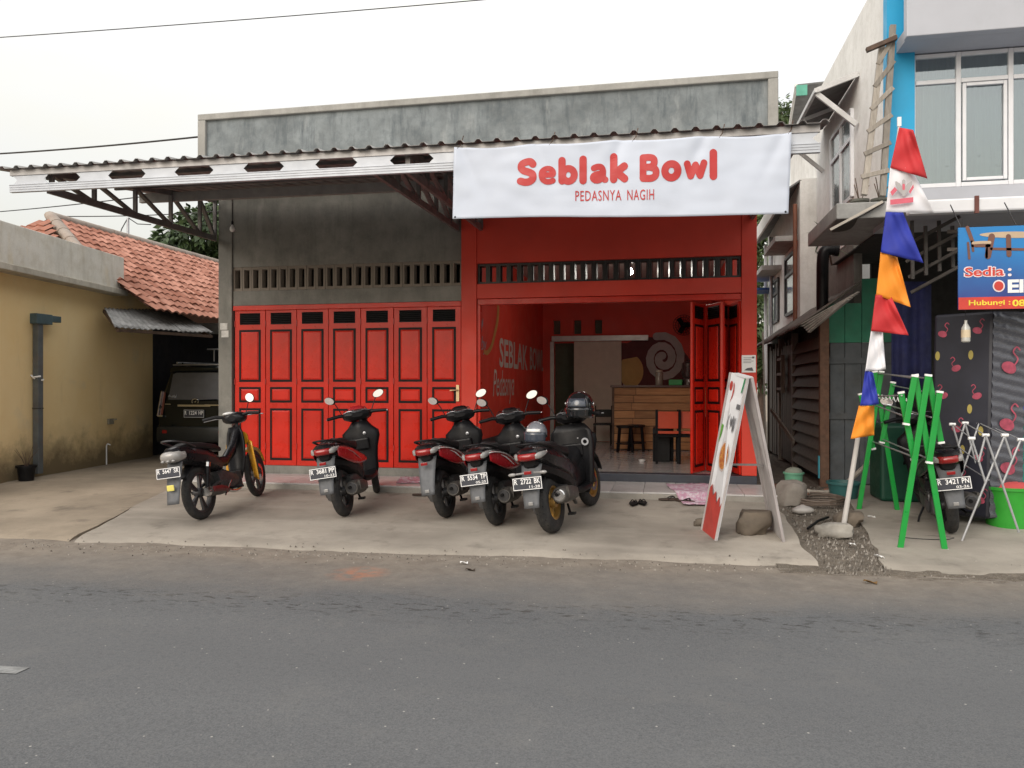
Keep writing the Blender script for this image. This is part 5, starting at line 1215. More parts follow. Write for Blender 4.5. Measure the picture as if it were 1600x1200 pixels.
    if txt: plate(root, (-.475, 0, .555), .285, .115, .12, txt, sub)
    # drive unit on the left, exhaust on the right
    mb = MB(); mb.sup([(-.09, .20, .36, .030, .115), (0, .17, .39, .045, .115), (.18, .20, .37, .05, .12), (.36, .18, .40, .055, .12), (.46, .22, .37, .035, .12)], 14, 3); en = B(mb, 'drive_case', ENG)
    mb = MB(); mb.lathe([(.0, -.02), (.06, -.02), (.07, 0), (.05, .015), (.02, .02)], 18, Matrix.Translation((.02, .165, .27)) @ Matrix.Rotation(-pi/2, 4, 'X')); mb.build('case_cap', ENG, en, local=True, smooth=40)
    mb = MB(); mb.sup([(.12, .25, .42, .09), (.28, .23, .46, .11), (.46, .25, .42, .10), (.56, .28, .38, .07)], 14, 3.2)
    for k in range(6): mb.box((.50+k*.012-.03, 0, .34), (.006, .19, .16))
    B(mb, 'engine', ENG)
    mb = MB(); mb.tube([(-.02, .06, R), (.14, .10, .33)], .025, 8); mb.tube([(0, -.07, R), (.16, -.09, .35)], .022, 8); B(mb, 'swing_arm', ENG)
    ez = .0 if not maxi else .06
    mb = MB(); T = Matrix.Identity(4); mb.tube([(-.19, -.175, .318+ez), (-.165, -.175, .315+ez), (.02, -.17, .298+ez), (.22, -.155, .265+ez), (.29, -.14, .25+ez)], [.064, .078, .080, .068, .03], 18); ex_ = B(mb, 'muffler', MUF)
    mb = MB(); mb.tube([(-.198, -.175, .318+ez), (-.188, -.175, .318+ez)], [.050, .058], 18); mb.build('muffler_cap', CHROME if maxi else ALLOY, ex_, local=True, smooth=30)
    mb = MB(); mb.tube([(-.225, -.165, .33+ez), (-.19, -.165, .33+ez)], [.017, .017], 10); mb.build('tailpipe', BLK, ex_, local=True)
    mb = MB(); mb.sup([(-.14, .285+ez, .39+ez, .014, -.248), (.0, .26+ez, .375+ez, .018, -.248), (.19, .235+ez, .325+ez, .014, -.226)], 12, 4); mb.build('heat_shield', MUF, ex_, local=True, smooth=40)
    mb = MB(); mb.tube(rails([(.26, -.14, .25+ez), (.40, -.12, .20), (.52, -.06, .22), (.5, -.04, .3)], 4), .018, 8); mb.build('exhaust_pipe', MUF, ex_, local=True, smooth=50)
    # rear shock absorber
    mb = MB(); mb.tube([(-.03, .145, .32), (.06, .13, .60)], .014, 8)
    for k in range(9): t = .25+k*.07; p = Vector((-.03, .145, .32)).lerp(Vector((.06, .13, .60)), t); mb.lathe([(.022, -.006), (.030, 0), (.022, .006)], 12, Matrix.Translation(p) @ Matrix.Rotation(.3, 4, 'Y'), caps=False)
    B(mb, 'shock_absorber', M('shock_spring', (.12, .12, .12), .4, .5))
    # inner rear fender hugging the tyre
    mb = MB(); mb.grid(lambda a, b: ((R+.035)*cos(1.1+1.5*a), (b-.5)*.13, R+(R+.035)*sin(1.1+1.5*a)), 14, 4); B(mb, 'inner_fender', PLAST, solid=.006)
    # floor, leg shield
    mb = MB(); mb.sup([(.50, .27, .36, .13*W), (.62, .255, .325, .165*W), (.80, .255, .325, .17*W), (.93, .27, .36, .15*W)], 16, 4); 
    if maxi: mb.sup([(.35, .3, .6, .12), (.6, .28, .56, .11), (.85, .3, .60, .12), (.98, .35, .66, .1)], 14, 3)
    B(mb, 'floorboard', inner)
    def shield(off, sc): return [[( x+off+.065*(abs(yy)/hw)**1.6, yy, z) for k, yy in enumerate([hw*(-1+2*q/10) for q in range(11)])] for z, x, hw in ((.26, .88, .13*sc), (.36, .91, .155*sc), (.50, .925, .165*sc), (.62, .94, .185*sc), (.74, .95, .225*sc), (.80, .955, .22*sc), (.86, .965, .14*sc), (.94, .975, .075*sc))]
    mb = MB(); rr_ = shield(0, W); mb.loft(rr_, caps=False, closed=False); B(mb, 'leg_shield', inner, solid=.03)
    mb = MB(); rr_ = shield(.035, W*.98); mb.loft(rr_, caps=False, closed=False); B(mb, 'front_fairing', fl or main, solid=.025)
    mb = MB(); mb.ang([(1.0, .58, .92, .15), (1.08, .60, .90, .13), (1.15, .64, .86, .08), (1.19, .70, .80, .03)]); B(mb, 'front_nose', fl or main, 25)
    mb = MB(); mb.bb(.875, .95, -.12, .12, .60, .74); B(mb, 'glove_box', inner, 0, bevel=.02)
    # fork and front fender
    S = Matrix.Translation((WB-.16, 0, 0)) @ Matrix.Rotation(steer, 4, 'Z') @ Matrix.Translation((-(WB-.16), 0, 0))
    mb = MB()
    for s in (-1, 1): mb.tube([(1.06, s*.065, .66), (1.16, s*.07, .45), (WB, s*.07, .27)], [.018, .02, .022], 10, M=S)
    mb.tube([(1.06, -.06, .66), (1.06, .06, .66)], .02, 8, M=S); mb.tube([(1.06, 0, .66), (.99, 0, .96)], .022, 8, M=S); B(mb, 'front_fork', ALLOY)
    mb = MB(); mb.grid(lambda a, b: (WB+(R+.04)*cos(.25+2.0*a), (b-.5)*.13*(1-.25*abs(a-.5)), R+(R+.04)*sin(.25+2.0*a)-.012*(2*b-1)**2), 18, 6, M=S); B(mb, 'front_fender', fl or main, solid=.008)
    # handlebar unit
    H = Matrix.Translation((1.0, 0, 1.0)) @ Matrix.Rotation(steer, 4, 'Z')
    mb = MB(); mb.ang([(-.095, .0, .045, .07), (-.06, -.035, .075, .15), (.0, -.055, .085, .185), (.06, -.06, .085, .175), (.11, -.05, .065, .13), (.15, -.02, .03, .07)], M=H); hb = B(mb, 'handlebar_cover', inner, 25)
    mb = MB(); mb.ang([(.02, .05, .10, .09), (.07, .04, .125, .10), (.13, .02, .085, .075), (.16, .01, .04, .04)], M=H); mb.build('visor_cowl', fl or main, hb, local=True, smooth=25)
    mb = MB(); mb.ell((-.045, 0, .058), (.05, .085, .02), 18, 8, M=H); mb.build('dashboard', M('dash_gloss', (.05, .055, .06), .1), hb, local=True, smooth=50)
    mb = MB(); mb.ell((.135, 0, .01), (.035, .10, .045), 18, 10, M=H); mb.build('headlight', LENSW, hb, local=True, smooth=50)
    for s in (-1, 1):
        mb = MB(); mb.tube([H @ Vector((-.005, s*.14, .025)), H @ Vector((-.02, s*.21, .035)), H @ Vector((-.05, s*.355, .02))], [.019, .021, .019], 12); mb.build('grip', PLAST, hb, local=True, smooth=50)
        mb = MB(); mb.tube([H @ Vector((.04, s*.17, .02)), H @ Vector((.05, s*.25, .022)), H @ Vector((.01, s*.37, .015))], [.008, .008, .006], 7); mb.build('brake_lever', STEEL, hb, local=True, smooth=50)
        mb = MB(); mb.tube([H @ Vector((-.06, s*.02, .07)), H @ Vector((-.05, s*.10, .075)), H @ Vector((-.01, s*.155, .055))], .005, 6); mb.build('dash_trim', STEEL, hb, local=True, smooth=50)
        if mirrors[0 if s > 0 else 1]: mirror(root, s, H @ Vector((.0, s*.18, .05)), H @ Vector((-.02, s*.29, .235)))
    # cables, decals, seat seam
    for s_, q_ in ((1, .12), (-1, .10), (1, .06)):
        mb = MB(); mb.tube(rails([H @ Vector((.03, s_*q_*1.4, .03)), H @ Vector((.11, s_*q_, .10)), H @ Vector((.14, s_*.05, .0)), Vector((1.06, s_*.04, .84))], 5), .005, 5); B(mb, 'cable', WIRE)
    mb = MB(); mb.tube(rails([(.30, -.17*W, .42), (.18, -.185*W, .36), (.04, -.12, .33), (0, -.09, .28)], 5), .006, 5); mb.tube(rails([(.34, .16*W, .45), (.2, .19*W, .40), (.06, .17, .37)], 5), .008, 5); B(mb, 'brake_cable', WIRE)
    for s_ in (-1, 1):
        if accent is not None:
            mb = MB(); f_ = lambda a, b, l: ((-.30+.80*a), s_*((.128+.047*sin(min(a*1.3, 1)*pi*.62))*W+.014+l), .745+dz-.20*a-.02*sin(a*pi)+(b-.5)*(.10+.09*sin(a*pi)-.05*a))
            ribbon(mb, [(.30, .80), (.45, .72), (.60, .50), (.72, .30)], .035, f_, taper=[.3, 1, .8, .3]); B(mb, 'decal', WHP if stripe is not None else STEEL, 0)
    mb = MB(); mb.tube(rails([(-.30, 0, .845+dz), (-.12, 0, .8605+dz), (.05, 0, .8525+dz), (.14, 0, .807+dz), (.32, 0, .780)], 5), .004, 5); B(mb, 'seat_seam', GREYPL)
    mb = MB(); mb.lathe([(.020, 0), (.020, .012), (.008, .016), (.008, .03)], 14, Matrix.Translation((.945, -.07, .79)) @ Matrix.Rotation(-pi/2, 4, 'Y')); B(mb, 'ignition_lock', STEEL, 30)
    mb = MB(); mb.sup([(-.02, .40, .52, .05, .12), (.12, .39, .55, .06, .125), (.28, .42, .54, .045, .125)], 12, 3); B(mb, 'air_box', PLAST)
    # side stand
    mb = MB(); mb.tube([(.42, .11, .24), (.40, .20, .08), (.37, .215+lean*.15, -.01)], .011, 7); mb.box((.37, .23+lean*.15, -.008), (.05, .05, .008)); B(mb, 'side_stand', PLAST)
    mb = MB(); mb.tube([(.22, -.10, .22), (.06, -.17, .16)], .012, 7); mb.box((.05, -.19, .16), (.05, .07, .022)); B(mb, 'foot_peg', PLAST)
    return root
GOLD = M('gold_rim', (.55, .36, .12), .35, .7, var=.12, dirt=.2); MTB = M('matt_black_body', (.008, .008, .010), .30, var=.15, coat=.25, spec=.3)
def contact(u, v): return PG(u, v)
def placed(u, v, uf, vf):
    r, f = contact(u, v), contact(uf, vf); d = (f-r); d.z = 0; d = d.normalized()*1.36; q = r+d; return r, Vector((q.x, q.y, gz(q.x, q.y)))
r, f = placed(541, 806, 584, 774); scooter('scooter', 'red and black scooter parked alone before the red folding doors', r, f, radians(9), MTB, 'R 3681 PP', '10-23', accent=RDP, fl=RDP, steer=.30, fender=GREYPL)
r, f = placed(700, 808, 742, 778); scooter('scooter', 'black scooter with red and white flank beside the door handle leaf', r, f, radians(9), MTB, '', '', accent=RDP, stripe=WHP, fl=MTB, steer=.25)
r, f = placed(779, 820, 826, 784); scooter('scooter', 'red striped black scooter with plate R 5534 TP in the parked trio', r, f, radians(9), MTB, 'R 5534 TP', '05-25', accent=RDP, stripe=WHP, fl=MTB, steer=.2)
r, f = placed(866, 832, 928, 788); MAXI = scooter('maxi_scooter', 'large black scooter with gold wheels and helmets on it', r, f, radians(8), MTB, 'R 2722 BK', '11-28', rimm=GOLD, maxi=True, steer=-.05, mirrors=(1, 0))
r, f = placed(1486, 832, 1424, 772); scooter('scooter', 'black scooter behind the green drying rack before the store', r, f, radians(8), MTB, 'R 3421 PN', '03-26', accent=MTB, steer=.2)
# ---- yellow fronted underbone
def underbone(label, rear, front, lean, txt, sub, steer=.15):
    rear, front = Vector(rear), Vector(front); d = front-rear; yaw = atan2(d.y, d.x); root = thing('underbone_motorcycle', label, 'motorcycle', rear)
    root.scale = (1.07,)*3; root.rotation_euler = (Matrix.Rotation(yaw, 4, 'Z') @ Matrix.Rotation(-math.asin(max(-.12, min(.12, d.z/d.length))), 4, 'Y') @ Matrix.Rotation(-lean, 4, 'X')).to_euler()
    B = lambda mb, n, m, sm=50, **k: mb.build(n, m, root, local=True, smooth=sm, **k); WB, R = 1.24, .29
    bike_wheel(root, 'rear_wheel', 0, R, .085, ALLOY); bike_wheel(root, 'front_wheel', WB, R, .075, ALLOY, disc=True, steer=steer)
    mb = MB(); mb.ang([(-.42, .74, .82, .06), (-.36, .68, .835, .105), (-.2, .62, .82, .125), (.05, .56, .77, .13), (.25, .50, .71, .115), (.42, .44, .62, .08)]); B(mb, 'rear_cowl', MTB, 22)
    mb = MB(); mb.sup([(-.33, .80, .832, .055), (-.15, .78, .852, .088), (.1, .74, .815, .108), (.32, .70, .768, .10), (.48, .67, .72, .05)], 18, 4); B(mb, 'seat', SEATM)
    mb = MB(); mb.tube(rails([(-.10, .105, .79), (-.24, .10, .85), (-.40, .07, .895), (-.44, 0, .905), (-.40, -.07, .895), (-.24, -.10, .85), (-.10, -.105, .79)], 5), .010, 8); B(mb, 'grab_rail', ALLOY)
    mb = MB(); mb.sup([(-.46, .72, .77, .05), (-.44, .69, .79, .09), (-.38, .67, .805, .115), (-.30, .68, .80, .12)], 18, 2.6); tl = B(mb, 'tail_light', M('tail_smoke_clear', (.30, .29, .28), .12, coat=.6))
    for s in (-.06, 0, .06): mb = MB(); mb.ell((-.452, s, .70), (.012, .022, .012), 10, 6); mb.build('indicator', LENSW, tl, local=True, smooth=60)
    mb = MB(); mb.grid(lambda a, b: (-.33-.18*a+.03*a*a, (b-.5)*(.17-.04*a), .68-.42*a), 10, 4); mg = B(mb, 'rear_mudguard', GREYPL, solid=.01)
    mb = MB(); mb.box((-.480, 0, .43), (.012, .08, .06)); mb.build('sticker', M('sticker_yellow', (.70, .62, .15), .5), mg, local=True, bevel=.006)
    plate(root, (-.475, 0, .585), .27, .11, .12, txt, sub)
    # spine, engine and front
    mb = MB(); mb.sup([(.36, .50, .62, .05), (.60, .48, .60, .04), (.80, .58, .72, .045), (.96, .78, .92, .05)], 14, 3); B(mb, 'frame_spine', MTB)
    mb = MB(); mb.sup([(.28, .24, .46, .10), (.42, .20, .48, .12), (.58, .22, .42, .11), (.78, .25, .38, .08)], 16, 3); 
    for k in range(8): mb.box((.60+k*.02, 0, .315), (.007, .19, .17))
    B(mb, 'engine', ENG)
    mb = MB(); mb.tube([(0, .075, R), (.34, .09, .36)], .02, 8); mb.tube([(0, -.075, R), (.34, -.09, .36)], .02, 8); B(mb, 'swing_arm', ENG)
    for s in (-1, 1):
        mb = MB(); mb.tube([(-.01, s*.105, .30), (.06, s*.12, .62)], .02, 10); mb.tube([(.03, s*.112, .48), (.06, s*.12, .62)], .028, 10); sa = B(mb, 'shock_absorber', PLAST)
        mb = MB(); mb.tube([(.045, s*.116, .555), (.056, s*.119, .60)], .031, 10); mb.build('chrome_cap', CHROME, sa, local=True, smooth=50)
    mb = MB(); mb.tube([(-.10, -.15, .30), (-.07, -.15, .30), (.16, -.145, .27), (.34, -.13, .24)], [.042, .052, .052, .03], 16); mf = B(mb, 'muffler', MUF)
    mb = MB(); mb.tube([(-.112, -.15, .301), (-.085, -.15, .300)], [.046, .056], 16); mb.build('muffler_cap', CHROME, mf, local=True, smooth=40)
    mb = MB(); mb.sup([(-.04, .285, .345, .012, -.203), (.12, .26, .33, .014, -.20), (.26, .24, .29, .01, -.185)], 10, 3); mb.build('heat_shield', M('heat_shield_maroon', (.10, .012, .015), .4), mf, local=True, smooth=40)
    mb = MB(); mb.tube(rails([(.34, -.13, .24), (.52, -.13, .20), (.74, -.08, .22), (.80, -.03, .30)], 4), .018, 8); mb.build('exhaust_pipe', CHROME, mf, local=True, smooth=50)
    mb = MB(); mb.grid(lambda a, b: ((R+.03)*cos(1.0+1.5*a), (b-.5)*.11, R+(R+.03)*sin(1.0+1.5*a)), 12, 3); B(mb, 'inner_fender', PLAST, solid=.006)
    def sh(off, sc, zt): return [[(x+off-.05*(abs(q-5)/5)**2, hw*sc*(-1+.2*q), z) for q in range(11)] for z, x, hw in ((.30, .84, .07), (.42, .88, .10), (.56, .91, .115), (.70, .94, .115), (.82, .96, .10), (zt, .97, .07))]
    mb = MB(); mb.loft(sh(0, 1, .90), caps=False, closed=False); B(mb, 'leg_shield', PLAST, solid=.02)
    for s in (-1, 1):
        mb = MB(); mb.grid(lambda a, b: (.92+.10*b+.05*a, s*(.215-.12*b-.05*a), .24+.46*a+.04*b), 8, 4); B(mb, 'yellow_wing', YLP, solid=.012)
    S = Matrix.Translation((WB-.16, 0, 0)) @ Matrix.Rotation(steer, 4, 'Z') @ Matrix.Translation((-(WB-.16), 0, 0))
    mb = MB()
    for s in (-1, 1): mb.tube([(1.02, s*.07, .72), (1.12, s*.075, .50), (WB, s*.075, .29)], [.018, .021, .024], 10, M=S)
    mb.tube([(1.02, 0, .72), (.94, 0, 1.0)], .024, 8, M=S); B(mb, 'front_fork', ALLOY)
    mb = MB(); mb.grid(lambda a, b: (WB+(R+.04)*cos(.35+1.75*a), (b-.5)*.125*(1-.2*abs(a-.5)), R+(R+.045)*sin(.35+1.75*a)-.02*(2*b-1)**2), 18, 6, M=S); B(mb, 'front_fender', YLP, solid=.008)
    mb = MB(); mb.sup([(.98, .66, .84, .10), (1.06, .68, .82, .08), (1.12, .72, .78, .04)], 14, 2.6, M=S); B(mb, 'front_nose', YLP)
    H = Matrix.Translation((.94, 0, 1.0)) @ Matrix.Rotation(steer, 4, 'Z')
    mb = MB(); mb.sup([(-.06, -.03, .05, .06), (-.02, -.06, .075, .13), (.05, -.07, .08, .15), (.12, -.05, .06, .10), (.16, -.02, .03, .05)], 16, 2.4, M=H); hb = B(mb, 'handlebar_cover', MTB)
    mb = MB(); mb.ell((-.005, .05, .068), (.05, .07, .02), 16, 8, M=H); mb.build('dashboard', WHP, hb, local=True, smooth=60)
    for s in (-1, 1):
        mb = MB(); mb.tube([H @ Vector((0, s*.11, .03)), H @ Vector((-.02, s*.20, .045)), H @ Vector((-.06, s*.345, .03))], [.017, .02, .018], 12); mb.build('grip', PLAST, hb, local=True, smooth=50)
        mb = MB(); mb.tube([H @ Vector((.05, s*.14, .02)), H @ Vector((.05, s*.24, .02)), H @ Vector((.0, s*.36, .01))], .007, 7); mb.build('brake_lever', STEEL, hb, local=True, smooth=50)
    mirror(root, -1, H @ Vector((0, -.16, .05)), H @ Vector((-.02, -.24, .22)), .05, .058, .5)
    mb = MB(); mb.tube([(.45, .10, .24), (.42, .2, .08), (.40, .23, -.005)], .011, 7); B(mb, 'side_stand', PLAST)
    for s in (-1, 1): mb = MB(); mb.tube([(.46, s*.08, .24), (.46, s*.26, .25)], .014, 8); B(mb, 'foot_peg', PLAST)
    mb = MB(); mb.tube([(.42, -.12, .30), (.38, -.17, .34), (.22, -.17, .20)], .009, 6); B(mb, 'kick_lever', CHROME)
    return root
r, f = placed(318, 811, 402, 776); underbone('black underbone motorcycle with yellow front fender beside the cement pillar', r, f, radians(8), 'R 5647 SR', '')
# helmets on the big scooter
bpy.context.view_layer.update()
MW = MAXI.matrix_world.copy()
HG = M('helmet_gloss_black', (.012, .013, .015), .08, var=.1, coat=.8)
c = PY(906, 634, MAXI.location.y+.95); HM = thing('full_face_helmet', 'glossy black helmet with visor perched on the big scooter handlebar', 'helmet', c); HM.scale = (1.25,)*3
mb = MB(); mb.ell((0, 0, 0), (.128, .152, .14), 24, 14); mb.v = [(x, y, z if z > -.10 else -.10+(z+.10)*.3) for x, y, z in mb.v]; mb.build('shell', HG, HM, local=True, smooth=60)
mb = MB(); mb.grid(lambda a, b: (.130*cos(-2.9+1.9*a)*cos(-.05+.62*b)*1.0, .156*sin(-2.9+1.9*a)*cos(-.05+.62*b), .131*sin(-.05+.62*b)), 20, 8); mb.build('visor', M('visor_smoke', (.05, .06, .08), .06, coat=.8), HM, local=True, smooth=60, solid=.004)
mb = MB(); mb.grid(lambda a, b: (.132*cos(-3.1+2.9*a)*(1.03-.10*b), .158*sin(-3.1+2.9*a)*(1.04-.10*b), -.015-.095*b), 24, 4); mb.build('chin_bar', HG, HM, local=True, smooth=60, solid=.012)
for s in (-1, 1): mb = MB(); mb.lathe([(.022, 0), (.018, .01), (.004, .012)], 14, Matrix.Translation((s*.125, -.02, .02)) @ Matrix.Rotation(s*pi/2, 4, 'Y')); mb.build('visor_pivot', CHROME, HM, local=True, smooth=40)
mb = MB(); mb.ell((0, -.01, .115), (.05, .07, .02), 14, 8); mb.build('top_vent', GREYPL, HM, local=True, smooth=60)
c = PY(838, 676, MAXI.location.y+.75); H2 = thing('half_helmet', 'grey and black open helmet with white stripe hung on the big scooter', 'helmet', c); H2.scale = (1.1,)*3
mb = MB(); mb.ell((0, 0, 0), (.115, .14, .12), 22, 12); mb.v = [(x, y, max(z, -.055)) for x, y, z in mb.v]; mb.build('shell', M('helmet_grey', (.20, .21, .24), .25, coat=.5), H2, local=True, smooth=60)
mb = MB(); mb.ell((0, 0, -.03), (.12, .145, .045), 22, 8); mb.build('rim_band', HG, H2, local=True, smooth=60)
mb = MB(); mb.grid(lambda a, b: (.118*cos(-2.4+1.4*a)*cos(.12+.25*b)*1.01, .143*sin(-2.4+1.4*a)*cos(.12+.25*b)*1.01, .123*sin(.12+.25*b)), 12, 3); mb.build('white_flash', WHT, H2, local=True, smooth=60, solid=.003)
mb = MB(); mb.grid(lambda a, b: (.13*cos(-2.6+2.0*a)*1.05, .155*sin(-2.6+2.0*a)*1.05, .02-.10*b-.01), 14, 4); mb.build('visor', M('visor_smoke', (.05, .06, .08)), H2, local=True, smooth=60, solid=.003)
# wide leg shield and key emblem of the big scooter
mb = MB(); mb.loft([[(x-.04*(abs(q-5)/5)**2, hw*(-1+.2*q), z) for q in range(11)] for z, x, hw in ((.22, .86, .13), (.34, .88, .19), (.55, .91, .215), (.74, .93, .235), (.86, .95, .225), (.94, .97, .15))], caps=False, closed=False); mb.build('wide_leg_shield', PLAST, MAXI, smooth=50, local=True, solid=.03)
mb = MB(); mb.lathe([(.022, .0), (.04, 0), (.04, .006), (.022, .006), (.022, 0)], 20, Matrix.Translation((.868, -.16, .75)) @ Matrix.Rotation(-pi/2, 4, 'Y'), caps=False); mb.build('key_lock', M('emblem_grey', (.35, .36, .38), .4), MAXI, smooth=30, local=True)
mb = MB(); mb.sup([(.30, .42, .68, .10), (.55, .40, .60, .10), (.78, .42, .66, .10), (.90, .50, .74, .09)], 14, 3); mb.build('centre_tunnel', PLAST, MAXI, smooth=50, local=True)
# ------------------------------------------------------------------ parked car
CARY = 13.35; cl = PY(244, 650, CARY).x; CW = 1.66; cxm = cl+CW/2
CAR = thing('parked_car', 'dark green people carrier with roof rack parked in the driveway', 'car', (cxm, CARY, 0)); CAR.scale = (1, 1, 1.0)
CP = M('car_dark_green', (.005, .0075, .0075), .16, var=.08, coat=.4, spec=.25); CG = M('car_glass', (.20, .23, .32), .05, .8, var=.1); CBK = M('car_trim', (.02, .02, .021), .5)
def car_ring(z, y0, hw, y1): return None
# body: sections along the car's length (y), each a ring in x-z
def csec(y, zb, zs, zt, hb, hs, ht):
    return [(-hb, y, zb), (-hs, y, zb+.18), (-hs, y, zs), (-ht, y, zt-.05), (-ht*.85, y, zt), (ht*.85, y, zt), (ht, y, zt-.05), (hs, y, zs), (hs, y, zb+.18), (hb, y, zb)]
hb, hs, ht = .76, .83, .66
secs = [csec(0, .42, .98, 1.02, .70, .77, .70), csec(.05, .34, 1.02, 1.12, .74, .81, .72), csec(.20, .32, 1.04, 1.66, hb, hs, ht-.02), csec(.34, .32, 1.05, 1.73, hb, hs, ht), csec(1.2, .32, 1.05, 1.76, hb, hs, ht), csec(2.3, .32, 1.03, 1.72, hb, hs, ht), csec(3.0, .32, 1.0, 1.06, hb, hs, .70), csec(3.9, .34, .92, .94, .72, .78, .66), csec(4.05, .45, .80, .84, .6, .66, .6)]
mb = MB(); mb.loft(secs, M=Matrix.Translation(CAR.location)); mb.build('body', CP, CAR, smooth=32, bevel=.02)
L = CAR.location
def crear(x, z, l=0.):      # point on the rear face
    if z < 1.05: y = .005
    else: y = .05+(z-1.05)/(1.66-1.05)*.145
    return Vector((L.x+x, L.y+y-.012-l, z))
def cquad(pts, name, m, l=0., par=CAR, solid=.006):
    mb = MB(); mb.add([crear(x, z, l) for x, z in pts], [tuple(range(len(pts)))]); return mb.build(name, m, par, solid=solid)
cquad([(-.60, 1.10), (.60, 1.10), (.57, 1.58), (.50, 1.61), (-.50, 1.61), (-.57, 1.58)], 'rear_window', CG, .004)
for s in (-1, 1):
    mb = MB(); mb.loft([[crear(s*.72, 1.26, .02), crear(s*.66, 1.24, .03), crear(s*.66, .84, .03), crear(s*.73, .82, .02)], [crear(s*.79, 1.26, -.10), crear(s*.70, 1.24, -.05), crear(s*.70, .84, -.05), crear(s*.80, .82, -.10)]]); tl = mb.build('tail_light', M('car_lens', (.20, .06, .05), .12, coat=.6), CAR)
    mb = MB(); mb.bar(crear(s*.745, 1.27, .03), crear(s*.77, .81, .03), .02, .035); mb.bar(crear(s*.66, .81, .03), crear(s*.77, .81, .03), .02, .03); mb.build('chrome_surround', CHROME, tl)
    mb = MB(); mb.box((L.x+s*.60, L.y-.055, .52), (.10, .03, .06)); mb.build('reflector', LENSR, CAR)
mb = MB(); mb.sup([(-.80, .33, .60, .03), (-.72, .33, .62, .07), (.72, .33, .62, .07), (.80, .33, .60, .03)], 14, 4, M=Matrix.Translation(L) @ Matrix.Rotation(0, 4, 'Z')); mb.build('rear_bumper', M('bumper_dark', (.02, .022, .022), .4), CAR, smooth=40)
cquad([(-.35, .985), (.35, .985), (.35, 1.02), (-.35, 1.02)], 'boot_trim', CHROME, .012)
pl = cquad([(-.22, .78), (.22, .78), (.22, .93), (-.22, .93)], 'number_plate', PLB, .012)
f = lambda a, b, l: crear(a, b, .017+l)
mb = MB(); text(mb, 'R', -.195, -.155, .835, .905, f, bold=.02); mb.build('plate_lettering', WHT, pl)
mb = MB(); text(mb, '1224', -.10, .06, .835, .905, f, bold=.02); mb.build('plate_lettering', WHT, pl)
mb = MB(); text(mb, 'HP', .10, .195, .835, .905, f, bold=.02); mb.build('plate_lettering', WHT, pl)
mb = MB(); a = [(-.215, .785), (.215, .785), (.215, .925), (-.215, .925)]; b = [(-.205, .793), (.205, .793), (.205, .917), (-.205, .917)]
mb.add([f(*p, 0) for p in a]+[f(*p, 0) for p in b], [(i, (i+1) % 4, 4+(i+1) % 4, 4+i) for i in range(4)]); mb.build('plate_border', M('plate_border_grey', (.5, .5, .5), .5), pl)
mb = MB(); T = Matrix.Translation(crear(0, 1.075, .02)) @ Matrix.Rotation(pi/2, 4, 'X'); mb.tube([(.068*cos(k*pi/12), .05*sin(k*pi/12), 0) for k in range(25)], .011, 6, M=T); mb.box((.0, 0, 0), (.05, .010, .008), T @ Matrix.Rotation(.5, 4, 'Z')); mb.box((.0, -.012, 0), (.04, .010, .008), T @ Matrix.Rotation(-.5, 4, 'Z')); mb.build('emblem', CHROME, CAR)
cquad([(.23, 1.0), (.58, 1.0), (.58, 1.025), (.23, 1.025)], 'badge', CHROME, .02); cquad([(-.62, 1.02), (-.50, 1.02), (-.50, 1.035), (-.62, 1.035)], 'badge', CHROME, .014)
mb = MB(); scrawl(mb, -.60, -.42, 1.14, 1.20, f, .005, 5); mb.build('window_sticker', M('sticker_grey', (.35, .35, .35), .5), CAR)
mb = MB(); mb.bar(crear(.05, 1.10, .035), crear(.45, 1.12, .035), .015, .012); mb.build('rear_wiper', BLK, CAR)
for s in (-1, 1):
    mb = MB(); mb.tube([(L.x+s*.58, L.y+.3, 1.80), (L.x+s*.58, L.y+2.0, 1.82)], .018, 8); rk = mb.build('roof_rail', STEEL, CAR, smooth=50)
    for y in (.45, 1.8): mb = MB(); mb.bar((L.x+s*.58, L.y+y, 1.70), (L.x+s*.58, L.y+y, 1.81), .03, .05); mb.build('rail_foot', BLK, rk)
mb = MB(); mb.tube([(L.x+.1, L.y+.5, 1.83), (L.x+.1, L.y+.5, 2.06)], .012, 6); mb.tube([(L.x+.55, L.y+.5, 1.83), (L.x+.55, L.y+.5, 2.06)], .012, 6); mb.tube([(L.x-.05, L.y+.5, 2.06), (L.x+.62, L.y+.5, 2.06)], .014, 6); mb.build('roof_rack', STEEL, CAR)
for s in (-1, 1):
    for y in (.75, 3.25):
        T = Matrix.Translation((L.x+s*.70, L.y+y, .31)) @ Matrix.Rotation(pi/2, 4, 'Y'); mb = MB(); mb.lathe([(.19, -.09), (.28, -.09), (.31, -.06), (.31, .06), (.28, .09), (.19, .09), (.19, -.09)], 28, T, caps=False); wl = mb.build('wheel', RUB, CAR, smooth=40)
        mb = MB(); mb.lathe([(.02, .05), (.08, .06), (.19, .07), (.19, -.05), (.02, -.05)], 20, T if s > 0 else T @ Matrix.Rotation(pi, 4, 'X')); mb.build('rim', STEEL, wl, smooth=40)
    mb = MB(); mb.grid(lambda a, b: (L.x+s*(.835-.165*b*.9), L.y+.55+1.9*a, 1.10+.5*b), 4, 3); mb.build('side_window', CG, CAR, solid=.006)
mb = MB(); mb.sup([(-.62, 1.615, 1.70, .03), (-.5, 1.63, 1.735, .07), (.5, 1.63, 1.735, .07), (.62, 1.615, 1.70, .03)], 12, 3, M=Matrix.Translation((L.x, L.y+.16, 0))); mb.build('roof_spoiler', CP, CAR, smooth=40)
mb = MB(); mb.bar((L.x-.55, L.y+.14, 1.755), (L.x+.55, L.y+.14, 1.755), .05, .012); mb.build('roof_edge_highlight', STEEL, CAR)  # pale strip standing in for the highlight along the roof edge
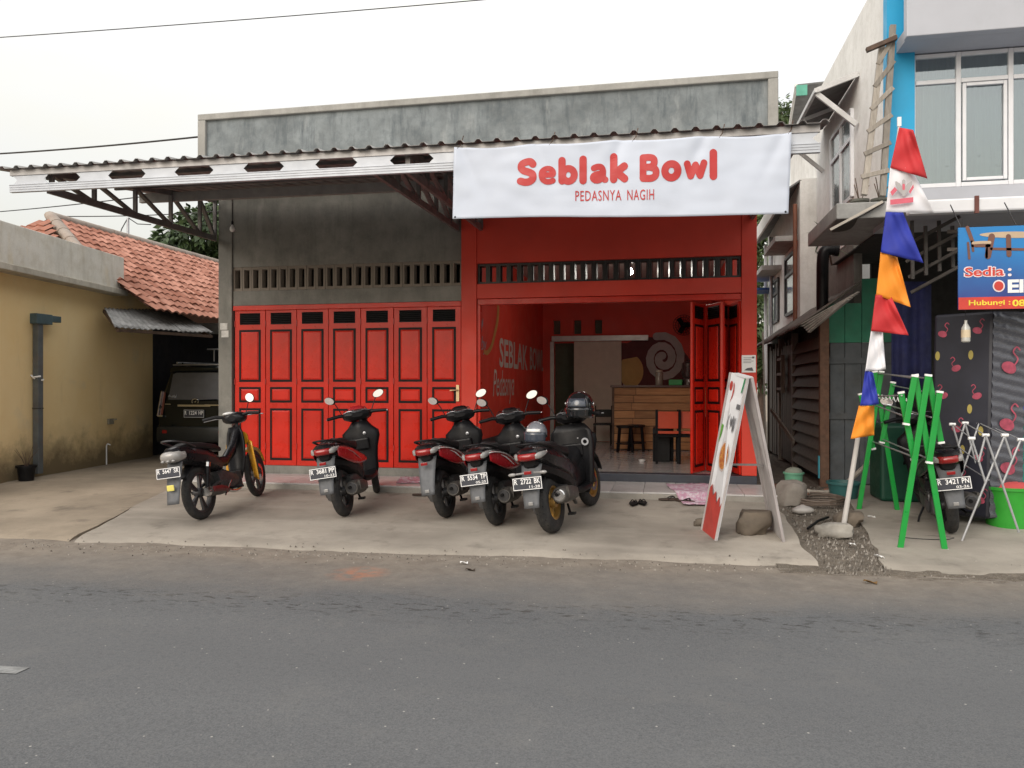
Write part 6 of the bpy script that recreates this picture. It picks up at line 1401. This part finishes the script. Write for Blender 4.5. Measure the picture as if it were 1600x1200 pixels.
CAR.scale = (1, 1, 1.05)
# ------------------------------------------------------------------ A-frame menu board
AF = thing('menu_board', 'white folding A-frame menu board with food print standing on concrete', 'signboard', PG(1165, 843))
gl, gr = PG(1110, 845), PG(1222, 845)
apex_y = 7.75
# left leaf seen nearly edge on; leaf runs away from the viewer
tl_ = PY(1142, 582, 8.05); tr_ = PY(1168, 590, 7.85)
bl_ = PG(1097, 828); br_ = PG(1118, 845)
apx = (tl_+tr_)/2
def leaf(P00, P10, P11, P01): return lambda a, b, l=0.: (P00*(1-a)+P10*a)*(1-b)+(P01*(1-a)+P11*a)*b
L1 = leaf(bl_, br_, tr_, tl_)
n1 = (br_-bl_).cross(tl_-bl_).normalized()
if n1.y > 0: n1 = -n1
def slabq(fn, n, th, nu=6, nv=10):
    mb = MB(); ring = []
    for s in (0, -1):
        for (a, b) in ((0, 0), (1, 0), (1, 1), (0, 1)): ring.append(fn(a, b)+n*th*s)
    return mb.add(ring, [(0, 1, 2, 3), (7, 6, 5, 4), (0, 4, 5, 1), (1, 5, 6, 2), (2, 6, 7, 3), (3, 7, 4, 0)])
BW = M('board_white', (.66, .67, .70), .45, var=.05, scale=6, dirt=.15)
slabq(L1, n1, .022).build('print_panel', BW, AF, bevel=.003)
bl2, br2 = PG(1206, 828), PG(1224, 847); tl2, tr2 = PY(1152, 586, 8.05)+Vector((.03, 0, 0)), PY(1171, 590, 7.85)+Vector((.02, 0, 0))
L2 = leaf(bl2, br2, tr2, tl2); n2 = (br2-bl2).cross(tl2-bl2).normalized()
if n2.y > 0: n2 = -n2
slabq(L2, n2, .02).build('rear_panel', M('board_back_worn', (.46, .44, .44), .6, var=.12, scale=4, dirt=.45, dirtcol=(.26, .20, .20)), AF, bevel=.003)
for A, Bq, nm in ((bl2, tl2, 'frame_edge'), (br2, tr2, 'frame_edge'), (bl_, tl_, 'frame_edge'), (br_, tr_, 'frame_edge')):
    mb = MB(); mb.bar(A-Vector((0, 0, 0)), Bq, .022, .022); mb.build(nm, M('board_frame', (.36, .33, .33), .6, dirt=.3), AF)
mb = MB(); mb.bar(tl_.lerp(tl2, .5)+Vector((0, 0, .0)), tr_.lerp(tr2, .5), .07, .02); mb.build('top_hinge', BW, AF)
pf = lambda a, b, l: L1(a, b)+n1*(.003+l)
RDB = M('board_red', (.42, .05, .04), .5, var=.1); mb = MB()
zig = [(0, .0), (1, .0), (1, .25), (.86, .20), (.74, .26), (.60, .21), (.46, .28), (.30, .24), (.14, .31), (0, .27)]; mb.add([pf(a, b, 0) for a, b in zig], [tuple(range(len(zig)))]); mb.build('red_print', RDB, AF)
mb = MB(); mb.add([pf(.52+.30*cos(k*pi/14), .50+.095*sin(k*pi/14), 0) for k in range(28)], [tuple(range(28))]); mb.build('bowl_rim_print', M('bowl_print_white', (.5, .42, .4), .5), AF)
t = NT('food_print'); c = t.mix(t.ramp(t.noise(26, 5, .7), .35, .65), (.30, .05, .02), (.60, .30, .08)); t.fin(c, .5)
mb = MB(); mb.add([pf(.52+.25*cos(k*pi/14), .50+.082*sin(k*pi/14), .001) for k in range(28)], [tuple(range(28))]); mb.build('food_print', t.m, AF)
mb = MB(); mb.add([pf(a, b, 0) for a, b in ((.30, .95), (.36, .94), (.40, .90), (.36, .86), (.26, .82), (.32, .87), (.33, .91))], [(0, 1, 2, 3, 4, 5, 6)]); mb.build('chilli_print', RDB, AF)
mb = MB(); mb.add([pf(.18+.09*cos(k*pi/8), .925+.03*sin(k*pi/8), .001) for k in range(16)], [tuple(range(16))]); mb.build('logo_print', RDB, AF)
mb = MB(); mb.add([pf(a, b, 0) for a, b in ((.86, .99), (.95, .99), (.86, .90), (.80, .90))], [(0, 1, 2, 3)]); mb.build('green_stripe', M('print_green', (.04, .20, .09), .5), AF)
mb = MB(); mb.add([pf(a, b, 0) for a, b in ((.01, .69), (.16, .68), (.13, .63), (.05, .57), (.01, .58))], [(0, 1, 2, 3, 4)]); mb.build('leaf_print', M('print_leaf', (.10, .30, .04), .5), AF)
mb = MB(); mb.add([pf(a, b, .001) for a, b in ((.70, .80), (.90, .80), (.92, .83), (.72, .83))], [(0, 1, 2, 3)]); mb.build('print_block', M('print_grey', (.12, .12, .13)), AF); mb = MB(); scrawl(mb, .35, .80, .66, .76, pf, .012, 3, .001); mb.build('lettering', M('print_grey', (.12, .12, .13)), AF)
mb = MB(); mb.bar(L1(.5, .45)-n1*.02, L2(.5, .45), .02, .02); mb.build('brace', DSTEEL, AF)
# rock
def rock(name, label, c, r, seed, m, cat='rock'):
    mb = MB(); mb.ell((0, 0, 0), r, 18, 12); o = []
    for x, y, z in mb.v:
        p = Vector((x/r[0], y/r[1], z/r[2])); k = 1+.42*mnoise.noise(p*1.2+Vector((seed, 2, 5)))+.16*mnoise.noise(p*3+Vector((seed, 0, 0)))
        q = Vector((max(-.92, min(.9, p.x*k+.12*p.z)), max(-.9, min(.9, p.y*k)), max(-.75, min(.80, p.z*k+.1*p.x)))); o.append((c[0]+q.x*r[0], c[1]+q.y*r[1], c[2]+q.z*r[2]))
    mb.v = o; return tag(mb.build(name, m, smooth=40), label, cat)
STN = M('rock_brown', (.14, .115, .09), .9, var=.25, scale=5, bump=.6, bs=30, bd=.01); STG = M('stone_grey', (.26, .245, .22), .9, var=.3, scale=6, bump=.6, bs=30, bd=.01)
q = PG(1180, 838); rock('rock', 'brown rock weighing down the menu board foot', (q.x, q.y+.12, q.z+.115), (.19, .15, .16), 1, STN)
q = PG(1096, 828); rock('rock', 'small dark stone wedged against the red foot of the menu board', (q.x+.0, q.y+.18, q.z+.04), (.08, .07, .06), 2, STN)
q = PG(1318, 838); rock('base_stone', 'flat grey stone at the foot of the flag pole', (q.x-.08, q.y+.06, q.z+.05), (.20, .12, .09), 4, STG, 'stone'); 
q2 = PG(1326, 822); rock('base_stone', 'dark rounded stone holding the flag pole base', (q2.x+.02, q2.y+.12, q2.z+.06), (.16, .13, .10), 6, STN, 'stone')
q = PG(1205, 785); rock('concrete_lump', 'broken concrete lump at the porch corner', (1.55, 9.9, .10), (.20, .25, .20), 9, m_concrete('lump_cement', (.30, .27, .24), .4, (.14, .12, .1), False), 'rubble')
# ------------------------------------------------------------------ flag pole with pennants
FB, FT = PG(1318, 822), PY(1405, 195, 8.2)
FP = thing('flag_pole', 'white bamboo flag pole with stacked triangular pennants', 'flagpole', FB)
mb = MB(); n = 14; mb.tube([FB.lerp(FT, k/n)+Vector((.03*sin(k/n*pi), 0, 0)) for k in range(n+1)], [.028-.017*k/n for k in range(n+1)], 10); mb.build('pole', M('bamboo_white', (.62, .60, .58), .6, var=.08, scale=5, dirt=.15), FP, smooth=50)
mb = MB(); p = FT; mb.box((p.x, p.y, p.z+.03), (.035, .02, .09)); mb.build('pole_tip', WHT, FP)
FLG = {k: M('pennant_'+k, v, .7, var=.05, scale=3, bump=.1, bs=200, bd=.001) for k, v in dict(red=(.50, .025, .03), white=(.74, .74, .78), blue=(.02, .035, .34), orange=(.80, .27, .02)).items()}
def pennant(pts, col, ya, dy, lab=None, wob=.03, ph=0.):
    """pts: TL, TR/tip ... quad (four px points: top-left, top-right, bottom-right, bottom-left)"""
    P = [Vector((u, v, 0)) for u, v in pts]; mb = MB()
    def f(a, b):
        q = (P[0]*(1-a)+P[1]*a)*(1-b)+(P[3]*(1-a)+P[2]*a)*b
        return PY(q.x, q.y, ya+dy*a+wob*a*sin(a*5+b*2.5+ph)+.026*sin(b*8+a*5+ph)*a**.7+.016*sin(a*13-b*6+ph*2)*a)
    mb.grid(f, 18, 14); return mb.build('pennant', FLG[col], FP, smooth=70, solid=.002)
yy = 8.15
pennant([(1405, 199), (1427, 203), (1449, 279), (1391, 262)], 'red', yy, -.05, ph=0)
w_ = pennant([(1391, 262), (1424, 262), (1460, 333), (1384, 331)], 'white', yy, .03, ph=1)
pennant([(1384, 331), (1411, 332), (1443, 411), (1376, 394)], 'blue', yy, -.04, ph=2)
pennant([(1376, 393), (1402, 402), (1423, 480), (1369, 461)], 'orange', yy+.02, .02, ph=3)
pennant([(1368, 460), (1393, 464), (1420, 524), (1361, 517)], 'red', yy+.03, -.03, ph=4)
pennant([(1361, 516), (1379, 517), (1384, 577), (1352, 580)], 'white', yy+.04, .05, ph=5)
pennant([(1352, 578), (1364, 582), (1374, 632), (1344, 634)], 'blue', yy+.05, .0, ph=6)
pennant([(1342, 634), (1366, 634), (1366, 680), (1329, 686)], 'orange', yy+.06, .03, ph=1.5)
# crest printed on the white pennant: plain winged emblem with ribbon
fe = lambda u, v, l: PY(u, v, yy-.05-l)
mb = MB(); mb.add([fe(u, v, 0) for u, v in ((1391, 312), (1427, 308), (1427, 316), (1391, 320))], [(0, 1, 2, 3)]); mb.add([fe(u, v, .001) for u, v in ((1391, 300), (1398, 292), (1402, 297), (1394, 306))], [(0, 1, 2, 3)]); mb.add([fe(u, v, .001) for u, v in ((1420, 299), (1427, 288), (1428, 293), (1422, 303))], [(0, 1, 2, 3)])
mb.build('ribbon_print', M('print_pink', (.62, .12, .17), .6), w_)
mb = MB()
for s in (-1, 1):
    for k in range(4): ribbon(mb, [(1412+s*2, 303-k*3), (1412+s*7, 297-k*3.2), (1412+s*12, 288-k*1.2)], 1.2, fe, lift=.001+.0005*k)
ribbon(mb, [(1412, 283), (1412, 292), (1412, 304)], 2.6, fe, lift=.004); mb.build('crest_print', M('print_silver', (.42, .40, .40), .6), w_)
mb = MB(); ribbon(mb, [(1412, 289), (1412, 295)], 2.0, fe, lift=.005); mb.build('shield_print', M('print_pink', (.62, .12, .17)), w_)
# ------------------------------------------------------------------ drying racks
GR = M('rack_green', (.010, .29, .045), .35, var=.08, dirt=.05)
f0, f1 = PG(1406, 857), PG(1476, 857); b0, b1 = PG(1342, 795), PG(1402, 797)
RK = thing('drying_rack', 'bright green folding clothes drying rack with steel rods', 'clothes rack', (f0+f1)/2)
def rack_frame(foot0, foot1, v_ref, Y, pts, w, d, m, par, nm='leg'):
    for k, (p, q) in enumerate(pts):
        mb = MB(); mb.bar(p, q, w, d, up=(0, 1, 0)); mb.build(nm, m, par, bevel=.004)
Yf = (f0.y+f1.y)/2
e = [.012, -.012, .03, -.03, .045]
fr = [(PY(1406.5, 858, Yf-.012), PY(1450, 588, Yf-.012)), (PY(1476, 858, Yf+.012), PY(1430, 588, Yf+.012)), (PY(1408, 615, Yf+.034), PY(1428, 716, Yf+.034)), (PY(1429, 589, Yf-.034), PY(1416, 661, Yf-.034)), (PY(1468, 614, Yf-.034), PY(1452, 721, Yf-.034)), (PY(1451, 589, Yf+.034), PY(1470, 690, Yf+.034))]
rack_frame(f0, f1, 0, Yf, fr, .052, .026, GR, RK)
Yb = (b0.y+b1.y)/2
bk = [(PY(1342, 796, Yb-.01), PY(1377, 582, Yb-.01)), (PY(1402, 797, Yb+.01), PY(1367, 582, Yb+.01)), (PY(1345, 617, Yb+.03), PY(1364, 700, Yb+.03)), (PY(1395, 599, Yb-.03), PY(1378, 690, Yb-.03)), (PY(1368, 600, Yb+.03), PY(1356, 660, Yb+.03))]
rack_frame(b0, b1, 0, Yb, bk, .052, .026, GR, RK)
for (u, v, u2, v2) in ((1430, 591, 1372, 583), (1449, 591, 1376, 584), (1409, 618, 1346, 620), (1468, 617, 1394, 602), (1418, 652, 1358, 630), (1455, 652, 1384, 632), (1428, 714, 1364, 690), (1453, 718, 1378, 686)):
    mb = MB(); mb.tube([PY(u, v, Yf), PY(u2, v2, Yb)], .008, 7); mb.build('rod', STEEL, RK, smooth=60)
for p, q in fr+bk:
    for a, dsc in ((p, 1), (q, 1)):
        mb = MB(); d = (q-p).normalized(); s = 1 if a is q else -1; mb.bar(a, a+d*s*.02, .058, .032, up=(0, 1, 0)); mb.build('end_cap', WHT, RK)
# coil of white clips on a rod
mb = MB(); A, Bq = PY(1425, 628, Yf+.1), PY(1350, 616, Yb-.2); mb.tube([A.lerp(Bq, k/60)+Vector((0, .02*cos(k*1.3), .025*sin(k*1.3))) for k in range(46)], .005, 5); mb.build('coil', M('coil_white', (.6, .62, .6), .5), RK)
GS = M('rack_grey_tube', (.42, .43, .45), .4, .4, var=.1)
s0, s1 = PG(1503, 845), PG(1592, 833); Ys = s0.y; Yr = Ys+.75
SR = thing('small_drying_rack', 'small grey tube folding drying rack beside the green basket', 'clothes rack', s0)
for (u, v, u2, v2, Y) in ((1503, 845, 1570, 680, Ys), (1592, 832, 1540, 680, Ys), (1595, 687, 1566, 757, Ys), (1518, 685, 1540, 755, Ys), (1540, 680, 1529, 722, Ys), (1569, 680, 1581, 716, Ys)):
    mb = MB(); mb.tube([PY(u, v, Y-.01*(u % 3)), PY(u2, v2, Y-.01*(u % 3))], .011, 8); mb.build('leg', GS, SR, smooth=60)
for (u, v, u2, v2, Y) in ((1499, 752, 1530, 661, Yr), (1541, 785, 1508, 661, Yr), (1488, 663, 1507, 725, Yr), (1550, 667, 1529, 725, Yr), (1508, 661, 1497, 698, Yr)):
    mb = MB(); mb.tube([PY(u, v, Y-.01*(u % 3)), PY(u2, v2, Y-.01*(u % 3))], .011, 8); mb.build('leg', GS, SR, smooth=60)
for (u, v, u2, v2) in ((1540, 680, 1508, 661), (1570, 680, 1530, 661), (1595, 687, 1550, 667), (1518, 685, 1488, 663), (1529, 722, 1497, 698), (1545, 750, 1508, 727)):
    mb = MB(); mb.tube([PY(u, v, Ys), PY(u2, v2, Yr)], .006, 6); mb.build('rod', GS, SR, smooth=60)
for u, v, Y in ((1540, 680, Ys), (1570, 680, Ys), (1595, 687, Ys), (1518, 685, Ys), (1488, 663, Yr), (1508, 661, Yr), (1530, 661, Yr), (1550, 667, Yr)):
    mb = MB(); p = PY(u, v, Y); mb.tube([p-Vector((.03, 0, 0)), p+Vector((.03, 0, .0))], .016, 8); mb.build('end_cap', WHT, SR, smooth=50)
# ------------------------------------------------------------------ sandals, mats, litter
def sandal(u, v, rz, label, m=BLK, grp=None):
    p = PG(u, v); S = thing('sandal', label, 'sandal', (p.x, p.y, p.z+.006), rz, grp)
    mb = MB(); n = 22; out = []
    for k in range(n):
        a = 2*pi*k/n; x = .135*cos(a); y = (.045+.012*cos(a))*sin(a)*(1-.12*cos(2*a)); out.append((x, y))
    mb.prism(out, lambda a, b, d: (a, b, d), 0, .022); mb.build('sole', m, S, local=True, bevel=.004)
    for s in (-1, 1): mb = MB(); mb.tube(rails([(.075, 0, .022), (.05, s*.02, .05), (-.02, s*.05, .015)], 4), .008, 6, flat=.6); mb.build('strap', PLAST, S, local=True, smooth=50)
SBR = M('sandal_brown', (.05, .03, .022), .7, var=.3)
sandal(990, 789, 1.5, 'black flip flop lying flat, partner to its neighbour below the porch'); sandal(1004, 788, 1.75, 'black flip flop touching the other black one below the porch')
sandal(1045, 782, .3, 'dark brown sandal lying crooked below the porch tiles', SBR); sandal(1070, 785, -.5, 'dark brown sandal kicked aside near the menu board', SBR)
sandal(660, 775, .2, 'dark sandal left beside the scooter rear wheel', SBR)
def mat_(pxs, label, col, name='cloth_mat'):
    P = [PY(u, v, 1) for u, v in pxs]; mb = MB(); Z = .091
    def f(a, b):
        u = (pxs[0][0]*(1-a)+pxs[1][0]*a)*(1-b)+(pxs[3][0]*(1-a)+pxs[2][0]*a)*b; v = (pxs[0][1]*(1-a)+pxs[1][1]*a)*(1-b)+(pxs[3][1]*(1-a)+pxs[2][1]*a)*b
        d = _ray(u, v); p = Vector((0, 0, EYE))+d*((Z-EYE)/d.z); z = Z+.012+.02*nz1(p.x*6, p.y*6, 1.5)
        if p.y < 9.80: z = .07-(9.80-p.y)*1.2
        p.x += .05*nz1(b*4, a*3, 2); p.y += .03*nz1(a*5, b*4, 2)
        return (p.x, p.y, max(z, .012))
    mb.grid(f, 36, 16); t = NT(name+label[:6]); c = t.mix(t.ramp(t.noise(16, 5, .7), .45, .58), col, (.58, .50, .56)); t.bump(t.noise(60, 3), .5, .01); t.fin(c, .95)
    return tag(mb.build(name, t.m, smooth=60, solid=.008), label, 'mat')
mat_([(1040, 758), (1118, 757), (1114, 778), (1068, 777)], 'crumpled pink cloth mat draped over the porch edge', (.48, .26, .36))
mat_([(628, 747), (664, 746), (662, 755), (618, 755)], 'flat pinkish mat lying on the porch by the folding doors', (.50, .22, .28))
p = PY(1003, 703, 12.7); tag(MB().lathe([(.035, 0), (.06, .03), (.055, .03), (.03, .006)], 14, Matrix.Translation((p.x, 12.7, .195))).build('small_dish', WHT, smooth=40), 'small white dish on the shop floor tiles', 'dish')
# loose litter and gravel in the dirt strip
rnd = random.Random(3); mb = MB()
for k in range(1300):
    y = 7.0+rnd.random()**1.3*4.5; x = 1.38+rnd.random()*(.55+.12*(y-7)) if y < 9.6 else 1.45+rnd.random()*.9
    s = rnd.uniform(.004, .016)*(1.6 if rnd.random() < .05 else 1); z = gz(x, y)-.02
    a = rnd.uniform(0, 6.28); vs = [(x+s*cos(a), y+s*sin(a), z), (x+s*.8*cos(a+2.1), y+s*.8*sin(a+2.1), z), (x+s*cos(a+4.2), y+s*cos(a+4.2), z), (x+s*.2, y, z+s*rnd.uniform(.6, 1.4)+.012)]
    mb.add(vs, [(0, 1, 3), (1, 2, 3), (2, 0, 3), (0, 2, 1)])
t = NT('gravel_mix'); g = t.n('ShaderNodeNewGeometry'); cr2 = t.n('ShaderNodeValToRGB'); cr2.color_ramp.elements[0].color = (.07, .058, .046, 1); cr2.color_ramp.elements[1].color = (.30, .275, .245, 1); cr2.color_ramp.elements[1].position = .95
t.l(g.outputs['Random Per Island'], cr2.inputs[0]); t.fin(cr2.outputs[0], .9)
o = tag(mb.build('gravel', t.m), 'loose gravel and crumbs scattered over the dirt strip', 'gravel', kind='stuff')
mb = MB()
for k in range(900):
    x = rnd.uniform(-7.5, 6); y = EDGE(x)+rnd.gauss(-.12, .14); s = rnd.uniform(.004, .014); z = ROADZ+.004 if y < EDGE(x)+.05 else gz(x, y)+.004
    a = rnd.uniform(0, 6.28); mb.add([(x+s*cos(a), y+s*sin(a), z-.004), (x+s*cos(a+2.1), y+s*sin(a+2.1), z-.004), (x+s*cos(a+4.2), y+s*sin(a+4.2), z-.004), (x, y, z+s*.8)], [(0, 1, 3), (1, 2, 3), (2, 0, 3), (0, 2, 1)])
tag(mb.build('road_grit', t.m), 'fine grit scattered along the road edge', 'grit', kind='stuff')
def scrap(u, v, w, h, rz, label, m, name='litter_scrap'):
    p = PG(u, v); mb = MB(); mb.grid(lambda a, b: (p.x+(a-.5)*w*cos(rz)-(b-.5)*h*sin(rz), p.y+(a-.5)*w*sin(rz)+(b-.5)*h*cos(rz), p.z+.012+.012*sin(a*4+b*3)), 5, 4); tag(mb.build(name, m, smooth=60, solid=.003), label, 'litter')
scrap(1232, 783, .14, .07, .4, 'white paper scrap near the mint bucket', WHT); scrap(1240, 773, .09, .06, -.3, 'crumpled white scrap behind the dirt strip paper', WHT); scrap(1332, 852, .06, .04, .2, 'tiny white scrap before the flat grey stone', WHT)
scrap(1374, 871, .03, .12, .3, 'short white plastic strip at the forecourt corner', WHT); scrap(1360, 911, .10, .035, -.4, 'dry brown leaf lying on the road edge', M('dry_leaf', (.16, .09, .03), .8), 'fallen_leaf'); scrap(1362, 809, .08, .03, .1, 'white paper scrap on the forecourt by the rack', WHT)
scrap(725, 881, .07, .03, .2, 'pale scrap on the road edge before the scooters', WHT); scrap(980, 778, .07, .05, .1, 'crumpled pale tissue against the porch step', WHT)
scrap(735, 892, .08, .03, 0, 'dark dry leaf on the dusty road edge', M('dark_leaf', (.05, .035, .025), .8), 'fallen_leaf')
q = PG(1262, 829); q2 = PG(1294, 811); mb = MB(); mb.tube([q+Vector((0, 0, .02)), q.lerp(q2, .5)+Vector((0, 0, .04)), q2+Vector((0, 0, .02))], .014, 6); tag(mb.build('stick', BLK, smooth=50), 'black stick lying across the dirt strip', 'stick')
q = PG(1290, 775); mb = MB(); mb.tube(rails([q+Vector((-.5, .15, .12)), q+Vector((-.15, .05, .04)), q+Vector((.15, 0, .10)), q+Vector((.55, .35, .35)), q+Vector((.8, .6, .55))], 5), .03, 7); tag(mb.build('driftwood_branch', GREYW, smooth=50), 'bent grey branch propped among the alley junk', 'branch')
q = PG(1450, 842); mb = MB(); mb.tube([(q.x+.25*cos(k*.25)*(1+.1*sin(k)), q.y+.05+.10*sin(k*.25), q.z+.006) for k in range(26)], .004, 5); tag(mb.build('loose_cable', WIRE), 'thin loop of black cable under the green rack', 'cable')
# junk in the alley
BRK = M('old_brick', (.24, .11, .07), .9, var=.3, scale=14, bump=.4, rand=.2); bm_ = MB().box((0, 0, .025), (.19, .09, .05)).mesh('loose_brick', BRK)
for k, (u, v, rz, lab) in enumerate(((1222, 760, .3, 'loose red brick beside the broken concrete lump'), (1262, 772, 1.1, 'loose red brick between bucket and basin'), (1300, 768, -.4, 'loose red brick against the shack corner post'))):
    p = PG(u, v); o = inst('loose_brick', bm_, (p.x, p.y, p.z-.015), None, rot=(0, 0, rz)); tag(o, lab, 'brick', 'loose bricks in the alley')
for u0, v0, u1, v1, lab in ((1205, 640, 1240, 690, 'grey plank leaning on the alley shack wall'), (1192, 520, 1196, 700, 'thin upright stake beside the shop corner')):
    a, b = PY(u0, v0, 14.2), PY(u1, v1, 13.2); mb = MB(); mb.bar(a, b, .03, .07); tag(mb.build('loose_plank', GREYW), lab, 'plank')
p = PG(1255, 800); mb = MB(); mb.ell((p.x, p.y, p.z+.02), (.12, .09, .05), 14, 8); mb.v = [(x+.03*nz1(x*9, y*9), y+.03*nz1(y*9, x*9), max(z+.03*nz1(x*12, y*12), p.z-.02)) for x, y, z in mb.v]; tag(mb.build('plastic_bag', M('bag_translucent', (.42, .40, .38), .4), smooth=60), 'crumpled pale plastic bag on the dirt strip', 'bag')
